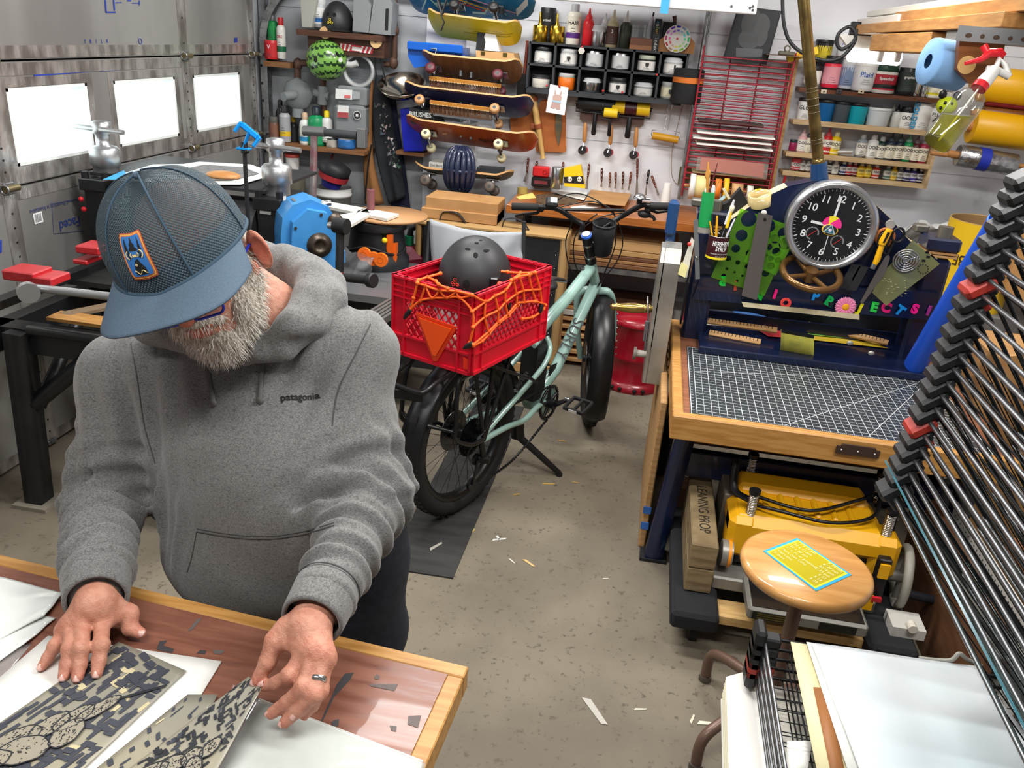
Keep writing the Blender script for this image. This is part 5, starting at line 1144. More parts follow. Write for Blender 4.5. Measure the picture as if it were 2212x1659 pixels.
bh=thing('crank_handle','turned brass crank handle on the blue press lever','handle',P(1360,675,Y=3.1));a,b=P(1318,662,Y=3.1),P(1412,668,Y=3.1);m=MB();L_=(b-a).length;m.lathe([(.006,0),(.011,.004),(.014,.012),(.010,.018),(.018,.024),(.014,.03),(.019,L_*.4),(.021,L_*.55),(.017,L_*.78),(.021,L_*.8),(.014,L_*.84),(.02,L_*.9),(.012,L_*.94),(.012,L_)],mat('turned brass','a38a4c',.25,.85),24,zto(a,b-a));m.build('grip',bh)
vl=thing('valve_rod','grey linkage rod with knob clipped to the gear guard','rod',P(1390,765,Y=3.05));m=MB();m.tube([P(1399,640,Y=3.1),P(1400,690,Y=3.06),P(1392,760,Y=3.05)],.004,sil,6);m.box(P(1396,715,Y=3.06),(.018,.012,.085),C('5f6164',.5),bev=.003);m.cyl(P(1370,762,Y=3.05),P(1415,768,Y=3.05),.014,C('a7a196',.5),n=12);m.cyl(P(1368,762,Y=3.04),P(1374,763,Y=3.04),.026,C('6d6860',.5),n=8);m.build('rod',vl)
m=MB();m.slab([P(*p,Y=3.0) for p in ((1494,512),(1500,520),(1484,600),(1466,592))],.001,C('d8d6c8',.6));m.slab([P(*p,Y=2.99) for p in ((1472,566),(1486,575),(1480,600),(1464,592))],.0012,C('e8e3a0',.6));o=solo(m,'paper_tag','white and yellow paper tag pinned on the left press post','tag');m=MB();m.ell(P(1489,527,Y=2.99),.007,C('d8302a',.4));m.build('push_pin',o,label='red push pin')
m=MB();m.slab([W(1498,475,.08),W(1508,474,.08),W(1512,602,.08),W(1502,603,.08)][::-1],.0015,C('84888c',.4,.6));m.ell(W(1505,556,.084),.006,sil);solo(m,'steel_rule','narrow steel rule hanging on the left navy press post','ruler')
# drying rack at the right edge
YR=1.6;YN=.72
rod=mat('dark steel rod','8a8c8f',.3,.9);wire=mat('black wire','2b2c2e',.35,.8);capm=mat('black corner cap','1d1e20',.42);capr=mat('red corner cap','a8332a',.45)
rack=thing('drying_rack','steel wire print drying rack with stacked hinged trays at the right','drying rack',(.95,1.15,0))
caps=[(2204,392),(2190,424),(2172,457),(2160,491),(2143,525),(2130,559),(2115,590),(2101,624),(2086,655),(2076,687),(2061,718),(2050,749),(2038,779),(2025,809),(2013,837),(2000,864),(1989,895),(1977,923),(1968,949),(1956,976),(1945,1003),(1933,1030),(1914,1058)]
def cap(m,c,t,n,mt):m.box((0,0,.004),(.026,.06,.056),mt,M=frame(c,t,(0,1,0)),bev=.007);m.box((0,0,-.004),(.05,.034,.026),mt,M=frame(c+t*.024,t,(0,1,0)),bev=.004)
LT=.53
def tray(c,ph,mt,nm='tray',full=1,rw=.0042):
 t=V((_c(ph),0,-_s(ph)));n=V((_s(ph),0,_c(ph)));c=c+t*.012
 m=MB();e=V((0,YN-YR,0));h=t*LT
 m.tube([c+V((0,-.02,0)),c+e],rw,rod,8);m.tube([c,c+h],rw,wire,8);m.tube([c+h,c+h+e],rw,rod,8);m.tube([c+e,c+e+h],rw,wire,8)
 m.tube([c+h*.5+n*-.004,c+h*.5+e-n*.004],rw*.8,rod,6);m.tube([c+h*.12-n*.004,c+h*.12+e-n*.004],rw*.5,wire,6)
 for k in range(1,9):y=e*(k/9);m.tube([c+y,c+y+h],.0013,wire,5)
 o=m.build(nm,rack);q=MB();cap(q,c-t*.012+n*.0,t,n,mt);q.build('corner_cap',o,label='red corner cap' if mt is capr else None);return t,n
GL=None
for i,(x,y) in enumerate(caps):
 c=P(x+6,y-4,Y=YR);f=1-i/(len(caps)-1);ph=math.radians(48+8*f)
 t,n=tray(c,ph,capr if i in (7,17) else capm)
 if i==len(caps)-1:GL=(c,t,n)
 if i==len(caps)-2:GL2=(c,t,n)
zf=.55;cf=P(1640,1378,Z=zf)
for k in range(5):
 z=zf-.028*k;tray(V((cf.x,YR,z)),0,capr if k==3 else capm,rw=.004)
m=MB()
for y in (YR-.06,YN+.06):m.box((cf.x+LT+.06,y,.8),(.05,.04,1.56),rod)
for y in (YR-.06,YN+.06):m.box((cf.x+LT-.2,y,.06),(.62,.04,.04),rod);m.box((cf.x+.1,y,.25),(.03,.03,.36),rod);m.cyl((cf.x+.08,y-.015,.03),(cf.x+.08,y+.015,.03),.03,rub);m.cyl((cf.x+LT,y-.015,.03),(cf.x+LT,y+.015,.03),.03,rub)
m.build('rack_frame',rack)
c,t,n=GL;m=MB();o_=c+n*.020-t*.03;e=V((0,YN-YR-.05,0));m.slab([o_+V((0,.05,0)),o_+e,o_+e+t*.40,o_+V((0,.05,0))+t*.40],.004,glass('sheet glass','dfeeec',.03,.04));
gs=solo(m,'glass_sheet','sheet of glass with blue green edge lying on the lowest tilted tray','glass sheet')
m=MB();m.slab([o_+V((0,.05,0))-t*.001,o_+e-t*.001,o_+e-t*.001+n*.004,o_+V((0,.05,0))-t*.001+n*.004],.0015,C('2f6470',.15));m.build('glass_edge',gs,label='blue green edge')
def flat(name,label,pts,z,mt,cat='paper',t=.0015,curl=0,grp=None):
 q=[P(*p,Z=z) for p in pts];m=MB()
 if curl:m.grid(lambda u,v:q[0].lerp(q[1],u).lerp(q[3].lerp(q[2],u),v)+V((0,0,curl*(_s(u*7+v*3)*.5+_s(v*11+u*2)*.5))),24,24,mt,thick=-t)
 else:m.grid(lambda u,v:q[0].lerp(q[1],u).lerp(q[3].lerp(q[2],u),v),2,2,mt,thick=-t)
 return solo(m,name,label,cat,group=grp)
whp=mat('white paper','e9e8e2',.6);crp=mat('cream paper','e6dcae',.65);pbag=mat('milky plastic film','e6ebee',.10,coat=.8,col2='dfe6ec',scale=3,bump=.5,bscale=14)
flat('paper','cream paper strip at the left of the sheets on the flat rack tray',[(1708,1386),(1745,1392),(1850,1690),(1770,1690)],zf+.007,crp)
flat('wood_strip','brown wooden strip lying under the plastic on the flat rack tray',[(1757,1484),(1788,1486),(1830,1690),(1800,1690)],zf+.010,C('a0683a',.5),'strip')
flat('paper','white paper with clear border on the flat rack tray',[(1742,1386),(1800,1397),(1870,1690),(1840,1690)],zf+.012,whp)
flat('plastic_sleeve','large milky plastic sleeve of sheets covering the flat rack tray',[(1752,1388),(2108,1440),(2290,1690),(1868,1690)],zf+.018,pbag,'plastic sleeve',curl=.003)
flat('paper','white paper under the flat tray wires, folded corner showing',[(1700,1600),(1755,1600),(1745,1659),(1695,1690)],zf-.02,whp)
flat('paper','grey white paper on a lower tray seen between the rack wires',[(1668,1480),(1730,1490),(1770,1690),(1690,1690)],zf-.115,C('d9d6ca',.7))
m=MB();q=[P(1568,1462,Z=.40),P(1618,1448,Z=.40),P(1690,1690,Z=.40),P(1575,1690,Z=.40)];
for k in range(6):m.slab([p-V((0,0,.01*k)) for p in q][::-1],-.0012,crp if k%2 else whp)
m.slab([p-V((0,0,.07)) for p in q][::-1],-.004,whp);m.box(((q[0].x+q[2].x)/2+.05,(q[0].y+q[3].y)/2-.05,.17),(.08,.2,.30),C('2a2b2d',.6));solo(m,'paper_stack','stack of white and cream paper sheets jutting out left of the drying rack','paper stack')
m=MB();m.tube(spline([P(1985,1422,Z=zf+.01),P(2050,1427,Z=zf+.02),P(2072,1412,Z=zf+.04),P(2090,1425,Z=zf+.02),P(2120,1438,Z=zf+.01)],6),.005,C('a9a59c',.5),8);solo(m,'power_cable','bent grey cable along the back edge of the flat rack tray','cable')
sz=.60;sc0=(P(1617,1195,Z=sz)+P(1880,1262,Z=sz))/2+V((0,.02,0));sr=.166
seatw=mat('varnished beech','cf9a5b',.28,col2='bd8648',scale=5,stretch=(1,7,7),coat=.4);brn=mat('brown enamel tube','6e564a',.35,.2)
stool=thing('stool','round wooden stool with brown bent tube legs in front of the planer','stool',(sc0.x,sc0.y,0))
m=MB();m.lathe([(1e-4,sz-.034),(sr-.02,sz-.034),(sr-.004,sz-.028),(sr,sz-.016),(sr-.003,sz-.005),(sr-.012,sz),(1e-4,sz)],seatw,56,MTr((sc0.x,sc0.y,0)),cap=False);m.build('seat',stool)
m=MB();m.cyl((sc0.x,sc0.y,.12),(sc0.x,sc0.y,sz-.03),.0185,brn,n=20);m.cyl((sc0.x,sc0.y,sz-.05),(sc0.x,sc0.y,sz-.033),.06,brn);m.build('column',stool)
ft=P(1522,1468,Z=.0);fa=math.atan2(ft.y-sc0.y,ft.x-sc0.x);fr_=(V((ft.x,ft.y,0))-V((sc0.x,sc0.y,0))).length
for k in range(4):
 a=fa+k*_pi/2;d=V((_c(a),_s(a),0));o=V((sc0.x,sc0.y,0));m=MB();m.tube(spline([o+V((0,0,.16)),o+d*fr_*.45+V((0,0,.15)),o+d*fr_*.85+V((0,0,.125)),o+d*fr_*.99+V((0,0,.09)),o+d*fr_+V((0,0,.02))],5),.0155,brn,10);m.cyl(o+d*fr_,o+d*fr_+V((0,0,.02)),.019,C('6d675f',.4,.6));m.build('leg',stool)
stk=thing('price_card','yellow and blue laminated price card lying on the stool seat','card',(sc0.x,sc0.y,sz))
q=[P(*p,Z=sz+.001) for p in ((1722,1162),(1840,1242),(1763,1277),(1648,1190))];c=sum(q,V((0,0,0)))/4
m=MB()
for k,cl in ((1,'3ba7cf'),(.91,'e8e23a'),(.85,'b5a51c')):m.slab([c+(p-c)*k+V((0,0,.0004*(1-k)*10)) for p in q][::-1],-.0004 if False else .0004,C(cl,.25))
m.build('card_sheet',stk);xd=(q[1]-q[0]).normalized();yd=(q[0]-q[3]);yd=(yd-xd*yd.dot(xd)).normalized();wc=(q[1]-q[0]).length;hc_=(q[0]-q[3]).length;yt=C('e8e29a',.5)
def ct(s,u,v,al,sz_=.0125):text(s,sz_,yt,frame(q[3]+(q[1]-q[0])*u+(q[0]-q[3])*v+V((0,0,.0022)),xd,yd),stk,align=al,ex=0)
for k,s in enumerate(('11 x 14 psh','22 x 15 psh','22 x 30 psh','11 x 14 w/ graphite','Petri Dish Litho','Vial Litho','T-Shirt')):ct(s,.10,.88-k*.12,'LEFT')
for k,s in enumerate(('$ 34 psh','$123 psh','$234 psh','$123 psh','$ 23','$ 23','$ 23')):ct(s,.90,.88-k*.12,'RIGHT')
dol=thing('dolly','wooden furniture dolly with black carpeted ends on casters','dolly',(.62,2.4,0));dw=mat('pale pine','cdaa72',.6,col2='bd975e',scale=9,stretch=(1,9,9));carp=mat('black carpet','202124',.98,bump=1,scale=240)
for y in (2.25,2.72):m=MB();m.box((.62,y,.115),(.62,.09,.03),dw);m.build('rail',dol)
for x in (.33,.93):m=MB();m.box((x,2.48,.125),(.15,.66,.065),carp,bev=.012);m.build('carpeted_bar',dol)
for x in (.34,.92):
 for y in (2.24,2.7):m=MB();m.cyl((x-.012,y,.04),(x+.012,y,.04),.039,rub,n=20);m.box((x,y,.078),(.045,.05,.03),C('9a968d',.4,.7));m.build('caster',dol)
pln=thing('thickness_planer','yellow and black thickness planer on the dolly under the press table','planer',(.66,2.5,.16));yel=mat('yellow planer casting','e0a413',.4);gcast=mat('grey planer casting','84827a',.45,.3)
m=MB();m.box((.64,2.48,.18),(.52,.34,.05),gcast,bev=.006);m.box((.66,2.24,.20),(.36,.18,.045),gcast,bev=.008);m.box((.66,2.24,.2235),(.335,.16,.003),mat('black planer bed','15171a',.25,coat=.4));m.build('base',pln)
for x in (.55,.75):t_=MB();t_.box((x,2.1485,.2),(.11,.002,.028),C('16160f',.5));t_.build('warning_label',pln)
for k in range(3):text('WARNING  DISCONNECT POWER BEFORE SERVICE',.0058,C('a8912a',.6),WALLM(V((.55,2.1472,.208-.008*k))),pln,sx=.62,ex=0);
m=MB();m.box((.66,2.50,.36),(.50,.28,.10),yel,bev=.03);m.box((.66,2.60,.41),(.44,.12,.05),yel,bev=.02);m.box((.66,2.50,.27),(.44,.24,.10),C('1a1a1b',.5),bev=.01)
for x in (.455,.905):m.box((x,2.42,.33),(.09,.12,.15),yel,bev=.02)
for k in range(6):m.box((.53+.055*k,2.50,.412),(.02,.14,.012),yel,M=None,bev=.005)
m.build('head',pln)
m=MB();a,b=P(1607,1172,Y=2.40),P(1612,1120,Y=2.40);
for x,y in ((a.x,2.40),(.90,2.40),(a.x+.02,2.66),(.93,2.66)):
 m=MB()
 for k in range(14):m.ring((x,y,.40+.006*k),(0,0,1),.0135,.0032,sil,14,6)
 m.cyl((x,y,.38),(x,y,.485),.011,sil);m.cyl((x,y,.485),(x,y,.498),.019,blk);m.build('spring_post',pln)
m=MB();q=[P(*p,Y=2.57) for p in ((1692,1082),(1862,1106),(1858,1128),(1690,1105))];m.slab(q[::-1],.004,C('1d1a17',.5));m.build('name_plate',pln);c=sum(q,V((0,0,0)))/4
text('DEWALT',.035,C('6a4a22',.5),frame(c+V((0,-.006,0)),q[1]-q[0],q[0]-q[3]),pln,bold=.0012,sx=1.1)
m=MB();wc_=V((.985,2.40,.26));m.ring(wc_,(1,-.15,0),.095,.015,C('8e8b80',.5),36,10);m.cyl(wc_,wc_+V((-.06,0,0)),.02,gcast);m.tube([wc_+V((0,0,-.09)),wc_+V((0,0,.09))],.012,gcast,6);m.cyl(wc_+V((.02,-.02,-.05)),wc_+V((.12,.0,-.07)),.015,C('23262c',.4));m.build('crank_wheel',pln)
m=MB();m.cyl((.40,2.36,.27),(.435,2.36,.27),.044,C('8b8982',.4,.4),n=24);m.cyl((.42,2.36,.27),(.43,2.36,.27),.046,C('e88a1a',.4),n=24);m.build('adjust_knob',pln)
m=MB();m.tube(spline([V((.47,2.44,.42)),V((.55,2.40,.435)),V((.72,2.38,.43)),V((.86,2.44,.44)),V((.90,2.56,.46)),V((.83,2.52,.45)),V((.66,2.42,.44)),V((.50,2.46,.44))],6),.006,blk,8);m.build('power_cord',pln)
m=MB();m.box((.89,2.32,.30),(.04,.03,.14),blk,bev=.004);m.box((.89,2.302,.33),(.03,.01,.05),yel);m.box((.865,2.29,.215),(.03,.015,.05),yel);m.box((.885,2.285,.235),(.03,.012,.015),C('b5222a',.4));m.build('gauge',pln)
m=MB();m.tube(spline([V((.90,2.56,.50)),V((.94,2.52,.48)),V((.93,2.45,.40)),V((.91,2.42,.48))],5),.014,blk,8,flat=.5);m.tube(spline([V((.43,2.6,.50)),V((.43,2.52,.42)),V((.50,2.46,.42))],5),.014,blk,8,flat=.5);m.build('lift_handle',pln)
m=MB();m.box((.98,2.26,.175),(.10,.09,.035),C('c9c7bf',.5));m.cyl((.985,2.235,.20),(.985,2.205,.20),.014,C('ded9cb',.5));solo(m,'white_bracket','white plastic bracket with tube on the right carpeted bar','bracket')
old=mat('weathered timber','8d7a59',.8,col2='6f5d41',scale=8,stretch=(1,1,6),bump=.4)
def prop(x,z,label,txt=None):
 o=thing('timber_prop',label,'timber',(x,2.5,z));m=MB();m.box((x,2.50,z+.045),(.085,.46,.09),old,bev=.004);m.build('beam',o)
 if txt:text(txt,.05,C('2c261d',.7),frame((x,2.50,z+.0912),(0,-1,0),(1,0,0)),o,ex=0,sx=.9)
prop(.335,.16,'lower weathered timber prop lying on the left carpeted bar');prop(.335,.252,'upper weathered timber prop with pencil writing on the left bar','LEANING PROP')
def bx(name,label,cat,a,b,mt,rot=0,bev=.004,grp=None):
 a,b=V(a),V(b);m=MB();c=(a+b)/2;m.box((0,0,0),b-a,mt,M=MTr(c)@MRo(rot,4,'Z'),bev=bev);return solo(m,name,label,cat,group=grp)
bx('panel_board','tall plywood edge leaning beside the left press leg','board',(.15,2.72,.0),(.175,3.4,.62),ply);
m=MB();
for z in (.17,.10):m.box((.1625,2.718,z),(.03,.003,.03),C('3a6fc0',.5))
solo(m,'blue_tape','blue tape pieces on the plywood edge by the press leg','tape')
bx('wood_offcut','brown wood offcut on the floor behind the press leg','wood',(.26,2.95,.0),(.33,3.05,.16),C('6b4a32',.6))
bx('blue_box','dark blue printed box lid under the press tabletop','box',(.36,2.9,.50),(.66,3.15,.535),C('1b2a5c',.4),.35);bx('board_stack','stack of brown chipboard sheets under the press tabletop','board',(.32,2.86,.42),(.72,3.2,.495),mat('chipboard','94744c',.7,col2='7d6040',scale=30),.2)
bx('wood_block','wooden block with stamped print beside the chipboard stack','block',(.25,2.9,.45),(.31,2.98,.54),C('b68a52',.6));bx('shelf_board','thin brown shelf board behind the cross rail under the table','board',(.28,2.95,.36),(1.18,3.28,.385),C('7a5230',.5));
bx('stone_bag','dark bag of black stones under the press tabletop','bag',(.74,2.9,.40),(1.02,3.2,.55),mat('black stones','1b1917',.6,col2='453c30',scale=28,bump=1.5),bev=.04)
m=MB();m.cyl((1.16,2.85,.42),(1.16,2.85,.60),.075,C('141416',.35),n=24);
for z in (.45,.57):m.cyl((1.16,2.85,z),(1.16,2.85,z+.012),.0765,sil,n=24)
solo(m,'black_canister','black canister with silver bands under the press table','canister')
bx('motor_box','grey motor box behind the yellow planer column','box',(.40,2.52,.16),(.45,2.70,.40),C('5c554c',.5))
m=MB();m.slab([(.27,2.62,.02),(.34,2.58,.005),(.36,2.55,.07),(.28,2.66,.10)],.002,C('8fb3c0',.6));solo(m,'blue_paper','crumpled pale blue paper by the left press leg foot','paper')
dk=mat('dark plywood','5d3d27',.6,col2='6d4930',scale=6,stretch=(1,1,6))
bx('plywood_sheet','dark plywood sheet standing behind the rack at lower right','board',(1.10,2.0,.0),(1.13,2.75,.42),dk);bx('plywood_sheet','reddish plywood sheet standing nearest the rack at lower right','board',(1.20,1.7,.0),(1.23,2.3,.52),mat('reddish plywood','7d4b2a',.6))
pg=bx('pegboard','white pegboard panel standing between plywood sheets at lower right','pegboard',(1.16,1.9,.0),(1.168,2.6,.46),C('b9b7b0',.6));m=MB()
for i in range(26):
 for j in range(16):m.cyl((1.1592,1.92+i*.026,.03+j*.026),(1.1601,1.92+i*.026,.03+j*.026),.003,C('222222'),n=6)
m.build('peg_holes',pg,kind='stuff')
m=MB();a,b=P(2163,478,Y=2.7),P(2036,690,Y=2.95);b=a+(b-a)*((a.z-.75)/(a.z-b.z));
m.lathe([(.040,0),(.040,(a-b).length)],mat('blue tube plastic','2257cf',.35),28,zto(b,a-b),cap=False);m.lathe([(.036,.0),(.036,(a-b).length-.002)],C('2f6be0',.4),28,zto(b,a-b),cap=False);m.ring(a,a-b,.038,.0025,C('4b80ea',.4),28,6);solo(m,'blue_tube','long blue plastic tube leaning between press and drying rack','tube')
yf=thing('concrete_form_tube','large yellow cardboard form tube with black upside down lettering','tube',P(2085,560,Y=3.9));q0=P(2040,548,Y=3.9);q1=P(2160,575,Y=3.9);rY=.155;cY=(q0+q1)/2+V((.02,.0,0));zT=P(2090,482,Y=3.8).z
m=MB();m.lathe([(rY,.80),(rY,zT)],mat('yellow form cardboard','f0c41c',.5),36,MTr((cY.x,cY.y,0)),cap=False);m.lathe([(rY-.006,.80),(rY-.006,zT)],mat('brown card inside','9a7a50',.8),36,MTr((cY.x,cY.y,0)),cap=False);m.ring((cY.x,cY.y,zT),(0,0,1),rY-.003,.003,C('b08d55',.8),36,6);m.build('tube_wall',yf)
for s,z,sz in (('QUIK-TUBE',zT-.16,.07),('concrete form',zT-.20,.025)):
 o=text(s,sz,C('3b2a10',.7),WALLM(V((cY.x-.02,cY.y-rY,z)))@MRo(_pi,4,'Z'),yf,ex=0,sx=.75,bold=.001);wrap(o,V((cY.x,cY.y,0)),rY)
m=MB();m.box((0,0,0),(.5,.012,.9),cardb,M=MTr((1.5,2.75,.62))@MRo(-.25,4,'Y')@MRo(.3,4,'X'));cbx=solo(m,'cardboard_sheet','large brown cardboard sheet with writing behind the drying rack','cardboard')
text('CLEAR',.07,C('4a3620',.7),frame((1.40,2.70,.70),(.92,.0,.25),(-.2,-.25,.9)),cbx,ex=0);
bx('cardboard_box','tall brown cardboard box with orange marking behind the blue tube','box',(1.30,2.95,0),(1.6,3.3,.86),cardb);m=MB();m.slab([(1.32,2.948,.45),(1.37,2.948,.45),(1.40,2.948,.78),(1.36,2.948,.78)],.002,C('e06a1a',.6));solo(m,'orange_tape','orange tape stripe on the cardboard box behind the blue tube','tape')
bx('cardboard_box','open cardboard box flap high behind the top rack trays','box',(1.6,3.5,.9),(2.0,3.9,1.28),cardb,.3);
m=MB();m.slab([(1.42,2.62,.70),(1.75,2.58,.55),(1.80,2.6,.85),(1.48,2.66,1.02)],.002,whp);solo(m,'paper','white torn paper sheet caught behind the middle rack trays','paper')
bx('storage_bench','low grey bench against the back wall behind the press','bench',(.9,3.72,0),(2.6,4.95,.80),C('6d6a66',.6))
m=MB();m.grid(lambda u,v:V((1.15+.7*u,4.45+.1*v,.80+.26*_s(u*3.1)**.7*(1-.4*v)+.03*_s(u*23+v*9))),24,6,mat('clear film heap','d3d4d3',.25,coat=.5),thick=.003);solo(m,'plastic_film','crumpled translucent plastic film heaped behind the press','plastic')
m=MB();m.ell((1.55,4.2,.80),(.24,.18,.16),C('3b2a31',.4),z0=0);m.cyl((1.6,4.2,.95),(1.6,4.2,.99),.012,blk);m.box((1.6,4.2,.99),(.05,.015,.012),blk);solo(m,'kettle_lid','dark maroon domed lid with knob behind the press','lid')
# back wall: shelves, cubby, tools
def K(x,y,o=.08):return P(x,y,Y=WY-o)
def c6(x,y):return 1660+x/3.77,y/3.77
def c4(x,y):return 1120+x/3.77,y/3.77
def c3(x,y):return 860+x/3.771,y/3.771
lab=C('e4e3dd',.6);clearp=glass('clear plastic','f2f6f6',.05,.12)
def vessel(name,label,cat,x,yt,yb,w,kind,col,cap='1a1a1c',lbl=None,txt=None,grp=None,Y=4.92,cv=c6,band=None,tcol='222222'):
 b=P(*cv(x,yb),Y=Y);t=P(*cv(x,yt),Y=Y);h=t.z-b.z;r=w/3.77/2/FPX*depth(b)
 o=thing(name,label,cat,b,grp);T_=MTr(b);bm=C(col,.35) if isinstance(col,str) else col;cm=C(cap,.4)
 m=MB();q=MB()
 if kind=='bottle':      # shouldered bottle with a flip cap
  m.lathe([(r*.9,0),(r,.01*h),(r,.66*h),(r*.85,.74*h),(r*.45,.79*h),(r*.45,.82*h)],bm,18,T_);q.lathe([(r*.52,.80*h),(r*.5,.97*h),(r*.3,h)],cm,14,T_);lz=(.08,.62)
 elif kind=='dropper':   # pointed nozzle
  m.lathe([(r*.9,0),(r,.01*h),(r,.60*h),(r*.8,.69*h),(r*.5,.72*h)],bm,18,T_);q.lathe([(r*.62,.71*h),(r*.58,.80*h),(r*.3,.84*h),(r*.12,h)],cm,14,T_);lz=(.08,.56)
 elif kind=='jar':
  m.lathe([(r*.93,0),(r,.03*h),(r,.72*h),(r*.9,.78*h)],bm,24,T_);q.lathe([(r*.96,.76*h),(r*.98,.78*h),(r*.98,.97*h),(r*.94,h)],cm,24,T_);lz=(.12,.66)
 elif kind=='tub':
  m.lathe([(r*.86,0),(r*.88,.02*h),(r*.98,.88*h)],bm,28,T_);q.lathe([(r*1.0,.86*h),(r*1.03,.88*h),(r*1.03,.98*h),(r*.97,h)],cm,28,T_);lz=(.1,.75)
 elif kind=='can':
  m.lathe([(r*.97,0),(r,.02*h),(r,.98*h),(r*.97,h)],bm,24,T_);q.lathe([(r*.9,h*.96),(r*.9,h*1.001)],cm,24,T_);lz=(.1,.85)
 elif kind=='spray':
  m.lathe([(r*.97,0),(r,.02*h),(r,.74*h),(r*.7,.80*h),(r*.45,.82*h)],bm,22,T_);q.lathe([(r*.62,.80*h),(r*.62,.97*h),(r*.55,h)],cm,18,T_);lz=(.1,.7)
 elif kind=='tin':
  m.lathe([(r*.97,0),(r,.02*h),(r,.72*h)],bm,24,T_);q.lathe([(r*1.03,.70*h),(r*1.03,.80*h),(r*.9,.82*h),(r*.88,.95*h),(r*.6,h)],cm,24,T_);lz=(.1,.6)
 m.build('body',o);q.build('lid' if kind in('jar','tub','tin','can') else 'cap',o)
 if lbl:
  m=MB();n=18;rr_=r*1.012
  def rad(f):return rr_*(1 if kind!='tub' else .88+.1*f)
  m.lathe([(rad(lz[0]),lz[0]*h),(rad(lz[1]),lz[1]*h)],C(lbl,.6),24,T_,cap=False)
  if band:m.lathe([(rad(lz[0])*1.006,(lz[0]+.06)*h),(rad(lz[0]+.1)*1.006,(lz[0]+.2)*h)],C(band,.5),24,T_,cap=False)
  ls=m.build('label',o)
  zz=(lz[0]+(lz[1]-lz[0])*.72)*h
  if txt:wrap(text(txt,r*.75 if len(txt)<5 else r*1.9/len(txt)*1.5,C(tcol,.6),WALLM(b+V((0,-r,zz))),ls,ex=0,bold=.0004),b,rad(.5)*1.01)
  k=MB()
  for j in range(3):k.box((0,-rr_-.0006,(lz[0]+.06+.07*j)*h+.1*h*(1 if band else 0)),(r*(.9-.2*j),.0008,.012*h),C('55555a',.6),M=T_)
  k.build('print',ls)
 return o
shw=mat('pale shelf pine','c9ae86',.55,col2='b99b70',scale=8,stretch=(1,9,9));shd=mat('dark stained shelf','6b3d22',.45,col2='54301c',scale=8,stretch=(1,9,9))
ps=thing('paint_shelf','pale wooden three tier wall shelf of small paint bottles','shelf',K(1850,400))
for (a,b) in (((1713,264),(2003,290)),((1697,335),(2008,361)),((1690,375),(1996,404))):
 p,q=K(*a,.16),K(*b,.16);m=MB();m.box(((p.x+q.x)/2,WY-.08,(p.z+q.z)/2),(q.x-p.x,.155,.016),shw);m.box(((p.x+q.x)/2,WY-.155,(p.z+q.z)/2+.005),(q.x-p.x,.012,.026),shw);m.build('shelf_board',ps)
p,q=K(2018,322,.15),K(1998,404,.15);m=MB();m.box((q.x,WY-.08,(p.z+q.z)/2),(.016,.155,p.z-q.z+.02),shw);m.build('side_panel',ps)
p,q=K(1728,190,.16),K(2030,222,.16);m=MB();m.box(((p.x+q.x)/2,WY-.08,(p.z+q.z)/2),(q.x-p.x,.155,.02),shd)
for x,cl in ((450,'d8cbb0'),(575,'3a3a3c'),(755,'d8cbb0')):c=K(*c6(x,745),.163);m.box(c,(.028,.008,.02),C(cl,.5));m.cyl(c,c-V((0,.008,0)),.004,blk,n=8)
us=solo(m,'wall_shelf','dark stained upper wall shelf carrying the large paint tubs','shelf')
G1='large paint tubs on the dark upper shelf';G2='containers on the second paint shelf';G3='squeeze paint bottles on the third shelf';G4='small paint bottles on the bottom shelf'
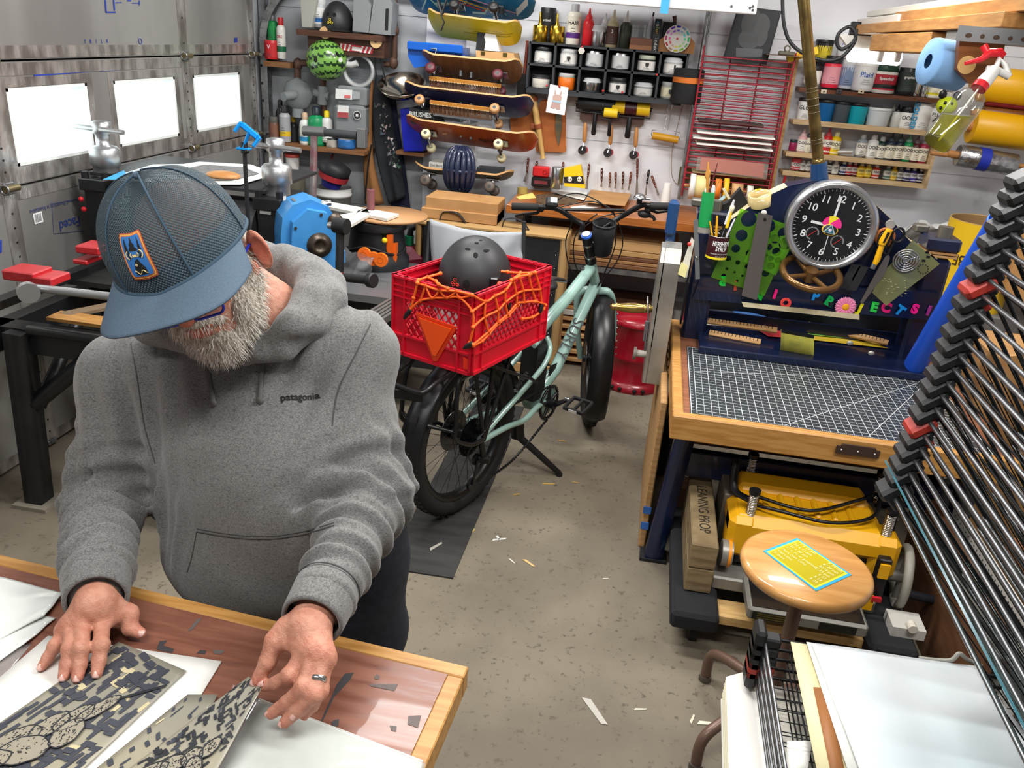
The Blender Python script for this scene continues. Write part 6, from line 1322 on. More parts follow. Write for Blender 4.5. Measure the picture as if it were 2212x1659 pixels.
for a in [('paint_tub','pale pot with black lid just left of the brass pole on the upper shelf','tub',345,530,690,130,'jar','d9d7d2','17171a','e4e2dc',None,G1),
 ('bucket','black bucket with yellow blue label behind the brass pole','bucket',425,320,520,140,'tub','121214','0c0c0e','c9b420',None,G1,4.96),
 ('paint_jar','bright pink red jar with black lid beside the brass pole','jar',490,450,712,135,'jar','e8324a','17171a','e59aa6',None,G1),
 ('paint_tub','blue white printed tub standing between pink jar and white tub','tub',612,482,718,140,'tub','c9d2de','dfe2e6','7f93b8',None,G1,4.95),
 ('paint_tub','white and blue tub with script lettering on the upper shelf','tub',755,505,738,190,'tub','e6e8ea','eceded','e4e6ea','Plaid',G1,4.92,c6,'2f86cf','2a5fb8'),
 ('paint_tub','second white blue script tub high behind the lamp cable','tub',600,270,470,110,'tub','e8dbe0','eceded','dfe3ea','Plaid',G1,4.97,c6,'3f8fd0','2a5fb8'),
 ('ink_jar','white jar with green lid and red black label','jar',915,520,757,190,'jar','e9e7e2','0f3b2b','b3283a','Speedball',G1,4.92,c6,'151517','f0f0f0'),
 ('graphite_can','black graphite can on the upper shelf left of the towel roll','can',1100,548,765,145,'can','1c1e20','101012','24302c','graphite',G1,4.92,c6,None,'d8d8d4'),
 ('silver_can','shiny silver can at the left of a pair under the towel roll','can',1190,618,780,62,'can',mat('bright tin','d6d7d8',.15,1),'bfc1c2',None,None,G1),
 ('silver_can','shiny silver can at the right of a pair under the towel roll','can',1258,640,788,58,'can',mat('bright tin','d6d7d8',.15,1),'a9945f',None,None,G1),
 ('paint_bottle','yellow topped white label bottle under the towel roll','bottle',1330,650,795,90,'can','e3dfd2','e0d22c','e6e2c8',None,G1,4.92,c6,'d9cc2c'),
 ('paint_jar','white jar with black print right end of the upper shelf','jar',1425,665,803,125,'jar','e2e0da','cfcdc8','e6e4de','Matte',G1),
 ('paint_tub','white tub with black lid and handwritten letters left on the second shelf','tub',275,795,975,110,'tub','dcdcd8','1a1a1c','e3e3df','GLOP',G2),
 ('paint_jar','deep blue jar with black lid on the second shelf','jar',445,808,990,135,'tub','0d5f9c','17181a',None,None,G2),
 ('paint_jar','smoky dark jar with black lid between two blue jars','jar',572,822,1002,140,'tub','4b545c','17181a',None,None,G2),
 ('paint_jar','turquoise jar with black lid on the second shelf','jar',705,835,1012,150,'tub','13a3b5','17181a',None,None,G2),
 ('food_tub','low translucent tub with clear lid on the second shelf','tub',872,873,1032,185,'tub','cfd6da','dde2e4',None,None,G2),
 ('paint_bottle','small clear bottle with pointed tip behind the white dropper','bottle',985,845,1035,65,'dropper','c6c9c4','d9d9d4','dcdad2',None,G2,4.96),
 ('paint_bottle','white bottle with black pointed cap on the second shelf','bottle',1020,848,1045,78,'dropper','cfd2cf','17171a',None,None,G2),
 ('paint_bottle','white labelled bottle with black screw cap on the second shelf','bottle',1102,868,1048,110,'jar','dfe0dc','17171a','e6e6e2','OOO',G2),
 ('medium_bottle','large white bottle with blue vertical lettering on the second shelf','bottle',1215,835,1062,145,'can','e1e2de','d4d4d0','e6e7e3',None,G2),
 ('medium_bottle','large white bottle with black lettering right of the blue lettered one','bottle',1330,848,1070,130,'can','dfe0dc','d4d4d0','e6e7e3','FLUID',G2)]:vessel(*a)
text('GOLDEN',.038,C('2a8fc4',.5),frame((P(*c6(1190,945),Y=4.878)),(0,0,-1),(1,0,0)),[o for o in COL.objects if o.name.startswith('medium_bottle')][0],ex=0,bold=.001)
def rank(i):return ORD[i]
big=[(258,1045,1240,75,'dropper','d8a9a9','d9b5b5','e3dfd6','pink capped cream'),(305,1085,1242,55,'bottle','d8d0b8','2b2b2d','e2dcc8','cream dark capped'),(412,1072,1244,50,'bottle','c9bfae','dcd6ca','e2dcc8','cream'),(460,1038,1252,75,'dropper','cf2a2e','c9545a','e6ddd0','red tipped'),(525,1066,1262,85,'bottle','e7c414','dcd7a8','e9e2c0','yellow'),(738,1086,1276,85,'bottle','8f979c','b9bcbd','dfdcd2','grey'),(825,1092,1288,90,'bottle','dcdcd8','c8c8c4','e4e3dc','white'),(893,1106,1297,80,'bottle','20382f','b9bcbd','e2ddcc','dark green based'),(965,1078,1302,85,'dropper','27303f','40484f','e0dac6','navy based'),(1037,1082,1307,80,'dropper','222a33','4d565c','e0dac6','slate based'),(1106,1088,1312,80,'dropper','12894a','7fb39a','e0dac6','green'),(1172,1098,1320,80,'dropper','56202a','7a6a70','e0dac6','maroon'),(1232,1100,1327,85,'dropper','9c2340','7d7580','e0dac6','crimson')]
for i,(x,yt,yb,w,k,c,cp,lb,ds) in enumerate(big):vessel('paint_bottle',f'{ds} squeeze paint bottle, {rank(i)} from left on third paint shelf','bottle',x,yt,yb,w,k,c,cp,lb,'OOO',G3,band=c if i in(3,4) else None)
m=MB();a,b=K(*c6(555,1235),.1),K(*c6(680,1235),.1);m.tube([a,a.lerp(b,.2),a.lerp(b,.8),b],[.007,.018,.02,.020],mat('crumpled foil tube','c4c4c2',.35,.5,bump=.8,scale=60),12,flat=.6);solo(m,'paint_tube','squeezed white silver paint tube lying on third paint shelf','tube',G3)
vessel('paint_pot','small magenta pot with dark cap at left end of third shelf','pot',190,1135,1225,60,'jar','8f1d4c','1c2a33',None,None,G3)
sml=[(215,1288,1380,76,'jar','c94a55','c9444c','e6dcd6','red lidded'),(270,1300,1386,48,'bottle','c9c9c5','b0b0ae','dedcd4','grey capped'),(315,1308,1390,44,'bottle','cfcfca','d4d4d0','dedcd4','white'),(452,1296,1404,40,'bottle','dcdcd6','e8e8e4','dedcd4','pale'),(482,1300,1406,50,'bottle','3d3f42','e8e8e4','dedcd4','barcoded'),(533,1305,1416,56,'bottle','dcdcd6','e8e8e4','e2e0d8','plain white'),(597,1312,1420,56,'bottle','1f2f66','e8e8e4','dfe0e0','navy'),(642,1315,1423,50,'bottle','b5323a','e8e8e4','e2d8d4','red'),(688,1318,1426,52,'bottle','8d2b35','d8b9b4','e2d8d4','dark red'),(740,1325,1439,62,'bottle','e2b51a','dcd9c0','e8cf60','golden yellow'),(797,1330,1441,60,'bottle','d9b91f','d9c88a','e6d878','lemon yellow'),(862,1337,1449,60,'bottle','d1402c','e8e8e4','e6ddd4','orange red'),(955,1345,1459,60,'bottle','5f7a70','a9b4b4','dcdccf','sea green'),(1007,1350,1464,54,'bottle','dfb41c','dca63a','e6d890','amber'),(1057,1355,1467,54,'bottle','6d7278','8f979c','dcdccf','slate'),(1112,1358,1474,60,'bottle','35346f','e8e8e4','dcdcdf','indigo'),(1166,1363,1478,56,'bottle','4a42a0','e8e8e4','dcdce6','violet'),(1222,1368,1483,60,'bottle','2b1f33','e8e8e4','dcdce0','dark purple')]
for i,(x,yt,yb,w,k,c,cp,lb,ds) in enumerate(sml):vessel('paint_bottle',f'small {ds} paint bottle, {rank(i)} from left on bottom paint shelf','bottle',x,yt,yb,w,k,c,cp,lb,'OO',G4,band=c)
cub=mat('dark grey cubby paint','34373b',.6,col2='2c2f33',scale=12)
A=K(1145,89,.13);B=K(1487,117,.13);Cb=K(1138,190,.13);cx0,cx1=A.x,B.x;z1=A.z;z0=Cb.z
cu=thing('cubby_shelf','dark grey wall cubby of twelve pigeonholes full of ink jars','shelf',((cx0+cx1)/2,WY-.07,z0))
m=MB();tW=.012
for z in (z0,(z0+z1)/2+.005,z1-.006):m.box(((cx0+cx1)/2,WY-.07,z),(cx1-cx0,.125,tW),cub)
for i in range(7):m.box((cx0+(cx1-cx0)*i/6,WY-.07,(z0+z1)/2),(tW,.125,z1-z0),cub)
m.box(((cx0+cx1)/2,WY-.006,(z0+z1)/2),(cx1-cx0,.004,z1-z0),C('1f2124',.7));m.box(((cx0+cx1)/2,WY-.135,z0-.012),(cx1-cx0,.01,.022),cub);m.build('cubby_frame',cu)
for x,y in ((230,697),(688,740),(845,752),(1127,608),(518,382)):m=MB();p=K(*c4(x,y),.14);m.ell(p,(.0065,.005,.0065),C('c8323a',.35));m.build('push_pin',cu,label='red push pin')
bright=mat('brushed tin','c3c5c6',.22,1);G5='ink jars in the dark cubby';jx=lambda i:cx0+(cx1-cx0)*(i+.5)/6
rows=[[('glass jar with white label and black lid','jar','9fa3a3','1d1d1f','e4e3de',None,1.0),('silver lidded jar with white shield label','jar','b9bab8','c3c5c6','e6e5e0',None,1),('silver tin with bright blue lid','can',bright,'1f52b8','c9cbcc','b',1),('silver tin with dark red lid','can',bright,'8f1f33','c9cbcc','r',1),('dark jar with white shield label and greenish lid','jar','2a2d2b','b9bfae','e6e5e0',None,1),('wide silver jar with white shield label','tin','b9bab8','c9cbcc','e6e5e0',None,1)],
 [('low white jar with dark lid','tin','dcd9cc','26282a',None,None,.8),('bright orange ink jar','jar','e2701c','b9bab8',None,None,1),('plain silver tin with raised lid','tin',bright,'c3c5c6',None,None,.85),('white label jar with shield emblem and dark lid','jar','4a4c4d','2a2c2e','e6e5e0',None,1),('flat wide silver tin','tin','8b8e90','bfc1c2','c9c9c4',None,.85),('clear jar with aged beige shield label','jar','a8a79c','a9aba9','d9d2b4',None,1)]]
for r_ in range(2):
 for i,(ds,k,c,cp,lb,bt,hs_) in enumerate(rows[r_]):
  zb=(z0+z1)/2+.012 if r_==0 else z0+.007;h=((z1-z0)/2-.035)*hs_;x=jx(i);b=V((x,WY-.075,zb));
  yb=0;o=None
  def px_of(p):
   q=p-CAM;d=q.dot(FWD);return (1106+FPX*q.dot(RIGHT)/d,829.5+FPX*q.dot(DOWN)/d)
  u0=px_of(b);u1=px_of(b+V((0,0,h)))
  vessel('ink_jar',f'{ds}, {rank(i)} in the {"upper" if r_==0 else "lower"} cubby row','jar',u0[0],u1[1],u0[1],(.098 if k!='tin' else .105)*3.77*FPX/depth(b),k,c,cp,lb,None,G5,Y=b.y,cv=lambda x,y:(x,y))
  if lb=='e6e5e0' or lb=='d9d2b4':
   o=[q for q in COL.objects if q.name.startswith('ink_jar')][-1];m=MB();m.prism([(-.010,.012),(.010,.012),(.010,-.002),(0,-.014),(-.010,-.002)],.001,C('2c2c2c',.6),WALLM(b+V((.005,-.0515,h*.42))));m.build('shield_print',o)
G6='bottles along the top of the cubby';zt=K(1145,89,.08).z+.0
Yc=WY-.07
def ctop(name,label,cat,x,yt,yb,w,kind,col,cap='1a1a1c',lbl=None,txt=None,band=None,tcol='222222',Y=Yc):
 b=P(*c4(x,yb),Y=Y);dz=z1-b.z;px0=c4(x,yb);b2=V((b.x,Y,z1));q=b2-CAM;d=q.dot(FWD);v0=829.5+FPX*q.dot(DOWN)/d;u0=1106+FPX*q.dot(RIGHT)/d
 return vessel(name,label,cat,u0,c4(x,yt)[1],v0,w,kind,col,cap,lbl,txt,G6,Y,lambda x,y:(x,y),band,tcol)
gold=mat('polished brass can','c9a63c',.2,1)
ctop('adhesive_can','round black can with white oval lettering behind the brass cans','can',232,60,240,125,'can','1b1c1e','0f0f10','1b1c1e','artisol',tcol='e0e0da',Y=4.965)
for x,yb,yt,sp,l in ((172,330,205,95,'taller brass spout can at the left end on the cubby'),(308,342,212,108,'shorter brass spout can second from left on the cubby')):
 o=ctop('oil_can',l,'can',x,yt,yb,122,'can',gold,'c9a63c');p=P(*c4(x+6,yt),Y=Yc);m=MB();e=P(*c4(x+10,sp),Y=Yc);m.tube([p-V((0,0,.012)),p.lerp(e,.3),e],[.02,.009,.005],gold,12);m.build('spout',o)
ctop('spray_can','white spray can with rainbow band and clear cap','spray can',437,30,352,110,'spray','e9e4d4','b9bcbd','e9e4d2','HAIR',band='5a2a86')
ctop('squeeze_bottle','red squeeze bottle with pointed red tip on the cubby','bottle',555,65,362,88,'dropper','d9242b','e03034')
ctop('shaker','silver shaker tin with lid in front of a clear bottle','shaker',640,205,372,115,'tin',bright,'c3c5c6')
ctop('squeeze_bottle','clear squeeze bottle with white tip behind the silver shaker','bottle',690,105,340,78,'dropper','b9bdbe','dfe0de',Y=4.965)
ctop('squeeze_bottle','cream squeeze bottle with brown base numbered three','bottle',752,75,382,95,'dropper','b8ad88','d9d2b4','4a3028','3',tcol='eeeeea')
ctop('squeeze_bottle','dark olive squeeze bottle with white cap and outline drawing','bottle',857,85,390,92,'dropper','34382f','e4e2da')
m=MB();a=P(*c4(900,405),Y=WY-.12);b=P(*c4(1085,405),Y=WY-.12);zz=P(*c4(990,310),Y=WY-.12).z;m.box(((a.x+b.x)/2,WY-.07,(z1+zz)/2),(b.x-a.x,.10,zz-z1),C('7a4d34',.5),bev=.003);m.box(((a.x+b.x)/2,WY-.1215,z1+.012),(b.x-a.x,.003,.022),C('a5714a',.5));wb=solo(m,'wooden_block','brown wooden block with pale front strip on the cubby holding beakers','block')
for x,l in ((950,'left glass beaker standing on the brown block'),(1042,'right glass beaker standing on the brown block')):
 p=P(*c4(x,308),Y=WY-.07);p=V((p.x,p.y,zz));m=MB();h=P(*c4(x,200),Y=WY-.07).z-zz;m.lathe([(.004,.001),(.026,.001),(.027,.006),(.027,h*.9),(.029,h)],glass('beaker glass','eef2f2',.03,.15),20,MTr(p),cap=False);solo(m,'beaker',l,'beaker','beakers on the brown block')
m=MB();p=P(*c4(1062,300),Y=WY-.045);m.tube([V((p.x,p.y,zz)),V((p.x,p.y,zz+.05)),V((p.x+.005,p.y,zz+.09)),V((p.x+.008,p.y,zz+.115))],[.016,.016,.012,.006],C('d9d4dc',.4),12);m.tube([V((p.x+.008,p.y,zz+.11)),V((p.x+.01,p.y,zz+.135))],.005,blk,8);solo(m,'glue_bottle','small white glue bottle with black tip beside the book','bottle')
bk_=thing('color_book','thick black book with rainbow spine lettering on the cubby','book',P(*c4(1108,415),Y=WY-.1));a=P(*c4(1082,415),Y=WY-.13);b=P(*c4(1135,415),Y=WY-.13);ztb=P(*c4(1110,150),Y=WY-.13).z;m=MB();m.box(((a.x+b.x)/2,WY-.068,(z1+ztb)/2),(b.x-a.x,.12,ztb-z1),C('17181b',.4));m.build('cover',bk_)
for i,(ch,cl) in enumerate(zip('color index2',('3fb0d8','e0e0dc','8ac43f','e0d23a','e0903a','ffffff','e0e0dc','e0e0dc','e0e0dc','e0e0dc','e0e0dc','4fa8e0'))):text(ch,.026,C(cl,.5),frame(((a.x+b.x)/2,WY-.1288,ztb-.018-.0135*i),(0,0,-1),(1,0,0)),bk_,ex=0)
m=MB();m.box((b.x+.045,WY-.05,(z1+ztb)/2+.0),(.07,.06,ztb-z1-.02),C('15161a',.45),bev=.004);solo(m,'black_carton','black carton standing behind the color book','carton')
sw=thing('color_chart','round paper color chart leaning on the wooden block','color chart',P(*c4(1293,420),Y=WY-.13));cw=P(*c4(1293,315),Y=WY-.14);rw_=105/3.77/FPX*depth(cw);MWh=WALLM(cw);m=MB();m.cyl(cw,cw-V((0,.002,0)),rw_,C('e9eae6',.6),n=48);
for i in range(12):
 h=i/12;import colorsys;
 for rad,s_,v_ in ((.86,.75,.75),(.58,.55,.9)):
  c=colorsys.hsv_to_rgb((.66-h)%1,s_*(.5+.5*((i%3)!=1)),v_);cl='%02x%02x%02x'%tuple(int(255*k) for k in c);a=-2*_pi*i/12;m.prism([(-.17*rw_*rad,rw_*(rad-.07)),(.17*rw_*rad,rw_*(rad-.07)),(.2*rw_*rad,rw_*(rad+.07)),(-.2*rw_*rad,rw_*(rad+.07))],.0008,C(cl,.6),MWh@MRo(a,4,'Z'),z0=.002)
m.ell(cw-V((0,.004,0)),.006,C('c8323a',.4));m.build('disc',sw)
m=MB();q=[P(*c4(*p),Y=WY-.12) for p in ((1130,418),(1140,330),(1215,275),(1400,300),(1438,350),(1425,440))];m.prism([(p.x,p.z) for p in q],-.09,mat('warm oak block','b0793f',.5,col2='96632f',scale=9,stretch=(8,1,1)),WALLM(V((0,WY-.12,0))));solo(m,'knife_block','oak block behind the color wheel at the cubby right end','block')
m=MB();m.tube([P(*c4(1272,200),Y=WY-.07),P(*c4(1274,160),Y=WY-.07),P(*c4(1270,128),Y=WY-.07)],[.009,.010,.012],C('4a2320',.35),10);solo(m,'awl','dark red handled tool rising from the oak block','tool')
for x,l in ((560,'clear tumbler behind the red squeeze bottle'),(1000,'clear measuring cup behind the beakers')):pass
m=MB();a=K(*c4(517,378),.14);m.cyl(a+V((0,-.002,-.022)),a+V((0,-.004,-.022)),.019,C('d9d6cc',.6),n=6);solo(m,'paper_tag','small white paper tag pinned to the cubby rail','tag')
spk=thing('speaker','black cylindrical speaker with orange band hanging at the cubby','speaker',K(1487,228,.15));pt0,pt1=P(*c4(1400,560),Y=WY-.16),P(*c4(1385,850),Y=WY-.16);m=MB();M=MTr((pt0.x-.002,WY-.13,0));rs_=.083
m.lathe([(rs_*.9,pt1.z),(rs_,pt1.z+.01),(rs_,pt0.z-.01),(rs_*.9,pt0.z)],mat('black speaker cloth','1d1e20',.85,bump=.5,scale=300),30,M);m.build('cabinet',spk);m=MB();zz_=P(*c4(1400,655),Y=WY-.16).z;m.lathe([(rs_+.001,zz_-.014),(rs_+.002,zz_+.014)],C('d9762a',.6),30,M,cap=False);m.build('band',spk,label='orange band')
m=MB();m.tube(spline([P(*c4(*p),Y=WY-.03) for p in ((1335,860),(1300,1010),(1262,1160),(1245,1300),(1250,1430),(1285,1495),(1330,1500))],6),.0022,C('8a7468',.5),6);m.build('cable',spk)
cd_=thing('art_card','white card with a pale garment drawing pinned below the cubby','card',K(1203,240,.13));q=[K(*c4(*p),.14) for p in ((258,685),(408,712),(375,938),(222,912))];m=MB();m.slab(q[::-1],.0015,C('e9eae8',.6));m.build('card_sheet',cd_);c=sum(q,V((0,0,0)))/4;M=frame(c+V((0,-.003,0)),q[1]-q[0],q[0]-q[3]);m=MB();tn=C('c4a79c',.6)
m.prism([(-.026,-.005),(.02,-.005),(.024,.02),(.017,.024),(.018,.05),(.013,.05),(.009,.028),(-.012,.028),(-.017,.05),(-.022,.05),(-.021,.022),(-.028,.018)],.0006,tn,M);m.prism([(-.027,-.016),(.021,-.016),(.026,-.048),(.001,-.050),(-.003,-.040),(-.007,-.050),(-.032,-.048)],.0006,C('b99a92',.6),M);m.box((-.003,-.010,.0008),(.052,.010,.0006),C('a9c9d9',.6),M=M);m.build('drawing',cd_)
m=MB();p=K(*c4(333,703),.146);m.ell(p,(.0065,.005,.0065),C('c8323a',.35));m.build('push_pin',cd_,label='red push pin')
def brayer(label,c,w,r,col,hx,hy,hz,handle,wc,grp,mid=None,frame_c=blk):
 o=thing('brayer',label,'brayer',c,grp);m=MB();m.cyl(c-V((w/2,0,0)),c+V((w/2,0,0)),r,col,n=24,bev=.002)
 if mid:m.cyl(c-V((w*.16,0,0)),c+V((w*.16,0,0)),r+.001,mid,n=24)
 m.build('roller',o);q=MB()
 for s in (-1,1):q.cyl(c+V((s*w/2,0,0)),c+V((s*(w/2+.012),0,0)),r*.25,frame_c,n=10)
 f=c+V((0,-.012,-r-.012));q.tube([c+V((-w/2-.006,0,0)),c+V((-w/2-.006,-.005,-r-.01)),f,c+V((w/2+.006,-.005,-r-.01)),c+V((w/2+.006,0,0))],.004,frame_c,6);q.build('yoke',o)
 q=MB();q.tube([f,f.lerp(handle,.15),f.lerp(handle,.5),f.lerp(handle,.9),handle],[wc*.6,wc*.9,wc,wc*1.15,wc*.8],frame_c,10);q.build('handle',o);return o
G7='brayers hanging under the cubby'
brayer('wide black rubber brayer with black handle on the brown rail',K(*c4(637,848),.06),.205*1.06,.050*.72,C('1a1b1d',.5),0,0,0,K(*c4(608,1100),.07),.016*.8,G7)
brayer('wide yellow brayer with dark printed middle on the brown rail',K(*c4(917,880),.06),.215,.046*.8,C('dcb61a',.4),0,0,0,K(*c4(884,1125),.07),.015,G7,C('3a0f18',.4))
brayer('small yellow brayer with narrow black handle between the wide ones',K(*c4(752,918),.09),.078,.026,C('e0c020',.4),0,0,0,K(*c4(737,1110),.09),.010,G7)
m=MB();a,b=K(*c4(505,930),.03),K(*c4(1025,960),.03);m.box(((a.x+b.x)/2,WY-.03,a.z-.005),(b.x-a.x,.05,.045),C('4a2f2a',.5));solo(m,'tool_rail','dark brown wooden rail behind the brayers','rail')
lw=mat('turned light wood','b07a44',.5)
for x,x2,y0_,l in ((545,520,1000,'left'),(757,727,1020,'middle'),(962,935,1038,'right')):
 o=thing('ink_roller',f'small {l} hand roller with turned wooden handle and black disc','roller',K(*c4(x2,y0_+220),.05),'small wooden handled rollers');a,b,c=(K(*c4(*p),.05) for p in ((x,y0_),((x+x2)/2+3,y0_+160),(x2,y0_+222)));m=MB();m.tube([a,a.lerp(b,.1),a.lerp(b,.5),a.lerp(b,.9),b],[.007,.011,.013,.012,.007],lw,12);m.build('handle',o);m=MB();m.cyl(c-V((0,.02,0)),c+V((0,.02,0)),.024,C('1a191b',.5),n=22);m.cyl(c+V((.012,.02,0)),c+V((.012,.024,0)),.02,C('b0404a',.5),n=18);m.tube([b,c-V((0,.024,0))],.005,sil,6);m.build('disc',o)
o=thing('wire_brayer','amber rubber brayer hanging from a long bent wire','brayer',K(*c4(1195,1160),.05));c=K(*c4(1195,1122),.06);m=MB();m.cyl(c-V((.075,0,-.006)),c+V((.075,0,-.006)),.021,mat('amber rubber','b8861c',.35),n=20);m.build('roller',o);m=MB();t_=K(*c4(1240,815),.04)
for s in (-1,1):m.tube([c+V((s*.08,0,-s*.006)),c+V((s*.08,0,.035)),c+V((s*.008,0,.045)),t_+V((s*.012,0,0))],.0022,sil,6)
m.build('wire_frame',o)
lea=mat('tan leather','a9602c',.6,col2='96521f',scale=5);
def wallslab(name,label,cat,pts,cv,mt,o=.03,t=.006,grp=None,ret=False):
 q=[K(*cv(*p),o) for p in pts];m=MB();m.prism([(p.x,p.z) for p in q],-t,mt,WALLM(V((0,WY-o,0))));return solo(m,name,label,cat,group=grp)
wallslab('leather_sheet','large tan leather sheet with ink smear hanging under the art card','leather',[(165,850),(185,815),(230,805),(385,830),(388,1225),(375,1240),(140,1230),(140,1190)],c4,lea,.035)
m=MB();m.prism([(p.x,p.z) for p in (K(*c4(*p),.042) for p in ((305,910),(350,915),(352,1040),(335,1150),(325,1190),(310,1120),(300,1040)))],.0008,mat('dark ink smear','6b5a3a',.7,col2='3f4a44',scale=20),WALLM(V((0,WY-.042,0))));solo(m,'ink_smear','dark green ink smear on the large tan leather sheet','smear')
wallslab('leather_sheet','small tan leather sheet tucked behind the blue skateboard tail','leather',[(900,825),(1060,785),(1085,800),(1115,1070),(935,1112),(920,1090)],c3,lea,.03)
o=thing('wooden_bat','long pale wooden tool with leather collars hanging diagonally','tool',K(1170,340,.06));a,b=K(*c4(118,765),.06),K(*c4(200,1290),.06);m=MB();m.tube([a,a.lerp(b,.03),a.lerp(b,.4),a.lerp(b,.8),a.lerp(b,.96),b],[.006,.017,.020,.015,.013,.018],mat('pale bat wood','c9a05e',.45),14);m.build('shaft',o)
for f in (.08,.5):m=MB();m.cyl(a.lerp(b,f-.04),a.lerp(b,f+.03),.0235,C('8a4420',.6),n=16);m.box(a.lerp(b,f)-V((.03,0,.0)),(.03,.008,.03),C('8a4420',.6),bev=.003);m.build('leather_collar',o)
o=thing('bench_brush','long bench brush with red brown handle and black bristles','brush',K(1128,248,.09));m=MB();m.tube([K(*c3(1052,330),.09),K(*c3(1045,450),.09),K(*c3(1030,600),.09),K(*c3(1000,930),.09)],[.008,.010,.010,.008],C('6b2f22',.4),10);m.build('handle',o);m=MB();a,b=K(*c3(1015,600),.10),K(*c3(990,925),.10);m.box((0,0,0),((b-a).length,.026,.05),mat('black bristles','1c1b1a',.95,bump=1,scale=200),M=frame((a+b)/2,b-a,(0,1,0)));m.build('bristles',o)
G8='knives hanging above the bench'
kn_=[(80,1285,70,1405,50,1480,'first with wide silver blade'),(152,1312,135,1400,130,1480,'second, half hidden by red charger'),(365,1318,362,1440,360,1500,'third, behind the metal cup'),(577,1335,563,1450,553,1540,'fourth, long tapered handle'),(679,1368,676,1480,674,1522,'fifth, lone brown handle'),(746,1405,743,1490,740,1528,'sixth, first of a close pair'),(791,1402,790,1490,788,1535,'seventh, second of a close pair'),(853,1397,848,1500,845,1543,'eighth, right of the close pair'),(918,1400,905,1500,895,1548,'ninth, leaning slightly'),(970,1290,966,1455,962,1590,'tenth, longest with silver blade'),(1063,1382,1045,1500,1035,1590,'eleventh, black handled'),(1085,1430,1120,1530,1140,1590,'last, tilted to the right')]
for i,(a,b,c,d,e,f,l) in enumerate(kn_):
 p,q,r_=K(*c4(a,b),.04),K(*c4(c,d),.04),K(*c4(e,f),.04);o=thing('palette_knife',f'palette knife, {l} along the wall above bench','knife',r_,G8);hm=C('141416' if i==10 else ('5a2c1f','4a2219','6b3826')[i%3],.4);m=MB();m.tube([p,p.lerp(q,.15),p.lerp(q,.8),q],[.010,.013,.011,.008],hm,10,flat=.6);
 for g in (.2,.5,.8):m.ell(p.lerp(q,g)-V((0,.012,0)),(.003,.002,.003),sil,n=6,k=4)
 m.build('handle',o);m=MB();w=.019 if i in (0,3,9) else .014;d=(r_-q).normalized();n_=V((d.z,0,-d.x))*w/2;m.slab([q-n_*.5,r_-n_,r_+n_,q+n_*.5],.0015,mat('knife steel','9b9a96',.3,.8));m.build('blade',o)
m=MB();m.tube([K(1534,0,.04),K(1500,215,.04),K(1466,430,.04)],.011,steel,10);m.tube([K(1541,0,.03),K(1507,215,.03),K(1473,430,.03)],.004,steel,6);solo(m,'conduit','grey steel electrical conduit running down the white back wall','conduit')
o=thing('light_fixture','long white metal fixture along the top of the back wall','fixture',K(1500,10,.5));a,b=P(1285,-12,Y=4.5),P(1636,8,Y=4.5);zb_=P(1634,32,Y=4.5).z;zt_=zb_+.16;m=MB();m.box(((a.x+b.x)/2-.1,4.5,(zb_+zt_)/2),(b.x-a.x+.2,.05,zt_-zb_),C('dcdedf',.35),bev=.004);m.box(((a.x+b.x)/2-.1,4.62,zt_-.03),(b.x-a.x+.2,.24,.03),C('cfd1d3',.4));m.build('channel',o);m=MB()
for x,y in ((1620,17),(1626,14),(1626,22),(1580,14)):p=P(x,y,Y=4.474);m.cyl(p,p-V((0,.002,0)),.006,C('44464a',.4),n=10)
m.build('bolt',o);m=MB();p=P(1437,5,Y=4.47);m.box(p,(.04,.003,.10),C('3f9fd8',.6));m.build('blue_tape',o,label='blue tape')
q=[K(*p,.10) for p in ((1594,12),(1688,24),(1655,140),(1561,126))];o=thing('framed_print','black framed dark print with pale grey abstract shapes','picture',(q[2]+q[3])/2);m=MB();m.slab(q[::-1],.012,C('101113',.35));c=sum(q,V((0,0,0)))/4;m.slab([c+(p-c)*.93-V((0,.013,0)) for p in q][::-1],.001,C('36383a',.25));m.build('frame',o);M=frame(c-V((0,.016,0)),q[1]-q[0],q[0]-q[3]);m=MB()
for (x,y,rx,ry,cl) in ((-.02,.06,.05,.07,'46484a'),(.03,.05,.05,.06,'505254'),(-.01,-.02,.06,.05,'4b4d4f'),(.05,.0,.03,.05,'525456')):m.lathe([(rx,0),(1e-4,.0004)],C(cl,.4),20,M@MTr((x,y,.0)),sy=ry/rx,cap=False)
m.prism([(-.07,-.07),(.07,-.06),(.075,-.10),(-.06,-.115)],.001,C('5b5d5f',.4),M);m.build('print',o)
rr_=mat('red wire enamel','a02030',.4,col2='8a1a2a',scale=30);o=thing('red_wire_rack','red wire drying rack of many rungs hanging on the back wall','rack',K(1575,420,.12));m=MB();n=24
tl,tr_,bl2,br=P(1524,112,Y=4.78),P(1728,138,Y=4.78),P(1480,400,Y=4.78),P(1664,410,Y=4.78);xl,xr=tl.x-.01,tr_.x-.03
for i in range(n):
 z=tl.z-.02-(tl.z-bl2.z)*i/(n-1);m.tube([(xl,4.78,z),(xr,4.78,z)],.0034,rr_,6);m.tube([(xl,4.96,z),(xr,4.96,z)],.0025,rr_,6)
 for x in (xl,xl+.16,xl+.32,xr):m.tube([(x,4.78,z),(x,4.96,z)],.0026,rr_,5)
for x in (xl,xr):
 for y in (4.78,4.96):m.tube([(x,y,tl.z+.03),(x,y,bl2.z-.06)],.005,rr_,6)
for x in (xl+.16,xl+.32):m.tube([(x,4.965,tl.z),(x,4.965,bl2.z)],.004,rr_,6)
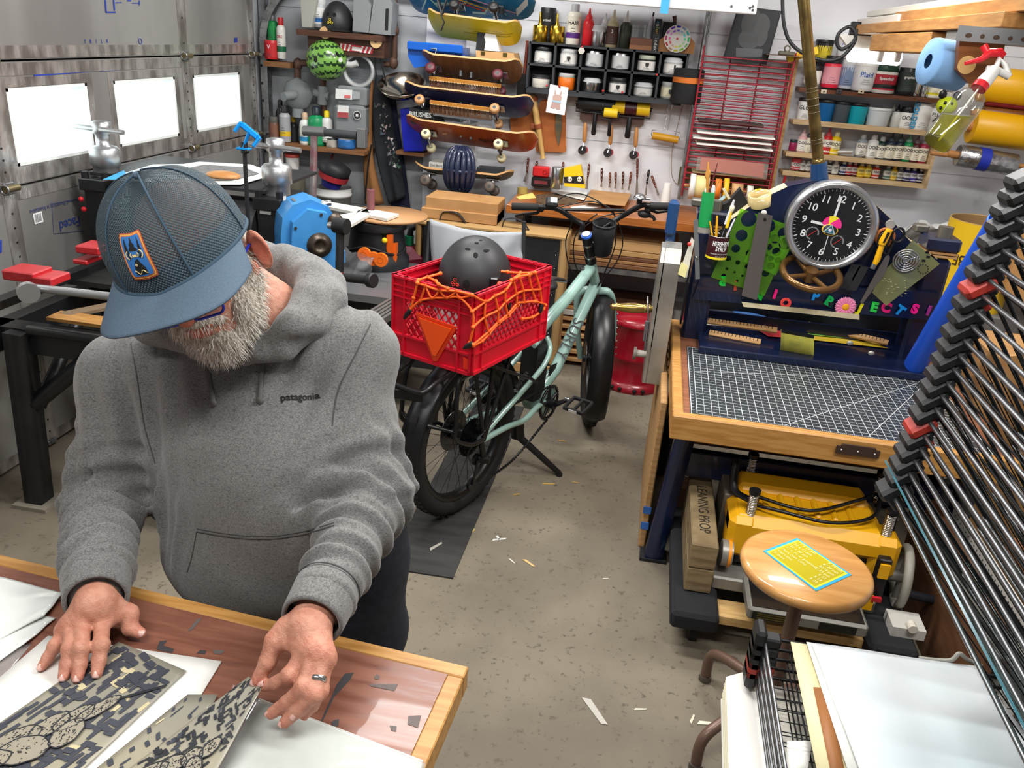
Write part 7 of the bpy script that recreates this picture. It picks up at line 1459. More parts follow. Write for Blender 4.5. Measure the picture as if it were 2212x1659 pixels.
m.build('wire_frame',o);m=MB();m.box(((xl+xr)/2,4.985,bl2.z+.02),(xr-xl+.05,.02,.10),C('5b5530',.7));m.box((xr+.03,4.97,(tl.z+bl2.z)/2),(.03,.04,tl.z-bl2.z+.05),ply);m.build('backing',o)
G9='boards in the red wire rack';dzr=(tl.z-bl2.z)/(n-1)
def inrack(i,x0,x1,col,l,name='mat_board',th=.008):
 z=tl.z-.02-dzr*i;m=MB();m.box((xl+(x0+x1)/2*(xr-xl),4.85,z+.004+th/2),((x1-x0)*(xr-xl),.17,th),C(col,.6));solo(m,name,l,'board',group=G9)
inrack(11,.06,.80,'4a2a26','dark brown board, highest in the red wire rack');inrack(13,.07,.95,'e6e3dc','top white board of three in the red wire rack');inrack(14,.03,.92,'e6e3dc','middle white board of three in the red wire rack');inrack(15,.08,.95,'e6e3dc','bottom white board of three in the red wire rack');inrack(18,.25,.68,'d9c99a','short cream board in the red wire rack',th=.014);inrack(20,.08,.93,'8a7a55','corrugated brown board low in the red wire rack')
m=MB();q=[P(*p,Y=4.77) for p in ((1515,340),(1651,354),(1648,383),(1511,366))];m.slab(q[::-1],.012,C('dd6a4e',.5));c=sum(q,V((0,0,0)))/4;m.slab([c+(p-c)*1.12-V((0,.014,0)) for p in q][::-1],.001,glass('bag film','f3ece6',.08,.12));solo(m,'bagged_sheet','salmon orange sheet in a clear bag at the rack bottom','sheet')
o=thing('clipboard','brown clipboard with metal clip lying on the red wire rack','clipboard',P(1690,135,Y=4.8));m=MB();z=tl.z+.012;m.box((xl+.42,4.84,z),(.20,.22,.004),C('5f4638',.5));m.build('board',o);m=MB();m.box((xl+.42,4.75,z+.012),(.08,.03,.02),C('6f6a5c',.35,.7),bev=.004);m.ring((xl+.42,4.75,z+.035),(0,1,0),.014,.004,C('6f6a5c',.35,.7),16,6);m.build('clip',o)
m=MB();a=P(1700,128,Y=4.85);b=P(1765,108,Y=4.85);m.box((0,0,0),((b-a).length,.05,.035),C('e8c41c',.5),M=frame((a+b)/2,b-a,(0,1,0)));bxx=solo(m,'yellow_carton','yellow carton with red lettering behind the brass pole','carton');text('PRISMACOLOR',.016,C('c8522a',.5),frame((a+b)/2+V((0,-.026,.004)),b-a,(0,0,1)),bxx,ex=0);text('FINE POINT',.013,C('c8522a',.5),frame((a+b)/2+V((0,-.026,-.010)),b-a,(0,0,1)),bxx,ex=0)
dwl=thing('tape_dowel','wooden dowel on a red bracket below the red wire rack','dowel',P(1480,400,Y=4.75));a,b=P(1478,400,Y=4.72),P(1665,420,Y=4.72);m=MB();m.cyl(a,b,.008,lw,n=10);m.build('rod',dwl)
for (x,y,w,r,cl,l) in ((1494,406,.028,.068,'dcdcd6','white tape roll at the left end of the dowel'),(1514,409,.075,.062,'d8c78a','wide cream masking tape roll on the dowel'),(1549,412,.030,.055,'e07a26','orange tape roll on the dowel behind the pens'),(1566,414,.026,.062,'e8b31c','golden yellow tape roll on the dowel'),(1590,418,.06,.04,'c39a68','brown paper tape roll on the dowel'),(1618,420,.03,.035,'e0dccf','small white tape roll at the right of the dowel')):
 c=P(x,y,Y=4.72);f=(c.x-a.x)/(b.x-a.x);c=a.lerp(b,f);d=(b-a).normalized();m=MB();m.lathe([(r*.55,-w/2),(r,-w/2),(r,w/2),(r*.55,w/2),(r*.55,-w/2)],C(cl,.5),28,zto(c,d),cap=False);solo(m,'tape_roll',l,'tape roll','tape rolls on the dowel')
m=MB();p,q=P(1699,370,Y=4.86),P(1690,405,Y=4.86);m.tube([p,p.lerp(q,.5),q],[.012,.015,.008],C('b5202c',.35),10,flat=.5);solo(m,'red_knife','red handled knife hanging beside the brass socket','knife');m=MB();m.tube([P(1722,368,Y=4.86),P(1715,400,Y=4.86)],[.014,.014],C('77736c',.35,.7),8,flat=.3);solo(m,'steel_strip','grey steel strip hanging right of the red knife','strip')
# left corner: etching press, gas meter shelf, skateboards
def c2(x,y):return 540+x/3.456,y/3.456
bkp=mat('black press enamel','141516',.4,col2='1d1e20',scale=9);redp=C('b5262c',.4);mach=mat('machined steel','b4b6b7',.36,.85)
ep=thing('etching_press','black etching press with red capped bed rails beside the garage door','printing press',(-1.9,3.1,0))
XL,XR,YC=-2.27,-1.50,3.2
for x,n_ in ((XL,0),(XR,1)):
 m=MB();m.box((x,YC-.07,.72),(.10,.05,.74),bkp,bev=.004);m.box((x,YC+.09,.72),(.10,.05,.74),bkp,bev=.004);m.box((x,YC+.01,1.085),(.12,.24,.05),bkp,bev=.004);m.box((x,YC+.01,.96),(.06,.10,.16),C('4b463c',.5,.6));m.build('column',ep)
 m=MB();m.lathe([(.052,1.11),(.052,1.15),(.06,1.155),(.06,1.22),(.05,1.23),(.028,1.235),(.028,1.28),(.037,1.285),(.037,1.33),(.02,1.335)],mach,24,MTr((x,YC+.0,0)));m.tube([(x-.12,YC-.02,1.305),(x+.12,YC-.03,1.30)],.0105,mach,10);
 for q in (-.045,.045):m.cyl((x+q,YC-.08,1.11),(x+q,YC-.08,1.135),.016,bkp,n=6)
 m.build('pressure_screw',ep,label='machined silver screw handle')
m=MB();m.cyl((XL+.06,YC+.01,.93),(XR-.06,YC+.01,.93),.15,mat('steel roller','77797b',.3,.9),n=48);m.build('upper_roller',ep)
m=MB();m.cyl((XL+.06,YC+.01,.66),(XR-.06,YC+.01,.66),.10,bkp,n=32);m.build('lower_roller',ep)
m=MB();
for x in (XL+.10,XR-.12):m.box((x,3.1,.80),(.05,1.55,.03),bkp)
m.box(((XL+XR)/2,2.42,.67),(.9,.08,.09),bkp);m.box(((XL+XR)/2,3.9,.67),(.9,.08,.09),bkp)
for x in (XL+.06,XR-.06):m.box((x,3.1,.67),(.06,1.5,.09),bkp)
m.box(((XL+XR)/2,3.3,.775),(.62,1.1,.02),C('3b3b3a',.4,.5));m.build('bed_frame',ep)
for a,b in (((XL+.17,2.37,.71),(XL+.13,2.37,0)),((XR-.02,2.37,.71),(XR,2.37,0)),((XL+.13,3.95,.71),(XL+.1,3.95,0)),((XR-.02,3.95,.71),(XR,3.95,0))):m=MB();m.tube([a,b],.05,bkp,4,up=(1,1,0));m.box((b[0],b[1],.008),(.14,.12,.016),C('8a8376',.6));m.build('leg',ep)
m=MB();m.tube([(XL+.17,2.37,.42),(XL+.45,2.38,.66)],.03,bkp,4);m.tube([(XL+.16,2.42,.40),(XL+.14,2.75,.66)],.03,bkp,4);m.build('brace',ep)
for (x,y,s) in ((60,590,1),(205,535,.8),(105,600,.8),(190,560,.5)):
 p=P(x,y,Y=2.42 if x<110 else 2.75);m=MB();m.box(p,(.12*s,.10,.035*s),redp,bev=.004);m.build('rail_end',ep,label='red rail end')
m=MB();a,b=P(78,622,Y=2.36),P(232,636,Y=2.36);m.cyl(a-V((.02,0,0)),b+V((.4,0,-.0)),.014,mach);m.cyl(a+V((.0,-.04,0)),a+V((.02,-.06,0)),.034,mach,n=24);m.cyl(P(62,712,Y=2.36),P(62,712,Y=2.36)+V((.8,0,-.0)),.018,bkp);m.build('cross_bar',ep)
m=MB();a,b=P(100,692,Y=2.45),P(240,712,Y=2.45);m.slab([a,b,b+V((.3,.0,-.0)),b+V((.3,.08,0)),a+V((0,.08,0))],.012,oak);m.slab([a+V((0,.05,0)),a+V((.06,.05,0)),a+V((.35,.6,0)),a+V((.29,.6,0))],.012,C('77644e',.6));m.build('wooden_slat',ep)
m=MB();
for x,y in ((175,430),(181,452)):m.ell(P(x,y,Y=YC-.10),.011,C('d02630',.35))
m.build('red_button',ep);m=MB();q=[P(*p,Y=YC-.098) for p in ((562,447),(586,450),(585,464),(561,461))];m.slab(q[::-1],.001,C('d9d9d4',.6));m.poly([P(*p,Y=YC-.099) for p in ((612,424),(618,423),(618,433),(612,434))],C('e6e6e2',.6));lp_=m.build('plate_label',ep)
text('ETCHING PRESS',.0075,C('333333',.6),WALLM(sum(q,V((0,0,0)))/4-V((0,.002,0))),lp_,ex=0,sx=.7)
zt2=1.135
def lay(name,label,cat,pts,z,mt,t=.006,grp=None):m=MB();m.slab([P(*p,Z=z) for p in pts][::-1],-t,mt);o=solo(m,name,label,cat,group=grp);return o
m=MB();m.box((-1.92,3.42,zt2-.013),(.78,.55,.012),C('26272a',.5));solo(m,'press_board','dark board resting across the top of the etching press','board')
lay('print_sheet','pale print with blue corner on the etching press left','print',[(222,388),(330,355),(470,353),(420,385),(330,392)],zt2,C('d9e6ea',.6),.002,'prints on the etching press');m=MB();m.slab([P(*p,Z=zt2+.004) for p in ((222,388),(268,368),(272,376),(262,388))][::-1],.001,C('35a3d6',.5));solo(m,'blue_film','bright blue film corner on the print on the etching press','film')
o=lay('print_sheet','large white bordered grey print under the wooden oval','print',[(340,362),(430,349),(540,355),(600,374),(520,398),(400,398)],zt2+.002,whp,.002,'prints on the etching press');m=MB();m.slab([P(*p,Z=zt2+.0045) for p in ((380,368),(440,356),(525,361),(560,375),(500,390),(420,390))][::-1],.0008,mat('grey print image','8b8c8a',.6,col2='55575a',scale=30,stretch=(1,6,1)));m.build('print_image',o)
p=P(482,379,Z=zt2+.012);m=MB();m.ell((0,0,0),(.075,.055,.018),mat('wooden oval','c8925a',.45,col2='b57d47',scale=8,stretch=(1,6,1)),M=MTr(p),n=28);solo(m,'wooden_baren','smooth wooden oval block lying on the grey print','baren')
pcl=thing('phone_clamp','bright blue phone clamp on a black stick behind the cap','phone clamp',P(536,500,Y=2.9));a,b=P(528,325,Y=2.9),P(537,505,Y=2.9);m=MB();m.tube([b-V((0,0,.05)),a],.0085,plast,8);m.cyl(a-V((0,0,.01)),a+V((0,0,.03)),.014,plast,n=12);m.ell(a+V((.016,-.01,.0)),.009,plast);m.build('stick',pcl);bl=C('1793e6',.3,.3);M=frame(P(540,283,Y=2.9),P(556,285,Y=2.9)-P(528,262,Y=2.9),(0,-.9,.3));m=MB()
m.box((0,0,0),(.075,.02,.022),bl,M=M,bev=.004);m.box((.042,.0,.016),(.012,.02,.045),bl,M=M,bev=.003);m.box((-.042,.0,.016),(.012,.02,.045),bl,M=M,bev=.003);m.tube([P(540,283,Y=2.9),P(533,300,Y=2.9),P(527,320,Y=2.9)],[.016,.011,.016],bl,8,flat=.5);m.box(P(527,321,Y=2.9),(.05,.03,.008),bl,bev=.002);m.build('clamp',pcl,label='blue aluminium clamp')
gm=mat('sky blue gearbox','3d87c4',.38,col2='3479b4',scale=6);gx=thing('gearbox','sky blue cast gearbox with black crank on the etching press','gearbox',P(665,570,Y=3.1));cG=P(662,500,Y=3.12)
m=MB();M=MTr(cG)@MRo(.6,4,'Z')
m.prism([(-.12,-.15),(.12,-.15),(.12,-.02),(.105,.06),(.07,.12),(.0,.15),(-.07,.13),(-.11,.08),(-.12,.0)],.15,gm,M@MRo(_pi/2,4,'X'),z0=-.05);m.prism([(-.10,-.14),(.10,-.14),(.105,-.02),(.09,.05),(.055,.105),(-.02,.12),(-.08,.07)],.045,gm,M@MRo(_pi/2,4,'X'),z0=.10);m.box((0,0,-.09),(.28,.17,.06),gm,M=M,bev=.006);m.build('housing',gx)
m=MB();bro=mat('greasy bore steel','4f463d',.4,.7);M2=M@MRo(_pi/2,4,'X')
m.lathe([(.048,.146),(.050,.150),(.036,.152),(.034,.165),(.022,.166),(.020,.160),(1e-4,.160)],bro,28,M2@MTr((.02,-.02,0)),cap=False);m.lathe([(.030,.146),(.030,.150),(1e-4,.150)],bro,24,M2@MTr((.085,.075,0)),cap=False);
for x,y in ((-.08,-.12),(.09,-.12),(-.07,.05),(.03,.1),(-.085,-.03)):m.cyl(M2@V((x,y,.145)),M2@V((x,y,.150)),.006,bro,n=6)
m.build('bore',gx);m=MB();m.box((-.02,-.03,.136),(.08,.06,.002),C('8f9698',.35,.6),M=M);m.cyl(M@V((.05,-.05,.12)),M@V((.09,-.05,.125)),.012,sil);m.build('name_plate',gx)
m=MB();k0,k1,k2,k3=P(712,487,Y=2.93),P(735,487,Y=2.90),P(733,598,Y=2.88),P(808,606,Y=2.80);m.cyl(k0,k1+V((.02,-.01,0)),.014,mach);m.cyl(k1-V((.02,0,0)),k1+V((.03,-.01,0)),.03,plast,n=16);m.tube([k1,k2],.017,plast,8);m.tube([k2,k2.lerp(k3,.12)],.018,redp,10);m.tube([k2.lerp(k3,.12),k2.lerp(k3,.85)],.017,rub,12);m.cyl(k2.lerp(k3,.85),k3,.028,plast,n=20,bev=.004);m.build('crank',gx,label='black crank with red collar')
KG=lambda x,y,o=.08:P(*c2(x,y),Y=WY-o)
br_=mat('brown shelf wood','573626',.6,col2='452a1d',scale=8,stretch=(1,9,9));tanw=mat('raw shelf plank','8a5f3c',.6,col2='79502f',scale=8,stretch=(1,9,9));gpm=mat('grey meter paint','7d8284',.5);rust=mat('rusty brown pipe','5b4237',.6,.3)
def shelf(label,a,b,d,t,mt,extra=None):
 p,q=KG(*a,d),KG(*b,d);m=MB();m.box(((p.x+q.x)/2,WY-d/2,p.z-t/2),(q.x-p.x,d,t),mt);
 if extra:m.box(((p.x+q.x)/2+.02,WY-d*.4,p.z-t-extra/2),(q.x-p.x-.05,d*.7,extra),mt)
 solo(m,'wall_shelf',label,'shelf')
shelf('dark brown wall shelf over the gas meter carrying helmet and jugs',(345,215),(985,268),.22,.03,br_,.09);shelf('long raw wooden shelf below the gas meter',(120,1062),(852,1122),.20,.022,tanw);shelf('short wooden shelf with spray cans by the door track',(100,452),(298,452),.12,.03,tanw);shelf('small raw shelf board under the blue bin',(1090,1125),(1300,1135),.18,.02,tanw)
gm_=thing('gas_meter','grey gas meter with label plates on the back wall','gas meter',KG(745,985,.12));a=KG(627,640,.16);b=KG(868,985,.16);m=MB();m.box(((a.x+b.x)/2,WY-.10,(a.z+b.z)/2-.06),(b.x-a.x,.16,(a.z-b.z)*.70),gpm,bev=.02);m.box(((a.x+b.x)/2+.01,WY-.09,a.z-.05),((b.x-a.x)*.92,.15,.11),gpm,bev=.012);m.build('meter_case',gm_)
m=MB()
def plt(q,c,o):m.slab([KG(*p,o) for p in q][::-1],.002,C(c,.5))
plt([(640,660),(765,672),(762,745),(638,735)],'dfe0de',.19);plt([(705,710),(750,713),(749,733),(704,731)],'d06a66',.193);plt([(655,785),(738,790),(736,882),(653,876)],'dcdcda',.19);plt([(655,835),(735,840),(735,880),(654,874)],'a8474a',.193);plt([(768,678),(822,688),(820,740),(766,742)],'9da1a3',.187);m.build('label_plate',gm_);m=MB();c=KG(800,860,.19);m.cyl(c,c-V((0,.002,0)),.024,C('dcdcd8',.5),n=24);m.cyl(c-V((0,.002,0)),c-V((0,.003,0)),.021,C('222426',.5),n=24);m.box(c-V((0,.004,0)),(.015,.001,.015),C('e4e4e0',.5));m.build('round_sticker',gm_)
gr=thing('gas_regulator','grey round gas regulator with pipe joints left of the meter','regulator',KG(360,830,.1));c=KG(355,705,.10);m=MB();m.lathe([(.05,-.04),(.092,-.01),(.098,0),(.092,.01),(.06,.035),(.03,.045)],gpm,8,WALLM(c));m.cyl(c-V((0,.03,0)),c-V((.04,.11,.01)),.026,gpm,n=18);m.tube([c-V((0,0,.08)),c-V((0,-.0,.13))],.035,gpm,12);m.build('body',gr);m=MB();m.tube([KG(480,690,.08),KG(590,720,.08)],.025,gpm,12);m.cyl(KG(545,640,.08),KG(540,780,.08),.03,gpm,n=14);m.cyl(KG(548,590,.08),KG(545,645,.08),.018,rust);m.build('tee_joint',gr)
pip=thing('gas_pipe','rusty brown iron gas pipes running up the wall','pipe',KG(1080,450,.06));m=MB()
for pts,r in (([(1080,0),(1080,430),(1060,480),(1000,480)],.017),([(430,470),(370,470),(355,500),(355,590)],.02),([(552,760),(550,900)],.018)):m.tube([KG(*p,.07) for p in pts],r,rust,12)
for x,y,r in ((1083,230,.024),(1072,470,.027),(358,480,.028)):m.ell(KG(x,y,.07),(r,r,r*1.3),rust)
m.build('pipe_run',pip)
m=MB()
for k in range(3):
 c=KG(810,520+4*k,.10+.02*k);m.tube([c+V((.083*_c(t)*(1+.03*k),0,.085*_s(t))) for t in np.linspace(0,6.28,28)[:-1]],.010,glass('hose plastic','e6e8e8',.15,.35),8,closed=True)
m.tube([KG(715,480,.14),KG(760,485,.14),KG(800,470,.14)],.018,C('c9cac8',.3),10);solo(m,'clear_hose','coil of clear plastic hose hanging beside the watermelon helmet','hose')
def sc2(name,label,cat,x,yt,yb,w,kind,col,cap='1a1a1c',lbl=None,txt=None,band=None,tcol='222222',o=.10,grp=None):return vessel(name,label,cat,x,yt,yb,w*1.09,kind,col,cap,lbl,txt,grp,WY-o,c2,band,tcol)
G='cans by the door track'
sc2('aerosol_can','green aerosol can behind the red can by the door track','can',172,115,310,80,'spray','16793f','55585a','1d8a48',None,None,o=.05,grp=G);sc2('oil_can','short red white lettered can by the door track','can',165,300,440,105,'can','c3262b','b4b6b8','c3262b','V',None,'e8e8f0',o=.08,grp=G);sc2('aerosol_can','white green aerosol can with red cap by the track','can',238,130,436,66,'spray','d9d8d2','b8252a','e0dfd8','CRC','1a6b45','b8252a',o=.08,grp=G)
G='bottles on the shelf below the meter'
for a in (('paint_can','bronze screw top can at the left of the lower shelf',185,870,1050,75,'jar','6f4a3a','5c5a55','7d5545',None,None),('aerosol_can','silver yellow aerosol can on the lower shelf',265,790,1056,80,'spray','a9abad','2a2b2d','9c9ea0',None,'d9b41a'),('spray_bottle','black topped dark spray bottle behind the silver aerosol',235,745,1040,70,'bottle','1d1e20','101012',None,None,None),('glue_bottle','white blue yellow tube bottle on the lower shelf',415,838,1085,80,'bottle','dfe0dc','c9a98a','e3e2dc',None,'2591c9'),('lubricant_bottle','large green bottle with dark cap on the lower shelf',500,795,1092,125,'bottle','128a55','1b2630','128a55',None,None),('cleaner_bottle','white bottle with bright yellow cap on the lower shelf',577,826,1060,80,'bottle','d9dad6','e8cc1a','dcdcd8',None,None),('grease_tub','short black tub with pale label on the lower shelf',612,1030,1102,85,'can','1c1d1f','2a2b2d','a9a59a',None,None),('wax_tin','flat blue tin with white print on the lower shelf',722,1038,1105,130,'can','1f5f9e','c9cbcc','2466a6',None,None),('dark_bottle','dark bottle with yellow stripe behind the white tube',330,870,1068,60,'bottle','26262a','c9a81a','26262a',None,None)):sc2(a[0],a[1],'bottle',*a[2:6],a[6],a[7],a[8],a[9],a[10],a[11],grp=G,o=.12 if 'behind' not in a[1] else .06)
hx=lambda n,l,q,c:wallslab(n,l,'jug',q,c2,C(c,.4),.17,.13)
wallslab('jug','grey white jug at the left of the brown top shelf','jug',[(378,0),(500,0),(460,205),(388,200)],c2,C('a9aaa0',.5),.18,.12);wallslab('motor_oil_jug','left of two grey oil jugs on the brown top shelf','jug',[(775,-60),(830,-60),(905,40),(885,245),(765,232)],c2,mat('grey jug plastic','85888a',.35),.18,.12,'grey oil jugs');wallslab('motor_oil_jug','right of two grey oil jugs with black label strip','jug',[(930,-60),(1010,-60),(1065,30),(1050,262),(888,248)],c2,mat('grey jug plastic','85888a',.35),.18,.12,'grey oil jugs');wallslab('label_strip','black label strip on the right grey oil jug','label',[(1012,65),(1035,62),(1030,225),(1005,225)],c2,C('15161a',.5),.182,.003);sc2('paint_jar','clear jar with blue band on the brown top shelf','jar',525,-20,205,90,'jar','aeb4b6','c9cbcc','dfe0de',None,'2a6fb8',o=.12)
h0=KG(655,232,.12);hm2,MH2=helmet('skate_helmet','black skate helmet with two holes on the brown top shelf',h0,(.088,.10,.125),matte,Matrix.Identity(4),[(-.30,.42,.0095,.0105),(.20,.42,.0095,.0105)]);m=MB()
for dx,dz in ((0,.012),(-.011,-.006),(.011,-.006),(0,0)):c=h0+V((-.006+dx,-.104,.048+dz));m.ring(c,(0,1,.1),.0055,.0014,C('e0c81a',.5),12,5)
m.build('helmet_logo',hm2)
wm=mat('watermelon shell','74a64a',.25,coat=.6);wd=mat('watermelon stripe','1d3a22',.3,coat=.5);wc0=KG(575,575,.16);wmo=thing('watermelon_helmet','round watermelon striped skate helmet hanging from a wooden peg','helmet',wc0);cW=KG(572,448,.17);rW=V((.118,.11,.112));m=MB();nu,nv=60,40
vs=[];fs=[];fm=[]
for j in range(nv+1):
 for i in range(nu):a=2*_pi*i/nu;e=-_pi/2*.92+(_pi*.96)*j/nv;vs.append(cW+V((rW.x*_c(e)*_c(a),rW.y*_c(e)*_s(a),rW.z*_s(e))))
for mt_k in (0,1):
 F_=[]
 for j in range(nv):
  for i in range(nu):
   v=(j+.13*i*_c(2*_pi*(i+38)/nu)*.6+.9*_s(i*2.1))/6.0;st=(v%1)<.34
   if st==bool(mt_k):F_.append((j*nu+i,j*nu+(i+1)%nu,(j+1)*nu+(i+1)%nu,(j+1)*nu+i))
 m.add(vs,F_,(wm,wd)[mt_k],True)
m.build('shell',wmo);m=MB()
for x,y,r in ((490,447,.011),(650,405,.010),(470,503,.008),(685,495,.009),(535,552,.007)):
 d=ray(*c2(x,y));oc=CAM-cW;D=V((d.x/rW.x,d.y/rW.y,d.z/rW.z));O=V((oc.x/rW.x,oc.y/rW.y,oc.z/rW.z));A_,B_,C_=D.dot(D),2*O.dot(D),O.dot(O)-1.02;t=(-B_-math.sqrt(max(0,B_*B_-4*A_*C_)))/(2*A_);m.ell(CAM+d*t,(r,.004,r*1.2),C('0a0a0a',.8),n=12,k=6)
m.build('vent',wmo,kind='stuff');m=MB();c=KG(676,447,.275);m.cyl(c,c-V((0,.002,0)),.012,C('dcdcd8',.5),n=18);m.build('sticker',wmo);m=MB();m.tube([KG(530,330,.12),KG(530,280,.12),KG(567,240,.14),KG(605,270,.12),KG(620,330,.12)],.006,plast,6,flat=.5);m.build('strap',wmo)
for x,y,l in ((567,243,'round pale wooden peg holding the watermelon helmet'),(945,313,'round pale wooden peg holding the aprons')):m=MB();c=KG(x,y,.19);m.cyl(c+V((0,.19,0)),c,.014,lw);m.cyl(c,c-V((0,.016,0)),.033,C('d3ae7c',.5),n=28);m.cyl(c-V((0,.016,0)),c-V((0,.018,0)),.006,C('4a3524',.6),n=10);solo(m,'wooden_peg',l,'peg')
o=thing('striped_box','flat red and white striped box under the brown shelf','box',KG(795,395,.15));q=[KG(*p,.17) for p in ((670,322),(925,355),(912,402),(668,372))];m=MB();m.slab(q[::-1],-.14,C('c93a44',.5));m.build('carton',o);m=MB()
for k in range(8):
 if k in(3,4):continue
 u=k/8;A0_=q[0].lerp(q[1],u+.03);A1_=q[0].lerp(q[1],u+.085);B0=q[3].lerp(q[2],u);B1=q[3].lerp(q[2],u+.055);m.poly([p-V((0,.003,0)) for p in (A0_,A1_,B1,B0)],C('e6e2de',.5))
m.poly([p-V((0,.004,0)) for p in (q[0].lerp(q[1],.38).lerp(q[3].lerp(q[2],.38),.25),q[0].lerp(q[1],.64).lerp(q[3].lerp(q[2],.64),.25),q[0].lerp(q[1],.64).lerp(q[3].lerp(q[2],.64),.85),q[0].lerp(q[1],.38).lerp(q[3].lerp(q[2],.38),.85))],C('e6e2de',.5));m.build('stripes',o)
def cloth(name,label,pts,o,mt,amp=.012,extra=None):
 L_=[KG(*p,o) for p in pts[0]];R2=[KG(*p,o) for p in pts[1]];A_=spline(L_,6);B_=spline(R2,6);n=len(A_);m=MB();nu=14
 m.grid(lambda u,v:A_[min(n-1,round(v*(n-1)))].lerp(B_[min(n-1,round(v*(n-1)))],u)+V((0,-amp*_s(u*9+v*2)*(.3+v)-.02*_s(u*_pi),0)),nu,n-1,mt,thick=-.003);ob=solo(m,name,label,'apron');return ob
cloth('apron','navy apron hanging behind the paint stained one',[[(1030,690),(1000,1000),(1030,1400),(1080,1640)],[(1085,690),(1120,1000),(1165,1300),(1205,1655)]],.05,mat('navy apron cloth','1c2136',.9,bump=.4,scale=200),.006)
ap=cloth('apron','black apron with dried paint stains hanging from the right peg',[[(935,560),(915,780),(925,1000),(960,1240),(1040,1520)],[(990,560),(1050,780),(1085,1000),(1130,1250),(1160,1470)]],.11,mat('black apron cloth','202327',.9,bump=.4,scale=200),.010)
m=MB();rs2=random.Random(5)
for i in range(70):
 v=rs2.random();x=960+120*v+rs2.uniform(-30,50);y=760+500*v;s=rs2.uniform(3,16);cl=rs2.choice(['8d8a8a','6f6c74','b8b2b0','5a4a52','7d5f5f','44505a','a5938f','30503a']);q=[(x+rs2.uniform(-s,s),y+rs2.uniform(-s,s)*1.6) for _ in range(5)];cx_,cy2=sum(p[0] for p in q)/5,sum(p[1] for p in q)/5;q.sort(key=lambda p:math.atan2(p[1]-cy2,p[0]-cx_));m.poly([KG(*p,.158+i*.00003) for p in q][::-1],C(cl,.8))
m.build('paint_stains',ap,kind='stuff');m=MB();m.tube([KG(945,320,.16),KG(930,460,.14),KG(945,580,.13)],.008,plast,6,flat=.4);m.tube([KG(950,320,.16),KG(975,450,.14),KG(1020,640,.12)],.008,plast,6,flat=.4);m.build('apron_strap',ap)
cloth('apron','tan leather apron strip hanging left of the black apron',[[(900,600),(880,900),(850,1200),(860,1520)],[(925,600),(915,900),(925,1200),(1000,1520)]],.09,mat('tan suede','8f6238',.9),.004);m=MB();m.tube([KG(905,1080,.13),KG(880,1250,.13),KG(858,1490,.13)],.012,plast,6,flat=.3);solo(m,'black_strap','black webbing strap over the tan leather apron','strap')
m=MB();c=KG(1140,660,.15);m.lathe([(.02,-.05),(.07,-.04),(.115,-.01),(.14,.03),(.136,.03),(.11,-.008),(.02,-.044)],mat('polished bowl','b9b0a0',.15,1),32,MTr(c)@MRo(.45,4,'X'),cap=False);solo(m,'metal_bowl','shiny metal bowl leaning beside the aprons','bowl')
wallslab('storage_bin','deep blue plastic bin behind the black BRUSHES box','bin',[(15,890),(130,890),(205,1230),(45,1230)],c3,C('1420a8',.4),.20,.15);wallslab('yellow_sheet','yellow sheet edge behind the brown skateboard','sheet',[(185,700),(220,650),(220,760),(185,760)],c3,C('e0cc1a',.5),.02,.005)
o=thing('paint_pail','white plastic pail with wire handle on the floor below the shelf','pail',KG(625,1480,.25));p=KG(625,1500,.25);r=.105;h=KG(625,1395,.25).z;m=MB();m.lathe([(r*.88,0),(r,h-.05),(r*1.04,h-.05),(r*1.04,h-.035),(r,h-.035),(r*1.03,h)],C('b9b8b6',.5),30,MTr((p.x,p.y,0)),cap=False);m.build('wall',o);m=MB();m.lathe([(.055,0),(.085,.13),(.065,.14)],C('2a2a82',.5),24,MTr((p.x-.02,p.y,h+.0))@MRo(.3,4,'Y'));
m.lathe([(.088,.05),(.093,.085)],C('b5343a',.5),24,MTr((p.x-.02,p.y,h))@MRo(.3,4,'Y'),cap=False);m.lathe([(.094,.09),(.098,.13),(.06,.15)],C('222327',.5),24,MTr((p.x-.025,p.y,h+.0))@MRo(.3,4,'Y'));solo(m,'funnel_stack','stack of black red and blue buckets in the white pail','stack')
m=MB();m.tube(spline([KG(620,1150,.1),KG(605,1200,.12),KG(620,1270,.16),KG(660,1285,.16),KG(685,1260,.16)],5),.007,C('8f3036',.4),8);solo(m,'wall_hook','dark red steel hook under the lower shelf','hook');sc2('white_jug','white jug with red handle under the lower shelf','jug',320,1150,1305,105,'tub','d6d4d0','b5433a',None,None,o=.12);sc2('metal_can','old square metal can on the floor under the shelf','can',350,1305,1490,135,'can','6d6a5c','77746a',None,None,o=.14)
o=thing('pipe_stand','grey pipe head clamp on a foil wrapped post','stand',P(*c2(475,1480),Y=4.3));Q=lambda x,y:P(*c2(x,y),Y=4.3);m=MB();m.cyl(Q(400,975),Q(560,985),.026,mat('zinc pipe','8e9090',.4,.7));m.cyl(Q(560,988),Q(800,1010),.021,C('3b3d40',.5));m.box(Q(838,1030),(.045,.05,.10),mat('zinc pipe','8e9090',.4,.7),bev=.003);m.build('clamp_head',o);m=MB();b=Q(470,1480);m.tube([Q(478,1010),Q(474,1250),Q(468,1480),V((b.x-.02,b.y,.0))],.020,mat('foil wrapped post','b5b3b3',.3,.6,col2='a5707a',scale=14,bump=1),12);m.build('post',o)
mpl=mat('maple edge','c79a63',.5)
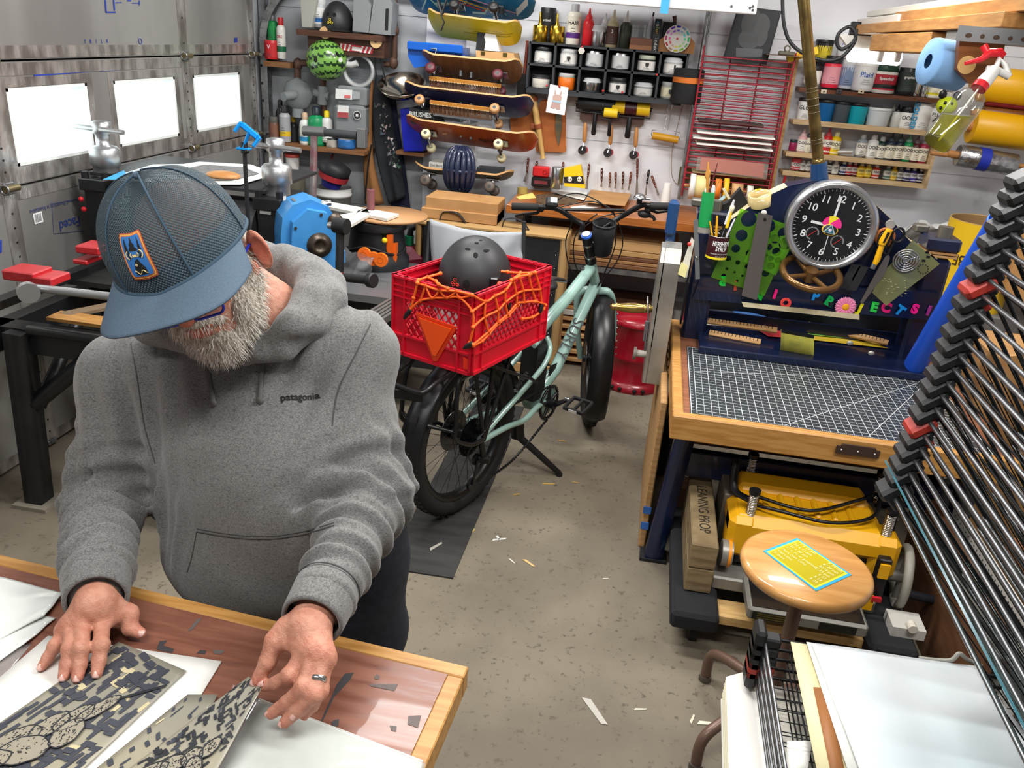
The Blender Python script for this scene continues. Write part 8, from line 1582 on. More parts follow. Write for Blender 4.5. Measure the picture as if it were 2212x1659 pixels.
def board(label,x0,y0,x1,y1,w,colr,o,wheel=None,wx=(.2,.8),wcol='d8cdb0',conc=.02,topc='2a2a2c',up_tilt=.62,deco=None,L=None):
 a,b=K(*c3(x0,y0),o),K(*c3(x1,y1),o);c=(a+b)/2;xd=(b-a).normalized();wd=V((0,-_c(up_tilt),_s(up_tilt)));M=frame(c,xd,wd);L_=(b-a).length;nrm_=(M.to_3x3()@V((0,0,1)));sgn=-1 if nrm_.z>0 else 1
 ob=thing('skateboard',label,'skateboard',c,'skateboards on the wall rack');m=MB()
 def f(u,v,dz):
  x=(u-.5)*L_;s=abs(2*u-1);e=min(1,max(0,(1-s)/.16));y=(v-.5)*w*(math.sqrt(max(0,1-(1-e)**2))*.98+.02);z=.045*max(0,(s-.68)/.32)**1.6*-sgn+conc*.3*((2*v-1)**2)*-sgn+dz
  return V((x,y,z))
 mtd=colr if not isinstance(colr,str) else mat('deck '+colr,colr,.35,coat=.3);m.grid(lambda u,v:f(u,v,.0055*sgn),48,10,mtd,M=M);m.grid(lambda u,v:f(u,v,-.0055*sgn),48,10,C(topc,.8),M=M)
 for v in (0,1):m.grid(lambda u,q:f(u,v,.0055*(2*q-1)),48,1,mpl,M=M)
 m.build('deck',ob)
 if wheel:
  for fx in wx:
   tb_=M@V(((fx-.5)*L_,0,.008*sgn));q=MB();q.box((0,0,.006*sgn),(.08,.055,.01),sil,M=MTr(tb_)@M.to_3x3().to_4x4(),bev=.002);ax=tb_+nrm_*sgn*.055;q.tube([ax-wd*.075,ax+wd*.075],.009,sil,8);q.tube([tb_,ax],.016,sil,8);q.build('truck',ob)
   for s in (-1,1):q=MB();wc=ax+wd*.08*s;q.lathe([(.010,-.017),(wheel*.8,-.017),(wheel,-.010),(wheel,.010),(wheel*.8,.017),(.010,.017)],C(wcol,.45),20,zto(wc,wd));q.cyl(wc-wd*.018,wc+wd*.018,.010,C('3c3a38',.5),n=10);q.build('wheel',ob)
 if deco:deco(ob,lambda u,v,z=.007:M@f(u,v,z*sgn))
 return ob
def strip(ob,F_,segs,name='deck_graphic'):
 m=MB()
 for (u0,v0,u1,v1,wd_,cl) in segs:
  n=10;pts=[F_(u0+(u1-u0)*i/n,v0+(v1-v0)*i/n,.0075) for i in range(n+1)];pt2=[F_(u0+(u1-u0)*i/n,v0+(v1-v0)*i/n+wd_,.0075) for i in range(n+1)]
  for i in range(n):m.poly([pts[i],pts[i+1],pt2[i+1],pt2[i]],C(cl,.4))
 m.build(name,ob)
def deco1(ob,F_):strip(ob,F_,[(.28,.86,.62,.30,.06,'c83a32'),(.34,.86,.70,.30,.06,'d9a53a'),(.40,.86,.78,.30,.06,'2a2f3a'),(.46,.86,.86,.30,.05,'c9a0b0'),(.12,.15,.20,.75,.10,'b9dcd4'),(.2,.75,.28,.2,.10,'b9dcd4'),(.24,.45,.40,.5,.12,'b9dcd4'),(.42,.2,.5,.7,.10,'b9dcd4'),(.52,.2,.62,.2,.10,'b9dcd4'),(.62,.25,.70,.7,.10,'b9dcd4'),(.7,.7,.78,.2,.10,'b9dcd4'),(.86,.2,.95,.55,.28,'d3dcdc')])
board('blue skateboard with colourful stripes, topmost on the wall rack',50,10,1110,75,.205,'24739e',.20,.027,(.42,.72),'1b1b1d',deco=deco1)
board('bright yellow skateboard deck hung second from the top',230,195,995,300,.20,'d9c21c',.22,deco=lambda ob,F_:strip(ob,F_,[(.4,.4,.9,.45,.02,'8f8420'),(.5,.5,.92,.55,.015,'7d7320'),(.45,.6,.8,.62,.01,'8f8420')]))
board('plain brown skateboard with maroon wheels, third from top',190,530,1005,610,.21,mat('brown deck','7d5434',.4,col2='6d4629',scale=8,stretch=(6,1,1)),.24,.029,(.14,.80),'5b2430')
board('navy skateboard with tan wheels and oval emblem, fourth from top',40,775,1095,900,.21,mat('navy deck','1b2144',.35,col2='2a2350',scale=3,coat=.3),.24,.028,(.17,.74),'b98a5c',deco=lambda ob,F_:strip(ob,F_,[(.67,.35,.78,.35,.3,'0c0e1c'),(.70,.42,.72,.42,.16,'a9adb5'),(.73,.42,.75,.42,.16,'a9adb5')]))
def deco5(ob,F_):
 strip(ob,F_,[(.2,.3,.24,.3,.35,'2a1a14'),(.29,.45,.33,.5,.12,'e0a070')]);p,q,r_=F_(.66,.5,.008),F_(.56,.5,.008),F_(.66,.2,.008);text('Hridge',.055,C('3a1c10',.5),frame(F_(.66,.5,.0085),p-q,z=(F_(.66,.5,.02)-F_(.66,.5,0))),ob,ex=0,sx=-1)
board('orange skateboard with cream wheels and dark lettering, fifth from top',55,1040,1130,1190,.21,mat('orange deck','b0561f',.35,col2='96431c',scale=3,stretch=(4,1,1),coat=.4),.24,.027,(.2,.74),'d9d2a8',deco=deco5)
board('small worn olive skateboard behind the bike helmet, lowest on rack',140,1385,935,1465,.19,mat('worn olive deck','7a6a42',.5,col2='5d5034',scale=9),.20,.032,(.15,.80),'5b5048',up_tilt=.3)
m=MB();
for x0,x1 in ((560,640),):a,b=K(*c3(x0,250),.03),K(*c3(x1,1300),.03);m.box(((a.x+b.x)/2,WY-.03,(a.z+b.z)/2),(.085,.05,a.z-b.z),C('dcdcdc',.5))
for y in (590,730,830,960,1080):p=K(*c3(545,y),.14);m.box(p,(.012,.22,.03),steel);m.box(p+V((.06,0,-.005)),(.012,.22,.03),steel)
solo(m,'board_rack','white upright with steel brackets holding the skateboards','rack')
for y,x0,x1,l in ((640,255,838,'upper brown slotted comb rack between the skateboards'),(835,260,770,'lower brown slotted comb rack between the skateboards')):
 a,b=K(*c3(x0,y-5),.32),K(*c3(x1,y+60),.32);L_=(b-a).length;o=thing('comb_rack',l,'rack',(a+b)/2);M=frame(a,b-a,(0,0,1));m=MB();m.box((L_/2,0,0),(L_,.022,.02),mat('amber wood rail','a8702a',.4),M=M,bev=.002);m.build('rail',o);m=MB()
 for k in range(46):x=L_*(k+.5)/46;m.box((x,-.035,-.002),(L_/46*.55,.05,.005),C('5d3a1c',.6),M=M@MTr((0,0,0)));m.ell((x,-.010,.009),(L_/46*.3,.004,.003),C('e0c89a',.5),M=M,n=6,k=4)
 m.build('comb_teeth',o)
wallslab('aluminium_bar','long aluminium straightedge under the lower comb rack','bar',[(285,918),(780,975),(800,1065),(775,1055),(760,1000),(285,940)],c3,mat('brushed aluminium','c9cbcc',.25,.9),.30,.02)
o=wallslab('brush_box','black box with painted BRUSHES lettering under the navy skateboard','box',[(92,878),(275,905),(330,1050),(105,1005)],c3,C('1d1f20',.6),.28,.18);text('BRUSHES',.036,C('dcdcd8',.6),frame(K(*c3(180,935),.283),K(*c3(275,905),.28)-K(*c3(92,890),.28),(0,0,1)),o,bold=.0008,sx=.9)
tbx=thing('toolbox','blue metal toolbox with latch above the brown skateboard','toolbox',K(*c3(300,555),.2));q=[K(*c3(*p),.26) for p in ((78,360),(525,392),(528,495),(130,552),(80,460))];m=MB();m.prism([(p.x,p.z) for p in q],-.18,mat('blue toolbox enamel','0f58b8',.35,coat=.5),WALLM(V((0,WY-.26,0))));m.build('box',tbx);m=MB();a,b=K(*c3(75,370),.275),K(*c3(528,405),.275);m.box(((a+b)/2),((b-a).length,.02,.045),mat('blue toolbox enamel','0f58b8',.35,coat=.5),bev=.006);m.build('lid',tbx);m=MB();m.tube([K(*c3(*p),.29) for p in ((270,395),(310,395),(300,465),(245,450))],.003,sil,6);m.build('latch',tbx)
o=thing('wooden_box','pale wooden box with two dark hinges above the brown skateboard','box',K(*c3(790,560),.2));q=[K(*c3(*p),.25) for p in ((632,412),(940,435),(968,560),(640,520))];m=MB();m.prism([(p.x,p.z) for p in q],-.18,mat('pale box wood','c69a66',.5),WALLM(V((0,WY-.25,0))));m.build('case',o)
for x,y in ((690,432),(870,445)):m=MB();m.box(K(*c3(x,y),.253),(.022,.004,.018),C('5a4a1c',.4,.6));m.build('hinge',o)
o=wallslab('carton','black and white splash printed carton on the wooden box','carton',[(645,262),(790,262),(825,418),(632,405)],c3,C('dfdfdf',.5),.22,.12);m=MB();q=[K(*c3(*p),.2215) for p in ((645,262),(715,262),(700,300),(712,340),(700,412),(632,405))];m.poly(q[::-1],C('17181a',.5));m.build('carton_print',o)
bhc=K(*c3(512,1575),.30);bhm=mat('navy bike helmet','232b44',.3,coat=.4);bo_=thing('bike_helmet','navy blue vented bicycle helmet hanging on the lowest skateboard','helmet',bhc);cH=K(*c3(510,1380),.28);m=MB();m.ell(cH,(.085,.075,.118),C('0e1016',.8),n=24,k=16);m.build('liner',bo_);m=MB()
for k in range(7):
 a=(k-3)*.36;
 m.tube([cH+V((.093*_s(a)*_c(t)**.6,-.088*_c(a)*_c(t)-.0,.130*_s(t))) for t in np.linspace(-1.45,1.45,18)],[.006+.010*_c(t) for t in np.linspace(-1.45,1.45,18)],bhm,8)
for t in (-.95,0.0,.95):m.tube([cH+V((.095*_s(a)*_c(t),-.090*_c(a)*_c(t),.130*_s(t))) for a in np.linspace(-1.4,1.4,14)],.010,bhm,8)
m.build('shell_ribs',bo_)
o=wallslab('book','small white book with spine lettering left of the bike helmet','book',[(252,1318),(370,1330),(366,1378),(250,1362)],c3,C('d9d6cc',.6),.22,.12);text('Dick Bruna',.020,C('333333',.6),frame(K(*c3(310,1348),.2215),K(*c3(370,1338),.2)-K(*c3(252,1326),.2),(0,0,1)),o,ex=0,sx=.8);wallslab('book','dark grey book right of the bike helmet on the lowest board','book',[(640,1365),(850,1380),(845,1440),(640,1425)],c3,C('34373b',.5),.2,.1)
m=MB();m.tube([K(*c3(395,0),.3),K(*c3(350,130),.33),K(*c3(375,180),.34),K(*c3(350,250),.33)],.012,plast,6,flat=.35);m.tube([K(*c3(325,0),.3),K(*c3(360,110),.33)],.012,plast,6,flat=.35);solo(m,'black_strap','black webbing strap hanging over the yellow skateboard','strap')
# prints and sleeves on the near table
tp=lambda x,y,z=0:P(x,y,Z=ZT+z)
def quadsheet(name,label,cat,pts,z,mt,curl=0,grp=None,t=.0006,n=10):
 q=[tp(x,y,z if len(p_)==2 else p_[2]) for p_ in pts for x,y in (p_[:2],)];m=MB();m.grid(lambda u,v:q[0].lerp(q[1],u).lerp(q[3].lerp(q[2],u),v)+V((0,0,curl*_s(u*5+v*4)*_s(v*6+u*2))),n,n,mt,thick=-t);return solo(m,name,label,cat,group=grp),(lambda u,v,dz=.0006:q[0].lerp(q[1],u).lerp(q[3].lerp(q[2],u),v)+V((0,0,curl*_s(u*5+v*4)*_s(v*6+u*2)+dz)))
film=glass('clear sleeve film','f3f5f4',.06,.16)
quadsheet('mat_board','large white mat board under the printed sheets on the worktable','mat board',[(104,1373),(478,1428),(300,1720),(-300,1720)],.004,whp,t=.003)
quadsheet('plastic_sleeve','brown edged plastic sleeve peeking out left of the white mat board','plastic sleeve',[(20,1400),(70,1386),(-60,1560),(-200,1560)],.0022,film,.002)
mylar=mat('grey beige print film','8f8c80',.35,col2='a39d88',scale=4,coat=.3);b1=C('43464f',.4);b2=C('2a2c31',.5);cr2=C('c9bd96',.5);gl=mat('glove print tone','9a9382',.45)
def camo(ob,F,n,seed,ang,asp,cols,umin=.02,umax=.97,skip=None):
 m=MB();r=random.Random(seed);k=0
 for i in range(n):
  u,v=r.uniform(umin,umax),r.uniform(.02,.97)
  if skip and skip(u,v):continue
  w,h=r.uniform(.04,.075),r.uniform(.016,.022);a=ang+(0 if r.random()<.62 else _pi/2)+r.uniform(-.12,.12);d=[]
  for x,y in ((-1,-.8),(-.3,-1),(1,-.9),(.9,.9),(.2,1.1),(-1,1)):x*=w;y*=h;d.append((u+x*_c(a)-y*_s(a),v+(x*_s(a)+y*_c(a))*asp))
  if any(not(0<p<1 and 0<q<1) for p,q in d):continue
  m.poly([F(p,q,.0009+.000006*k) for p,q in d][::-1],cols[0] if r.random()<.86 else cols[1]);k+=1
 m.build('camouflage_print',ob)
def glove(ob,F,lobes,seed):
 """quilted puffy glove: overlapping outlined lobes with stitch hatching"""
 m=MB();r=random.Random(seed)
 for k,(cx,cy,rx,ry,an) in enumerate(lobes):
  z=.0026+.0003*k;R=lambda t,f=1.:(cx+f*(rx*_c(t)*_c(an)-ry*_s(t)*_s(an)),cy+f*(rx*_c(t)*_s(an)+ry*_s(t)*_c(an)))
  ts=np.linspace(0,2*_pi,27)[:-1];m.poly([F(*R(t,1+.03*_s(7*t)),z) for t in ts][::-1],gl);m.tube([F(*R(t,1+.03*_s(7*t)),z) for t in ts],.0010,b2,5,closed=True)
  for i in range(44):
   t=r.uniform(0,6.28);f=r.uniform(.1,.95);a=an+r.uniform(-.4,.4)+(1.57 if f>.7 else 0);l=r.uniform(.010,.026);x,y=R(t,f);m.tube([F(x,y,z+.0004),F(x+l*_c(a)*.6,y+l*_s(a)*.6,z+.0004)],.00055,b2,4)
 m.build('glove_drawing',ob)
o1,F1=quadsheet('print_sheet','grey camouflage print with quilted glove drawing under the resting hand','print',[(256,1386),(403,1448),(150,1690),(-190,1690)],.0085,mylar,.0008,n=14)
camo(o1,F1,190,11,.15,1.0,(b1,b1));camo(o1,F1,22,4,.15,1.0,(cr2,cr2));glove(o1,F1,[(.30,.72,.13,.09,-.2),(.42,.62,.10,.10,0),(.53,.55,.09,.11,.3),(.63,.46,.07,.13,.5),(.62,.66,.12,.09,.9),(.46,.80,.17,.10,.1),(.30,.90,.15,.09,-.2)],3)
m=MB()
for k in range(3):m.tube([F1(.98,.16+.012*k,.003),F1(.62,.40+.012*k,.003)],.0007,b2,4)
m.build('print_line',o1)
o2,F2=quadsheet('print_sheet','second camouflage print being peeled up by the left hand','print',[(537,1461,.052),(564,1487,.054),(455,1690,.02),(240,1690,.012)],0,mylar,.0008,n=14)
camo(o2,F2,150,5,.5,.75,(b2,b1));glove(o2,F2,[(.30,.90,.13,.07,-.2),(.46,.84,.13,.08,.1),(.62,.78,.12,.09,.4),(.76,.68,.09,.11,.6),(.72,.86,.12,.07,.6)],8)
o3,F3=quadsheet('print_sheet','camouflage print strip lying between the two larger prints','print',[(405,1500),(470,1500),(380,1690),(170,1690)],.0065,mylar,n=6);camo(o3,F3,30,2,.5,1,(b1,cr2))
quadsheet('white_sheet','white sheet in a shiny clear sleeve on the worktable right','sheet',[(560,1508),(914,1642),(900,1720),(440,1720)],.002,whp)
quadsheet('plastic_sleeve','clear glossy sleeve covering the white sheet at the lower right','plastic sleeve',[(548,1505),(920,1646),(906,1722),(425,1722)],.004,film,.0014,n=24)
for k,(p,l) in enumerate((([(-80,1228),(136,1278),(96,1330),(-80,1420)],'top sleeve of the clear plastic stack at the table left edge'),([(-80,1300),(120,1332),(52,1392),(-80,1480)],'lower sleeve of the clear plastic stack at the table left edge'))):quadsheet('plastic_sleeve',l,'plastic sleeve',p,.010-.004*k,mat('white paper in film','dfe3df',.12,coat=.9),.002,n=18,t=.002)
# bench in the middle of the back wall
oakb=mat('orange oak bench','a8642a',.4,col2='8f5120',scale=7,stretch=(1,10,10),coat=.3);ob_=thing('workbench','narrow oak topped workbench along the back wall','workbench',(-.2,4.7,0));ZW=.92;xa,xb=-.75,.42
m=MB();m.box(((xa+xb)/2,4.71,ZW-.02),(xb-xa,.54,.045),oakb,bev=.003);m.build('benchtop',ob_)
for x in (xa+.06,xb-.05):
 for y in (4.6,4.93):m=MB();m.box((x,y,.45),(.04,.04,.89),steel);m.build('leg',ob_)
for z,mt_k in ((.60,steel),(.33,mat('pale shelf board','b9b4ac',.6))):m=MB();m.box(((xa+xb)/2+.1,4.72,z),(xb-xa-.2,.45,.025),mt_k);m.build('shelf_board',ob_)
G='boards stored under the workbench'
for k,(x0,x1,z,h,c,l) in enumerate(((-.55,.20,.345,.022,'a8743f','lowest amber board'),(-.5,.24,.37,.02,'5d3a25','dark board second from bottom'),(-.5,.22,.615,.025,'7a5232','dark brown board on the upper rail'),(-.52,.26,.642,.02,'9c7347','tan board in the middle of the upper pile'),(-.48,.20,.664,.022,'6b452c','red brown board near the pile top'),(-.5,.18,.688,.03,'b58d5a','thick pale board near the pile top'),(-.55,.22,.72,.05,'c39a66','thick tan carton topping the upper pile'))):bx('stored_board',f'{l} under the workbench','board',(x0,4.52,z),(x1,4.9,z+h),C(c,.6),grp=G)
for k in range(6):bx('pallet_slat',f'pale pallet slat under the bench near the floor, {ORD[k]} from bottom','slat',(-.5,4.5,.03+.05*k),(.28,4.62,.055+.05*k),ply,grp='pale slats under the workbench')
B=lambda x,y:P(x,y,Z=ZW+.003)
def onb(name,label,pts,mt,z=0,t=.003):m=MB();m.slab([P(*p,Z=ZW+.004+z) for p in pts][::-1],-t,mt);return solo(m,name,label,name.replace('_',' '))
onb('cardboard_piece','flat tan cardboard sheet on the workbench behind the handlebar',[(1280,404),(1366,413),(1350,444),(1262,436)],cardb,.03);onb('white_card','white card left of the cardboard sheet on the workbench',[(1220,402),(1272,412),(1262,432),(1200,416)],whp,.01)
onb('printed_leather','brown leather piece with dark printed motif on the workbench',[(1158,420),(1200,417),(1250,428),(1245,438),(1190,444),(1158,436)],mat('printed leather','6b5236',.7,col2='3b2f22',scale=60),.003);onb('yellow_slip','yellow paper slip at the left of the workbench',[(1115,425),(1150,416),(1158,427),(1122,430)],C('e6d67a',.6));onb('white_slip','white paper slips hanging over the workbench front',[(1232,447),(1300,438),(1300,446),(1250,455)],whp,.002)
m=MB();p=B(1128,418);m.cyl(p,p+V((0,0,.035)),.03,C('a08a4a',.5),n=24);solo(m,'tape_roll','small ochre tape roll on the yellow slip on the workbench','tape roll')
ch=thing('battery_charger','red inspection light on a black battery pack on the workbench','charger',B(1175,412));p=B(1168,412);m=MB();m.box(p+V((0,.0,.055)),(.115,.07,.055),C('17181a',.4),bev=.006);m.box(p+V((.0,-.0365,.055)),(.08,.002,.02),C('8a3a44',.5));m.build('battery',ch);m=MB();m.box(p+V((-.006,0,.115)),(.10,.06,.06),C('d8282c',.35),bev=.008);m.ring(p+V((.02,-.031,.115)),(0,1,0),.011,.0018,C('8f1a1e',.4),16,5);m.build('light_head',ch,label='red plastic head')
vessel('metal_cup','dull metal cup behind the red light on the workbench','cup',310,1360,1532,105,'can',bright,'77797a',None,None,None,4.85,c4)
m=MB();q=[P(*c4(*p),Y=4.78) for p in ((370,1375),(505,1345),(543,1535),(372,1515))];m.slab(q[::-1],-.06,C('e8c21a',.4));yb_=solo(m,'yellow_bag','bright yellow bag with black skull band on the workbench','bag');m=MB();E_=lambda u,v:q[0].lerp(q[1],u).lerp(q[3].lerp(q[2],u),v)-V((0,.002,0));m.poly([E_(0,.46),E_(0,.80),E_(1,.80),E_(1,.46)],C('17181a',.5))
for u in (.3,.8):c=E_(u,.6)-V((0,.002,0));m.ell(c,(.014,.002,.016),C('dcd8c8',.5),n=12,k=6);m.ell(c-V((.005,.002,-.0)),(.003,.001,.004),C('17181a',.5),n=8,k=4);m.ell(c-V((-.005,.002,-.0)),(.003,.001,.004),C('17181a',.5),n=8,k=4)
m.build('skull_band',yb_)
m=MB();m.lathe([(.03,0),(.022,.14),(.02,.145)],C('d6d5d0',.5),20,MTr(P(1434,450,Z=ZW+.003)));solo(m,'white_cone','white tapered paper tube standing on the workbench right','tube')
cs=thing('road_case','black riveted panel case with tan carpeted edges beside the bench','case',(-.8,4.5,.0));m=MB();m.box((-.80,4.42,.42),(.76,.20,.74),mat('scuffed black panel','1b1c1f',.55,col2='26282b',scale=5));m.build('panel',cs);m=MB();car=mat('tan carpet edge','ad8a58',.9,bump=.6,scale=200)
m.box((-.80,4.42,.80),(.84,.23,.03),car,bev=.01);m.box((-.40,4.42,.43),(.04,.22,.74),car,bev=.01);m.box((-1.21,4.42,.43),(.03,.22,.74),car,bev=.01);m.box((-.80,4.42,.03),(.84,.24,.05),ply);m.build('edge_trim',cs);m=MB()
for i in range(9):
 for x in (-.44,-.62):m.ell((x,4.319,.1+.075*i),(.005,.002,.005),sil,n=8,k=4)
m.build('rivet',cs,kind='stuff')
for x in (-1.03,-.68):m=MB();m.tube(spline([V((x-.07,4.36,.815)),V((x-.05,4.36,.86)),V((x+.03,4.35,.865)),V((x+.08,4.35,.815))],5),.016,plast,6,flat=.2,up=(0,0,1));m.build('strap_handle',cs)
crt=thing('long_carton','long closed cardboard carton on the black case','carton',(-1.0,4.48,.815));m=MB();m.box((-.985,4.485,.875),(.405,.22,.115),cardb,bev=.003);m.build('box',crt);m=MB();m.box((-.995,4.48,.845),(.425,.24,.055),cardb,bev=.003);m.build('flap',crt)
fc=thing('camp_chair','folded camp chair with pale grey canvas leaning on the case','chair',(-1.0,4.1,0));m=MB();CQ=lambda x,y:P(x,y,Y=4.1);a,b,c,d=CQ(928,472),CQ(1136,500),CQ(1126,600),CQ(935,640);m.grid(lambda u,v:a.lerp(b,u).lerp(d.lerp(c,u),v)+V((0,-.03*_s(u*3.1)*_s(v*3)-.006*_s(u*22+v*9),-.03*_s(u*_pi)*(1-v))),24,14,mat('grey canvas','a9adb2',.85,bump=.3,scale=300),thick=.003);m.build('canvas',fc);m=MB()
for x in (926,1132):m.tube([CQ(x,478),CQ(x-14 if x<1000 else x-6,760)],.011,C('55585c',.4,.7),8)
m.tube([CQ(918,560),CQ(900,780)],.011,C('2a2b2d',.5),8);m.build('frame',fc);m=MB();M=frame(CQ(1026,520)-V((0,.035,0)),(1,0,.12),(0,0,1));m.prism([(-.03,-.02),(.03,-.02),(0,.03)],.001,C('dcdcd8',.5),M);m.prism([(-.02,-.018),(.02,-.018),(.004,.018)],.001,C('22262a',.5),M,z0=.001);m.lathe([(.014,.0),(1e-4,.001)],C('e0b02a',.5),14,M@MTr((.018,.006,.0012)));m.build('logo_patch',fc)
rc_=P(1362,838,Z=0)+V((0,.09,0));rw2=mat('deep red can enamel','a01226',.32,col2='8c0f20',scale=4,coat=.4);o=thing('waste_can','deep red steel oily waste can on the floor by the press','waste can',rc_);m=MB();m.lathe([(.185,0),(.19,.02),(.165,.04),(.155,.05),(.152,.17),(.157,.18),(.152,.19),(.150,.36),(.155,.37)],rw2,40,MTr(rc_));m.build('can_body',o);m=MB();m.lathe([(.16,.37),(.163,.385),(.13,.41),(.05,.425),(1e-4,.427)],rw2,40,MTr(rc_),cap=False);m.build('lid',o);m=MB()
for a in (-1.2,-1.45,-1.9,-2.15):m.ell(rc_+V((.188*_c(a),.188*_s(a),.022)),(.012,.012,.012),C('0c0506',.7),n=10,k=6)
m.build('air_hole',o,kind='stuff')
saw=thing('table_saw','grey table saw with ribbed aluminium fence rails behind the person','table saw',(-1.35,3.75,0));zs_=P(840,590,Y=3.80).z-.01;m=MB();m.box((-1.13,3.76,zs_-.02),(.68,.62,.035),mat('saw table grey','85878a',.35,.6));m.box((-1.14,3.75,zs_-.2),(.5,.45,.32),C('222326',.5));m.build('table',saw)
for k,(a,b) in enumerate((((800,655),(905,600)),((838,668),(902,628)))):p,q=P(*a,Z=zs_),P(*b,Z=zs_);m=MB();M=frame(p,q-p,z=(0,0,1));L_=(q-p).length
for k in range(5):m.box((L_*.3,-.05+.022*k,.0),(L_*1.9,.014,.03),mat('ribbed aluminium','a9aba9',.3,.8),M=M)
m.build('fence_rail',saw)
for x in (-1.38,-.86):
 for y in (3.5,3.98):m=MB();m.tube([(x,y,zs_-.1),(x*1.02,y,0)],.02,plast,8);m.build('leg',saw)
vc=thing('shop_vacuum','black shop vacuum drum with orange latch details on the saw','vacuum',P(820,590,Y=3.95));p=P(815,575,Y=3.98);zt_=P(815,470,Y=3.98).z;m=MB();m.lathe([(.165,zs_),(.165,zs_+.04),(.15,zs_+.06),(.135,zt_-.05),(.15,zt_-.045),(.15,zt_-.005)],C('1e2023',.4),36,MTr((p.x,p.y,0)));m.build('drum',vc);m=MB();m.box((p.x+.10,p.y-.105,zt_-.1),(.03,.02,.09),C('e0641a',.4));m.box((p.x+.12,p.y-.08,zs_+.09),(.02,.03,.10),C('e0641a',.4));m.ell((p.x+.08,p.y-.13,zs_+.16),.014,C('e0cc1a',.4));m.build('latch',vc);m=MB();m.tube([V((p.x+.15*_c(a),p.y+.15*_s(a),zs_+.10+.02*_s(a*3))) for a in np.linspace(-2.6,0,14)],.006,plast,6);m.build('cord',vc)
m=MB();m.lathe([(.0001,zt_),(.20,zt_),(.20,zt_+.012),(.0001,zt_+.012)],C('b98b5f',.5),36,MTr((p.x+.04,p.y+.06,0)),cap=False);solo(m,'round_board','round tan board lying on the vacuum lid','board')
o=thing('picture_frame','white mitred picture frame lying on the vacuum and gearbox','frame',P(790,455,Z=zt_));m=MB();fq=lambda pts,mt:m.slab([P(*q_,Z=zt_+.03) for q_ in pts][::-1],-.014,mt);fq([(640,432),(680,430),(862,462),(835,472)],C('e3e2da',.5));fq([(765,458),(792,448),(725,485),(712,468)],C('dcdcd2',.5));fq([(725,485),(792,450),(800,462),(735,498)],C('e3e2da',.5));m.build('frame_bars',o)
m=MB();p=P(801,452,Z=zt_+.032);m.cyl(p,p+V((0,0,.10)),.02,C('7d4a4c',.6),n=18);m.cyl(p+V((0,0,.10)),p+V((0,0,.108)),.007,sil);solo(m,'sanding_spindle','maroon sanding spindle standing on the white frame','spindle')
for k,(x,y,l) in enumerate(((786,548,'orange push block disc at the back behind the plastic bag'),(806,558,'orange push block disc in the middle of three'),(822,560,'frontmost orange round disc by the vacuum base'))):m=MB();c=P(x,y+2,Y=3.74-.02*k);m.cyl(c,c+V((0,.016,0)),.034,C('f0701a',.5),n=28);m.ring(c,(0,1,0),.014,.002,C('d85f10',.5),16,5);solo(m,'orange_disc',l,'disc',group='orange discs by the vacuum')
m=MB();BQ=lambda x,y:P(x,y,Y=3.7);a,b,c,d=BQ(728,530),BQ(808,558),BQ(798,596),BQ(730,600);m.grid(lambda u,v:a.lerp(b,u).lerp(d.lerp(c,u),v)+V((0,.02*_s(u*9+v*7),.008*_s(u*13))),18,14,glass('bag film clear','eceef0',.08,.22));solo(m,'plastic_bag','crumpled clear zip bag behind the black crank','bag')
gc=P(882,555,Y=4.35);o=thing('gas_can','dark maroon gas can with black spout by the case','gas can',gc-V((0,0,.1)));m=MB();m.box(gc-V((.02,0,.08)),(.22,.2,.30),mat('maroon can plastic','5c1224',.35),bev=.06);m.build('can_body',o);m=MB();p=P(884,520,Y=4.35);m.cyl(p-V((0,0,.02)),p+V((0,0,.03)),.026,C('15704a',.4));m.tube([p+V((0,0,.02)),p+V((.01,0,.07)),P(903,488,Y=4.35)],.018,plast,10);m.build('spout',o);bx('low_crate','dark low crate on the floor under the gas can','crate',(-1.6,4.2,0),(-1.24,4.6,gc.z-.23),C('222226',.7))
bx('dark_bag','dark cloth bag on the floor behind the rear wheel','bag',(-.78,3.72,0),(-.56,4.0,.2),mat('dark cloth','202126',.95,bump=.5,scale=60),.3,.1);bx('brown_carton','small brown carton at the bench right end by the press','carton',(.30,4.2,.6),(.5,4.45,.94),cardb,.2)
# upper right: planks, lamp, towel roll, rolls
pine=mat('pine plank','c08d50',.5,col2='ab7840',scale=7,stretch=(9,1,9));wpn=mat('white painted trim','dedad0',.5)
def plank(label,x0,x1,y0,y1,z0,z1,mt,name='plank'):m=MB();m.box(((x0+x1)/2,(y0+y1)/2,(z0+z1)/2),(x1-x0,y1-y0,z1-z0),mt,bev=.002);return solo(m,name,label,'plank',group='planks on the overhead rack')
plank('wide pine plank lowest on the overhead rack at upper right',.90,1.25,2.66,4.72,1.905,1.945,pine);plank('shorter pine plank on top of the wide one',.93,1.2,2.2,4.0,1.946,1.985,pine);plank('lower white painted trim board on the overhead rack',.92,.99,3.9,4.7,1.947,1.975,wpn);plank('upper white painted trim board on the overhead rack',.97,1.08,2.9,4.75,1.99,2.015,wpn)
bx('pine_block','short pine block under the overhead planks near the wall','block',(.90,3.3,1.83),(1.0,4.2,1.90),pine);bx('grey_backer','grey flat board end under the overhead planks','board',(.92,2.9,1.87),(1.2,3.2,1.905),C('a5a3a0',.6))
o=thing('slotted_angle','grey slotted steel angle under the overhead planks','angle iron',(1.05,2.6,1.85));m=MB();a,b=P(2068,70,Y=2.62),P(2212,84,Y=2.62);zz1,zz0=P(2068,54,Y=2.62).z,P(2068,88,Y=2.62).z;m.box((a.x+.4,2.62,(zz0+zz1)/2),(.8,.004,zz1-zz0),C('8d9092',.4,.6));m.build('flange',o);m=MB()
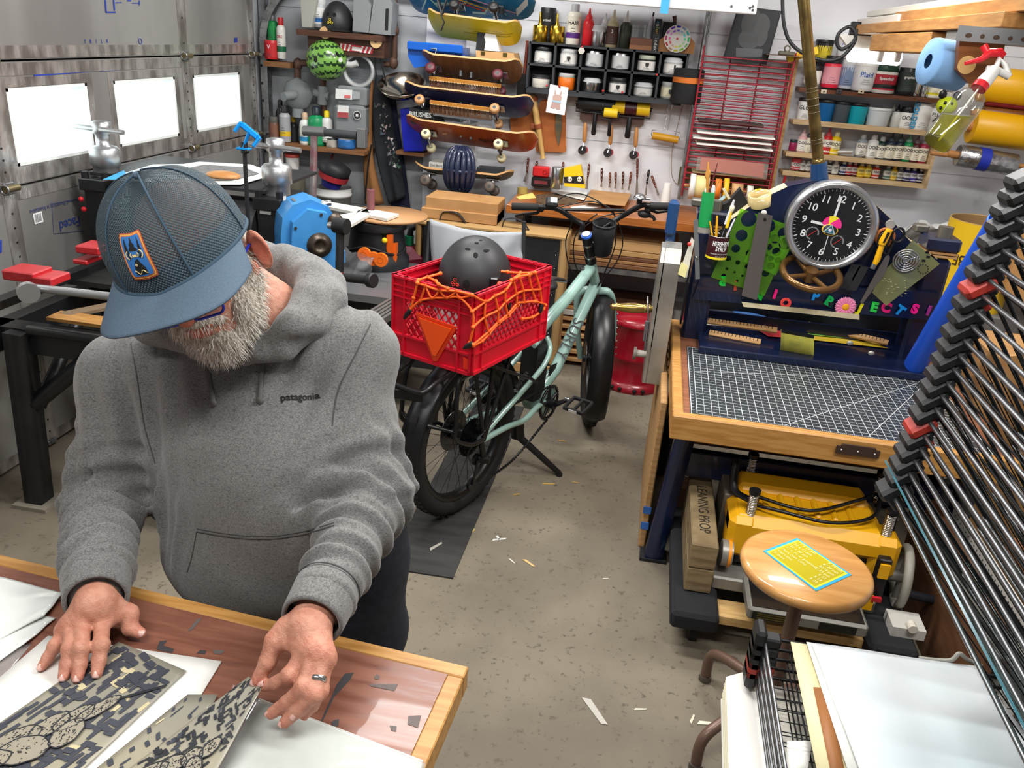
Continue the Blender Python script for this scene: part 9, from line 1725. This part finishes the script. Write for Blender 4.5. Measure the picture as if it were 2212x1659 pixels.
for k in range(12):p=a+V((.03+.036*k,-.003,(zz0+zz1)/2-a.z-.004));m.lathe([(.006,0),(1e-4,.0005)],C('43301f',.7),12,WALLM(p),sx=1.5 if k%2==0 else 1)
m.build('slot',o,kind='stuff')
hb2=bx('roll_holder','oiled wooden block holding the blue towel roll','holder',(.0,0,0),(.1,.1,.1),oak) if 0 else None
TQ=lambda x,y,yy=2.66:P(x,y,Y=yy);dko=mat('oiled wood block','7d4a20',.35,col2='6b3d18',scale=7,stretch=(1,1,7))
o=thing('roll_holder','oiled wooden block holding the blue towel roll','holder',TQ(2110,180));q=[TQ(*p) for p in ((2068,88),(2165,95),(2160,150),(2135,172),(2090,180),(2062,150))];m=MB();m.prism([(p.x,p.z) for p in q],-.03,dko,WALLM(V((0,2.64,0))));m.build('bracket',o);m=MB();c=TQ(2083,140);m.cyl(c-V((0,.022,0)),c+V((0,.0,0)),.024,C('c9a064',.5),n=20);m.build('dowel_end',o)
m=MB();a,b=TQ(2005,132,2.72),TQ(2078,146,2.74);d=b-a;m.lathe([(.02,0),(.064,0),(.066,.01),(.066,d.length*1.0),(.02,d.length)],mat('blue paper towel','7ea9d6',.95,bump=.4,scale=120),36,zto(a,d),cap=False);solo(m,'towel_roll','blue paper towel roll on the wooden holder at upper right','towel roll')
sb=thing('spray_bottle','clear spray bottle of yellow liquid with red trigger hanging upper right','spray bottle',P(2040,320,D=2.2));S0,S1=P(2022,312,D=2.2),P(2118,186,D=2.2);dS=S1-S0;LS=dS.length;MSb=zto(S0,dS);rS=.040;m=MB();m.lathe([(rS*.9,0),(rS,.008),(rS,LS*.72),(rS*.85,LS*.83),(rS*.45,LS*.92),(rS*.4,LS)],glass('bottle plastic','f7f8f4',.03,.02),28,MSb);m.build('bottle',sb)
m=MB();hh=[];
inv=MSb.inverted();zl=P(2060,247,D=2.2).z;n=24;vs=[];
for i in range(n):
 a=2*_pi*i/n;x,y=rS*.93*_c(a),rS*.93*_s(a);b0=MSb@V((x,y,.006));dz=dS.normalized();t=(zl-b0.z)/dz.z;vs.append((b0,b0+dz*max(.001,min(t,LS*.7))))
m.add([p for p,_ in vs]+[p for _,p in vs],[(i,(i+1)%n,n+(i+1)%n,n+i) for i in range(n)]+[tuple(range(n))[::-1],tuple(range(n,2*n))],glass('yellow liquid','d3cf2e',.03,.12));m.build('liquid',sb);m=MB();m.tube([S0+dS*.06,S1],.0025,C('e4e4dc',.4),6);m.build('dip_tube',sb)
m=MB();m.cyl(S1-dS*.05,S1+dS*.04,.020,C('cf2430',.35),n=18);m.build('collar',sb,label='red collar');wp=C('e6e6e2',.4);m=MB();h0=P(2125,178,D=2.2);h1=P(2150,150,D=2.2);h2=P(2158,128,D=2.2);m.tube([S1+dS*.03,h0,h1],[.018,.02,.016],wp,10);m.tube([P(2132,150,D=2.2),h1,P(2180,165,D=2.2)],.010,wp,8);m.tube([h1,h2,P(2172,140,D=2.2),P(2180,165,D=2.2)],.008,wp,8);m.build('sprayer_head',sb);m=MB();rdt=C('d3202c',.35);m.tube([P(2085,137,D=2.2),P(2120,128,D=2.2),P(2135,115,D=2.2),P(2160,114,D=2.2),P(2168,122,D=2.2)],[.005,.008,.013,.013,.009],rdt,8);m.tube([P(2124,98,D=2.2),P(2134,116,D=2.2)],.010,rdt,6);m.build('trigger',sb,label='red trigger')
la=thing('strip_lamp','white strip lamp with glowing tube above the large paint tubs','lamp',P(1890,110,Y=4.6));LQ=lambda x,y:P(x,y,Y=4.6);m=MB();q=[LQ(*p) for p in ((1812,75),(1960,82),(1952,112),(1832,104))];m.prism([(p.x,p.z) for p in q],-.05,C('d3d2cc',.4),WALLM(V((0,4.58,0))));m.build('housing',la);m=MB();m.cyl(LQ(1832,116),LQ(1946,126),.036,mat('glowing tube','fffdf2',.4,emit=5),n=18,bev=.01);m.build('glowing_tube',la)
for x in (1898,1935):m=MB();p=LQ(x,122);m.box(p-V((0,.04,0)),(.03,.012,.05),C('e4e4e0',.4),bev=.006);m.build('socket_clip',la)
m=MB();m.tube(spline([P(x,y,Y=4.4) for x,y in ((1690,-20),(1693,50),(1708,92),(1740,118),(1780,130),(1815,125),(1842,98),(1848,75),(1835,58),(1812,72),(1808,95),(1820,106),(1845,88),(1850,62))],6),.0085,C('1b1c1f',.5),8);solo(m,'power_cable','thick black cable drooping behind the brass pole to the lamp','cable');bx('plug','black plug block where the cable meets the pine block','plug',LQ(1848,72)-V((.03,.02,.03)),LQ(1870,58)+V((.03,.02,.02)),blk)
def roll(label,a,b,r,mt,Y,name='paper_roll'):p,q=P(*a,Y=Y),P(*b,Y=Y);m=MB();m.cyl(p,q,r,mt,n=32,bev=.004);m.cyl(p-(q-p).normalized()*.05,q,r*.35,lw,n=12);return solo(m,name,label,'roll',group='rolls on the wall dowels')
yr=mat('yellow masking film','d9a20a',.4)
roll('upper yellow film roll behind the spray bottle trigger',(2120,180),(2330,206),.085,yr,4.7);roll('lower large yellow film roll under the spray bottle',(2098,272),(2330,302),.085,yr,4.7);roll('thin dark red fabric roll between the yellow rolls',(2130,212),(2330,236),.035,C('7d1a2c',.7),4.7);roll('brown wooden bar with white washer between the rolls',(2120,244),(2330,268),.042,dko,4.72,'wooden_bar')
o=roll('crinkled silver foil roll with blue band at right',(2068,335),(2192,357),.055,mat('crinkled foil','b9b9b9',.18,.9,col2='8f8f90',scale=25,bump=2,bscale=45),4.65);p,q=P(2110,342,Y=4.65),P(2132,346,Y=4.65);m=MB();m.cyl(p,q,.0575,C('1c2f9e',.5),n=32);m.build('blue_band',o,label='blue tape band')
m=MB();m.cyl(P(2010,330,Y=4.65),P(2075,338,Y=4.65),.012,lw);m.cyl(P(2185,356,Y=4.65),P(2300,370,Y=4.65),.012,lw);solo(m,'dowel_rod','wooden dowel carrying the foil roll','dowel')
lb=thing('beetle_toy','lime yellow spotted ball toy with black wings on the wall shelf','toy',P(2045,235,Y=4.7));c=P(2045,228,Y=4.7);m=MB();m.ell(c,(.05,.045,.045),C('c3d618',.4));m.build('body',lb);m=MB()
for x,y in ((2032,233),(2042,222),(2056,224)):p=P(x,y,Y=4.66);m.ell(p,(.008,.006,.009),blk,n=10,k=6)
m.build('spot',lb);m=MB()
for s in (-1,1):m.ell(c+V((.035*s,-.01,.05)),(.02,.008,.022),blk)
m.tube([c+V((-.02,-.03,-.04)),c+V((-.06,-.04,-.08))],.004,blk,6);m.build('wing',lb)
G='scraps on the concrete floor'
for k,(x,y,s,a,c,l) in enumerate(((1078,1165,.030,.5,'e2e2dc','white T shaped paper scrap on the floor right of the mat'),(1286,1535,.06,-.9,'b9b6ac','long grey tape scrap on the floor near the bottom'),(941,1180,.035,1.1,'a5a29a','grey tape scrap lying on the rubber mat'),(1185,1045,.03,.3,'cfa95a','tan wood shaving below the kickstand'),(1116,1068,.018,.6,'c9a050','small tan shaving left of the long one'),(1016,1150,.03,1.2,'c9b46a','yellow leaf like shaving beside the mat edge'),(1143,1216,.03,-.6,'d3b27a','curled pale shaving in the middle of the floor'),(1213,952,.02,.1,'c09040','tan leaf shaving right of the kickstand top'),(1106,1212,.018,-.7,'cfc9b8','thin pale sliver beside the curled shaving'),(1530,1562,.035,.2,'e3dcc8','cream paper triangle on the floor left of the paper stack'),(1243,1042,.016,.1,'c9a050','small shaving near the oil ring stain'),(1308,1250,.012,.4,'d6cdb8','tiny pale chip toward the stool'),(1383,1532,.02,.3,'d6cdb8','pale sliver below the floor center'),(1495,1553,.02,1.3,'dcd2bc','thin pale sliver near the paper triangle'))):
 p=P(x,y,Z=.0072 if 'mat' in l and 'lying' in l else .001);M=rotz(p,a);m=MB();m.prism([(-s,-s*.16),(s*.8,-s*.22),(s,s*.05),(-s*.7,s*.2)],.0015,C(c,.7),M)
 if k==0:m.prism([(-s*.2,-s*.1),(s*.15,-s*.1),(s*.1,s*.8),(-s*.2,s*.8)],.0015,C(c,.7),M)
 solo(m,'floor_scrap',l,'scrap',group=G)
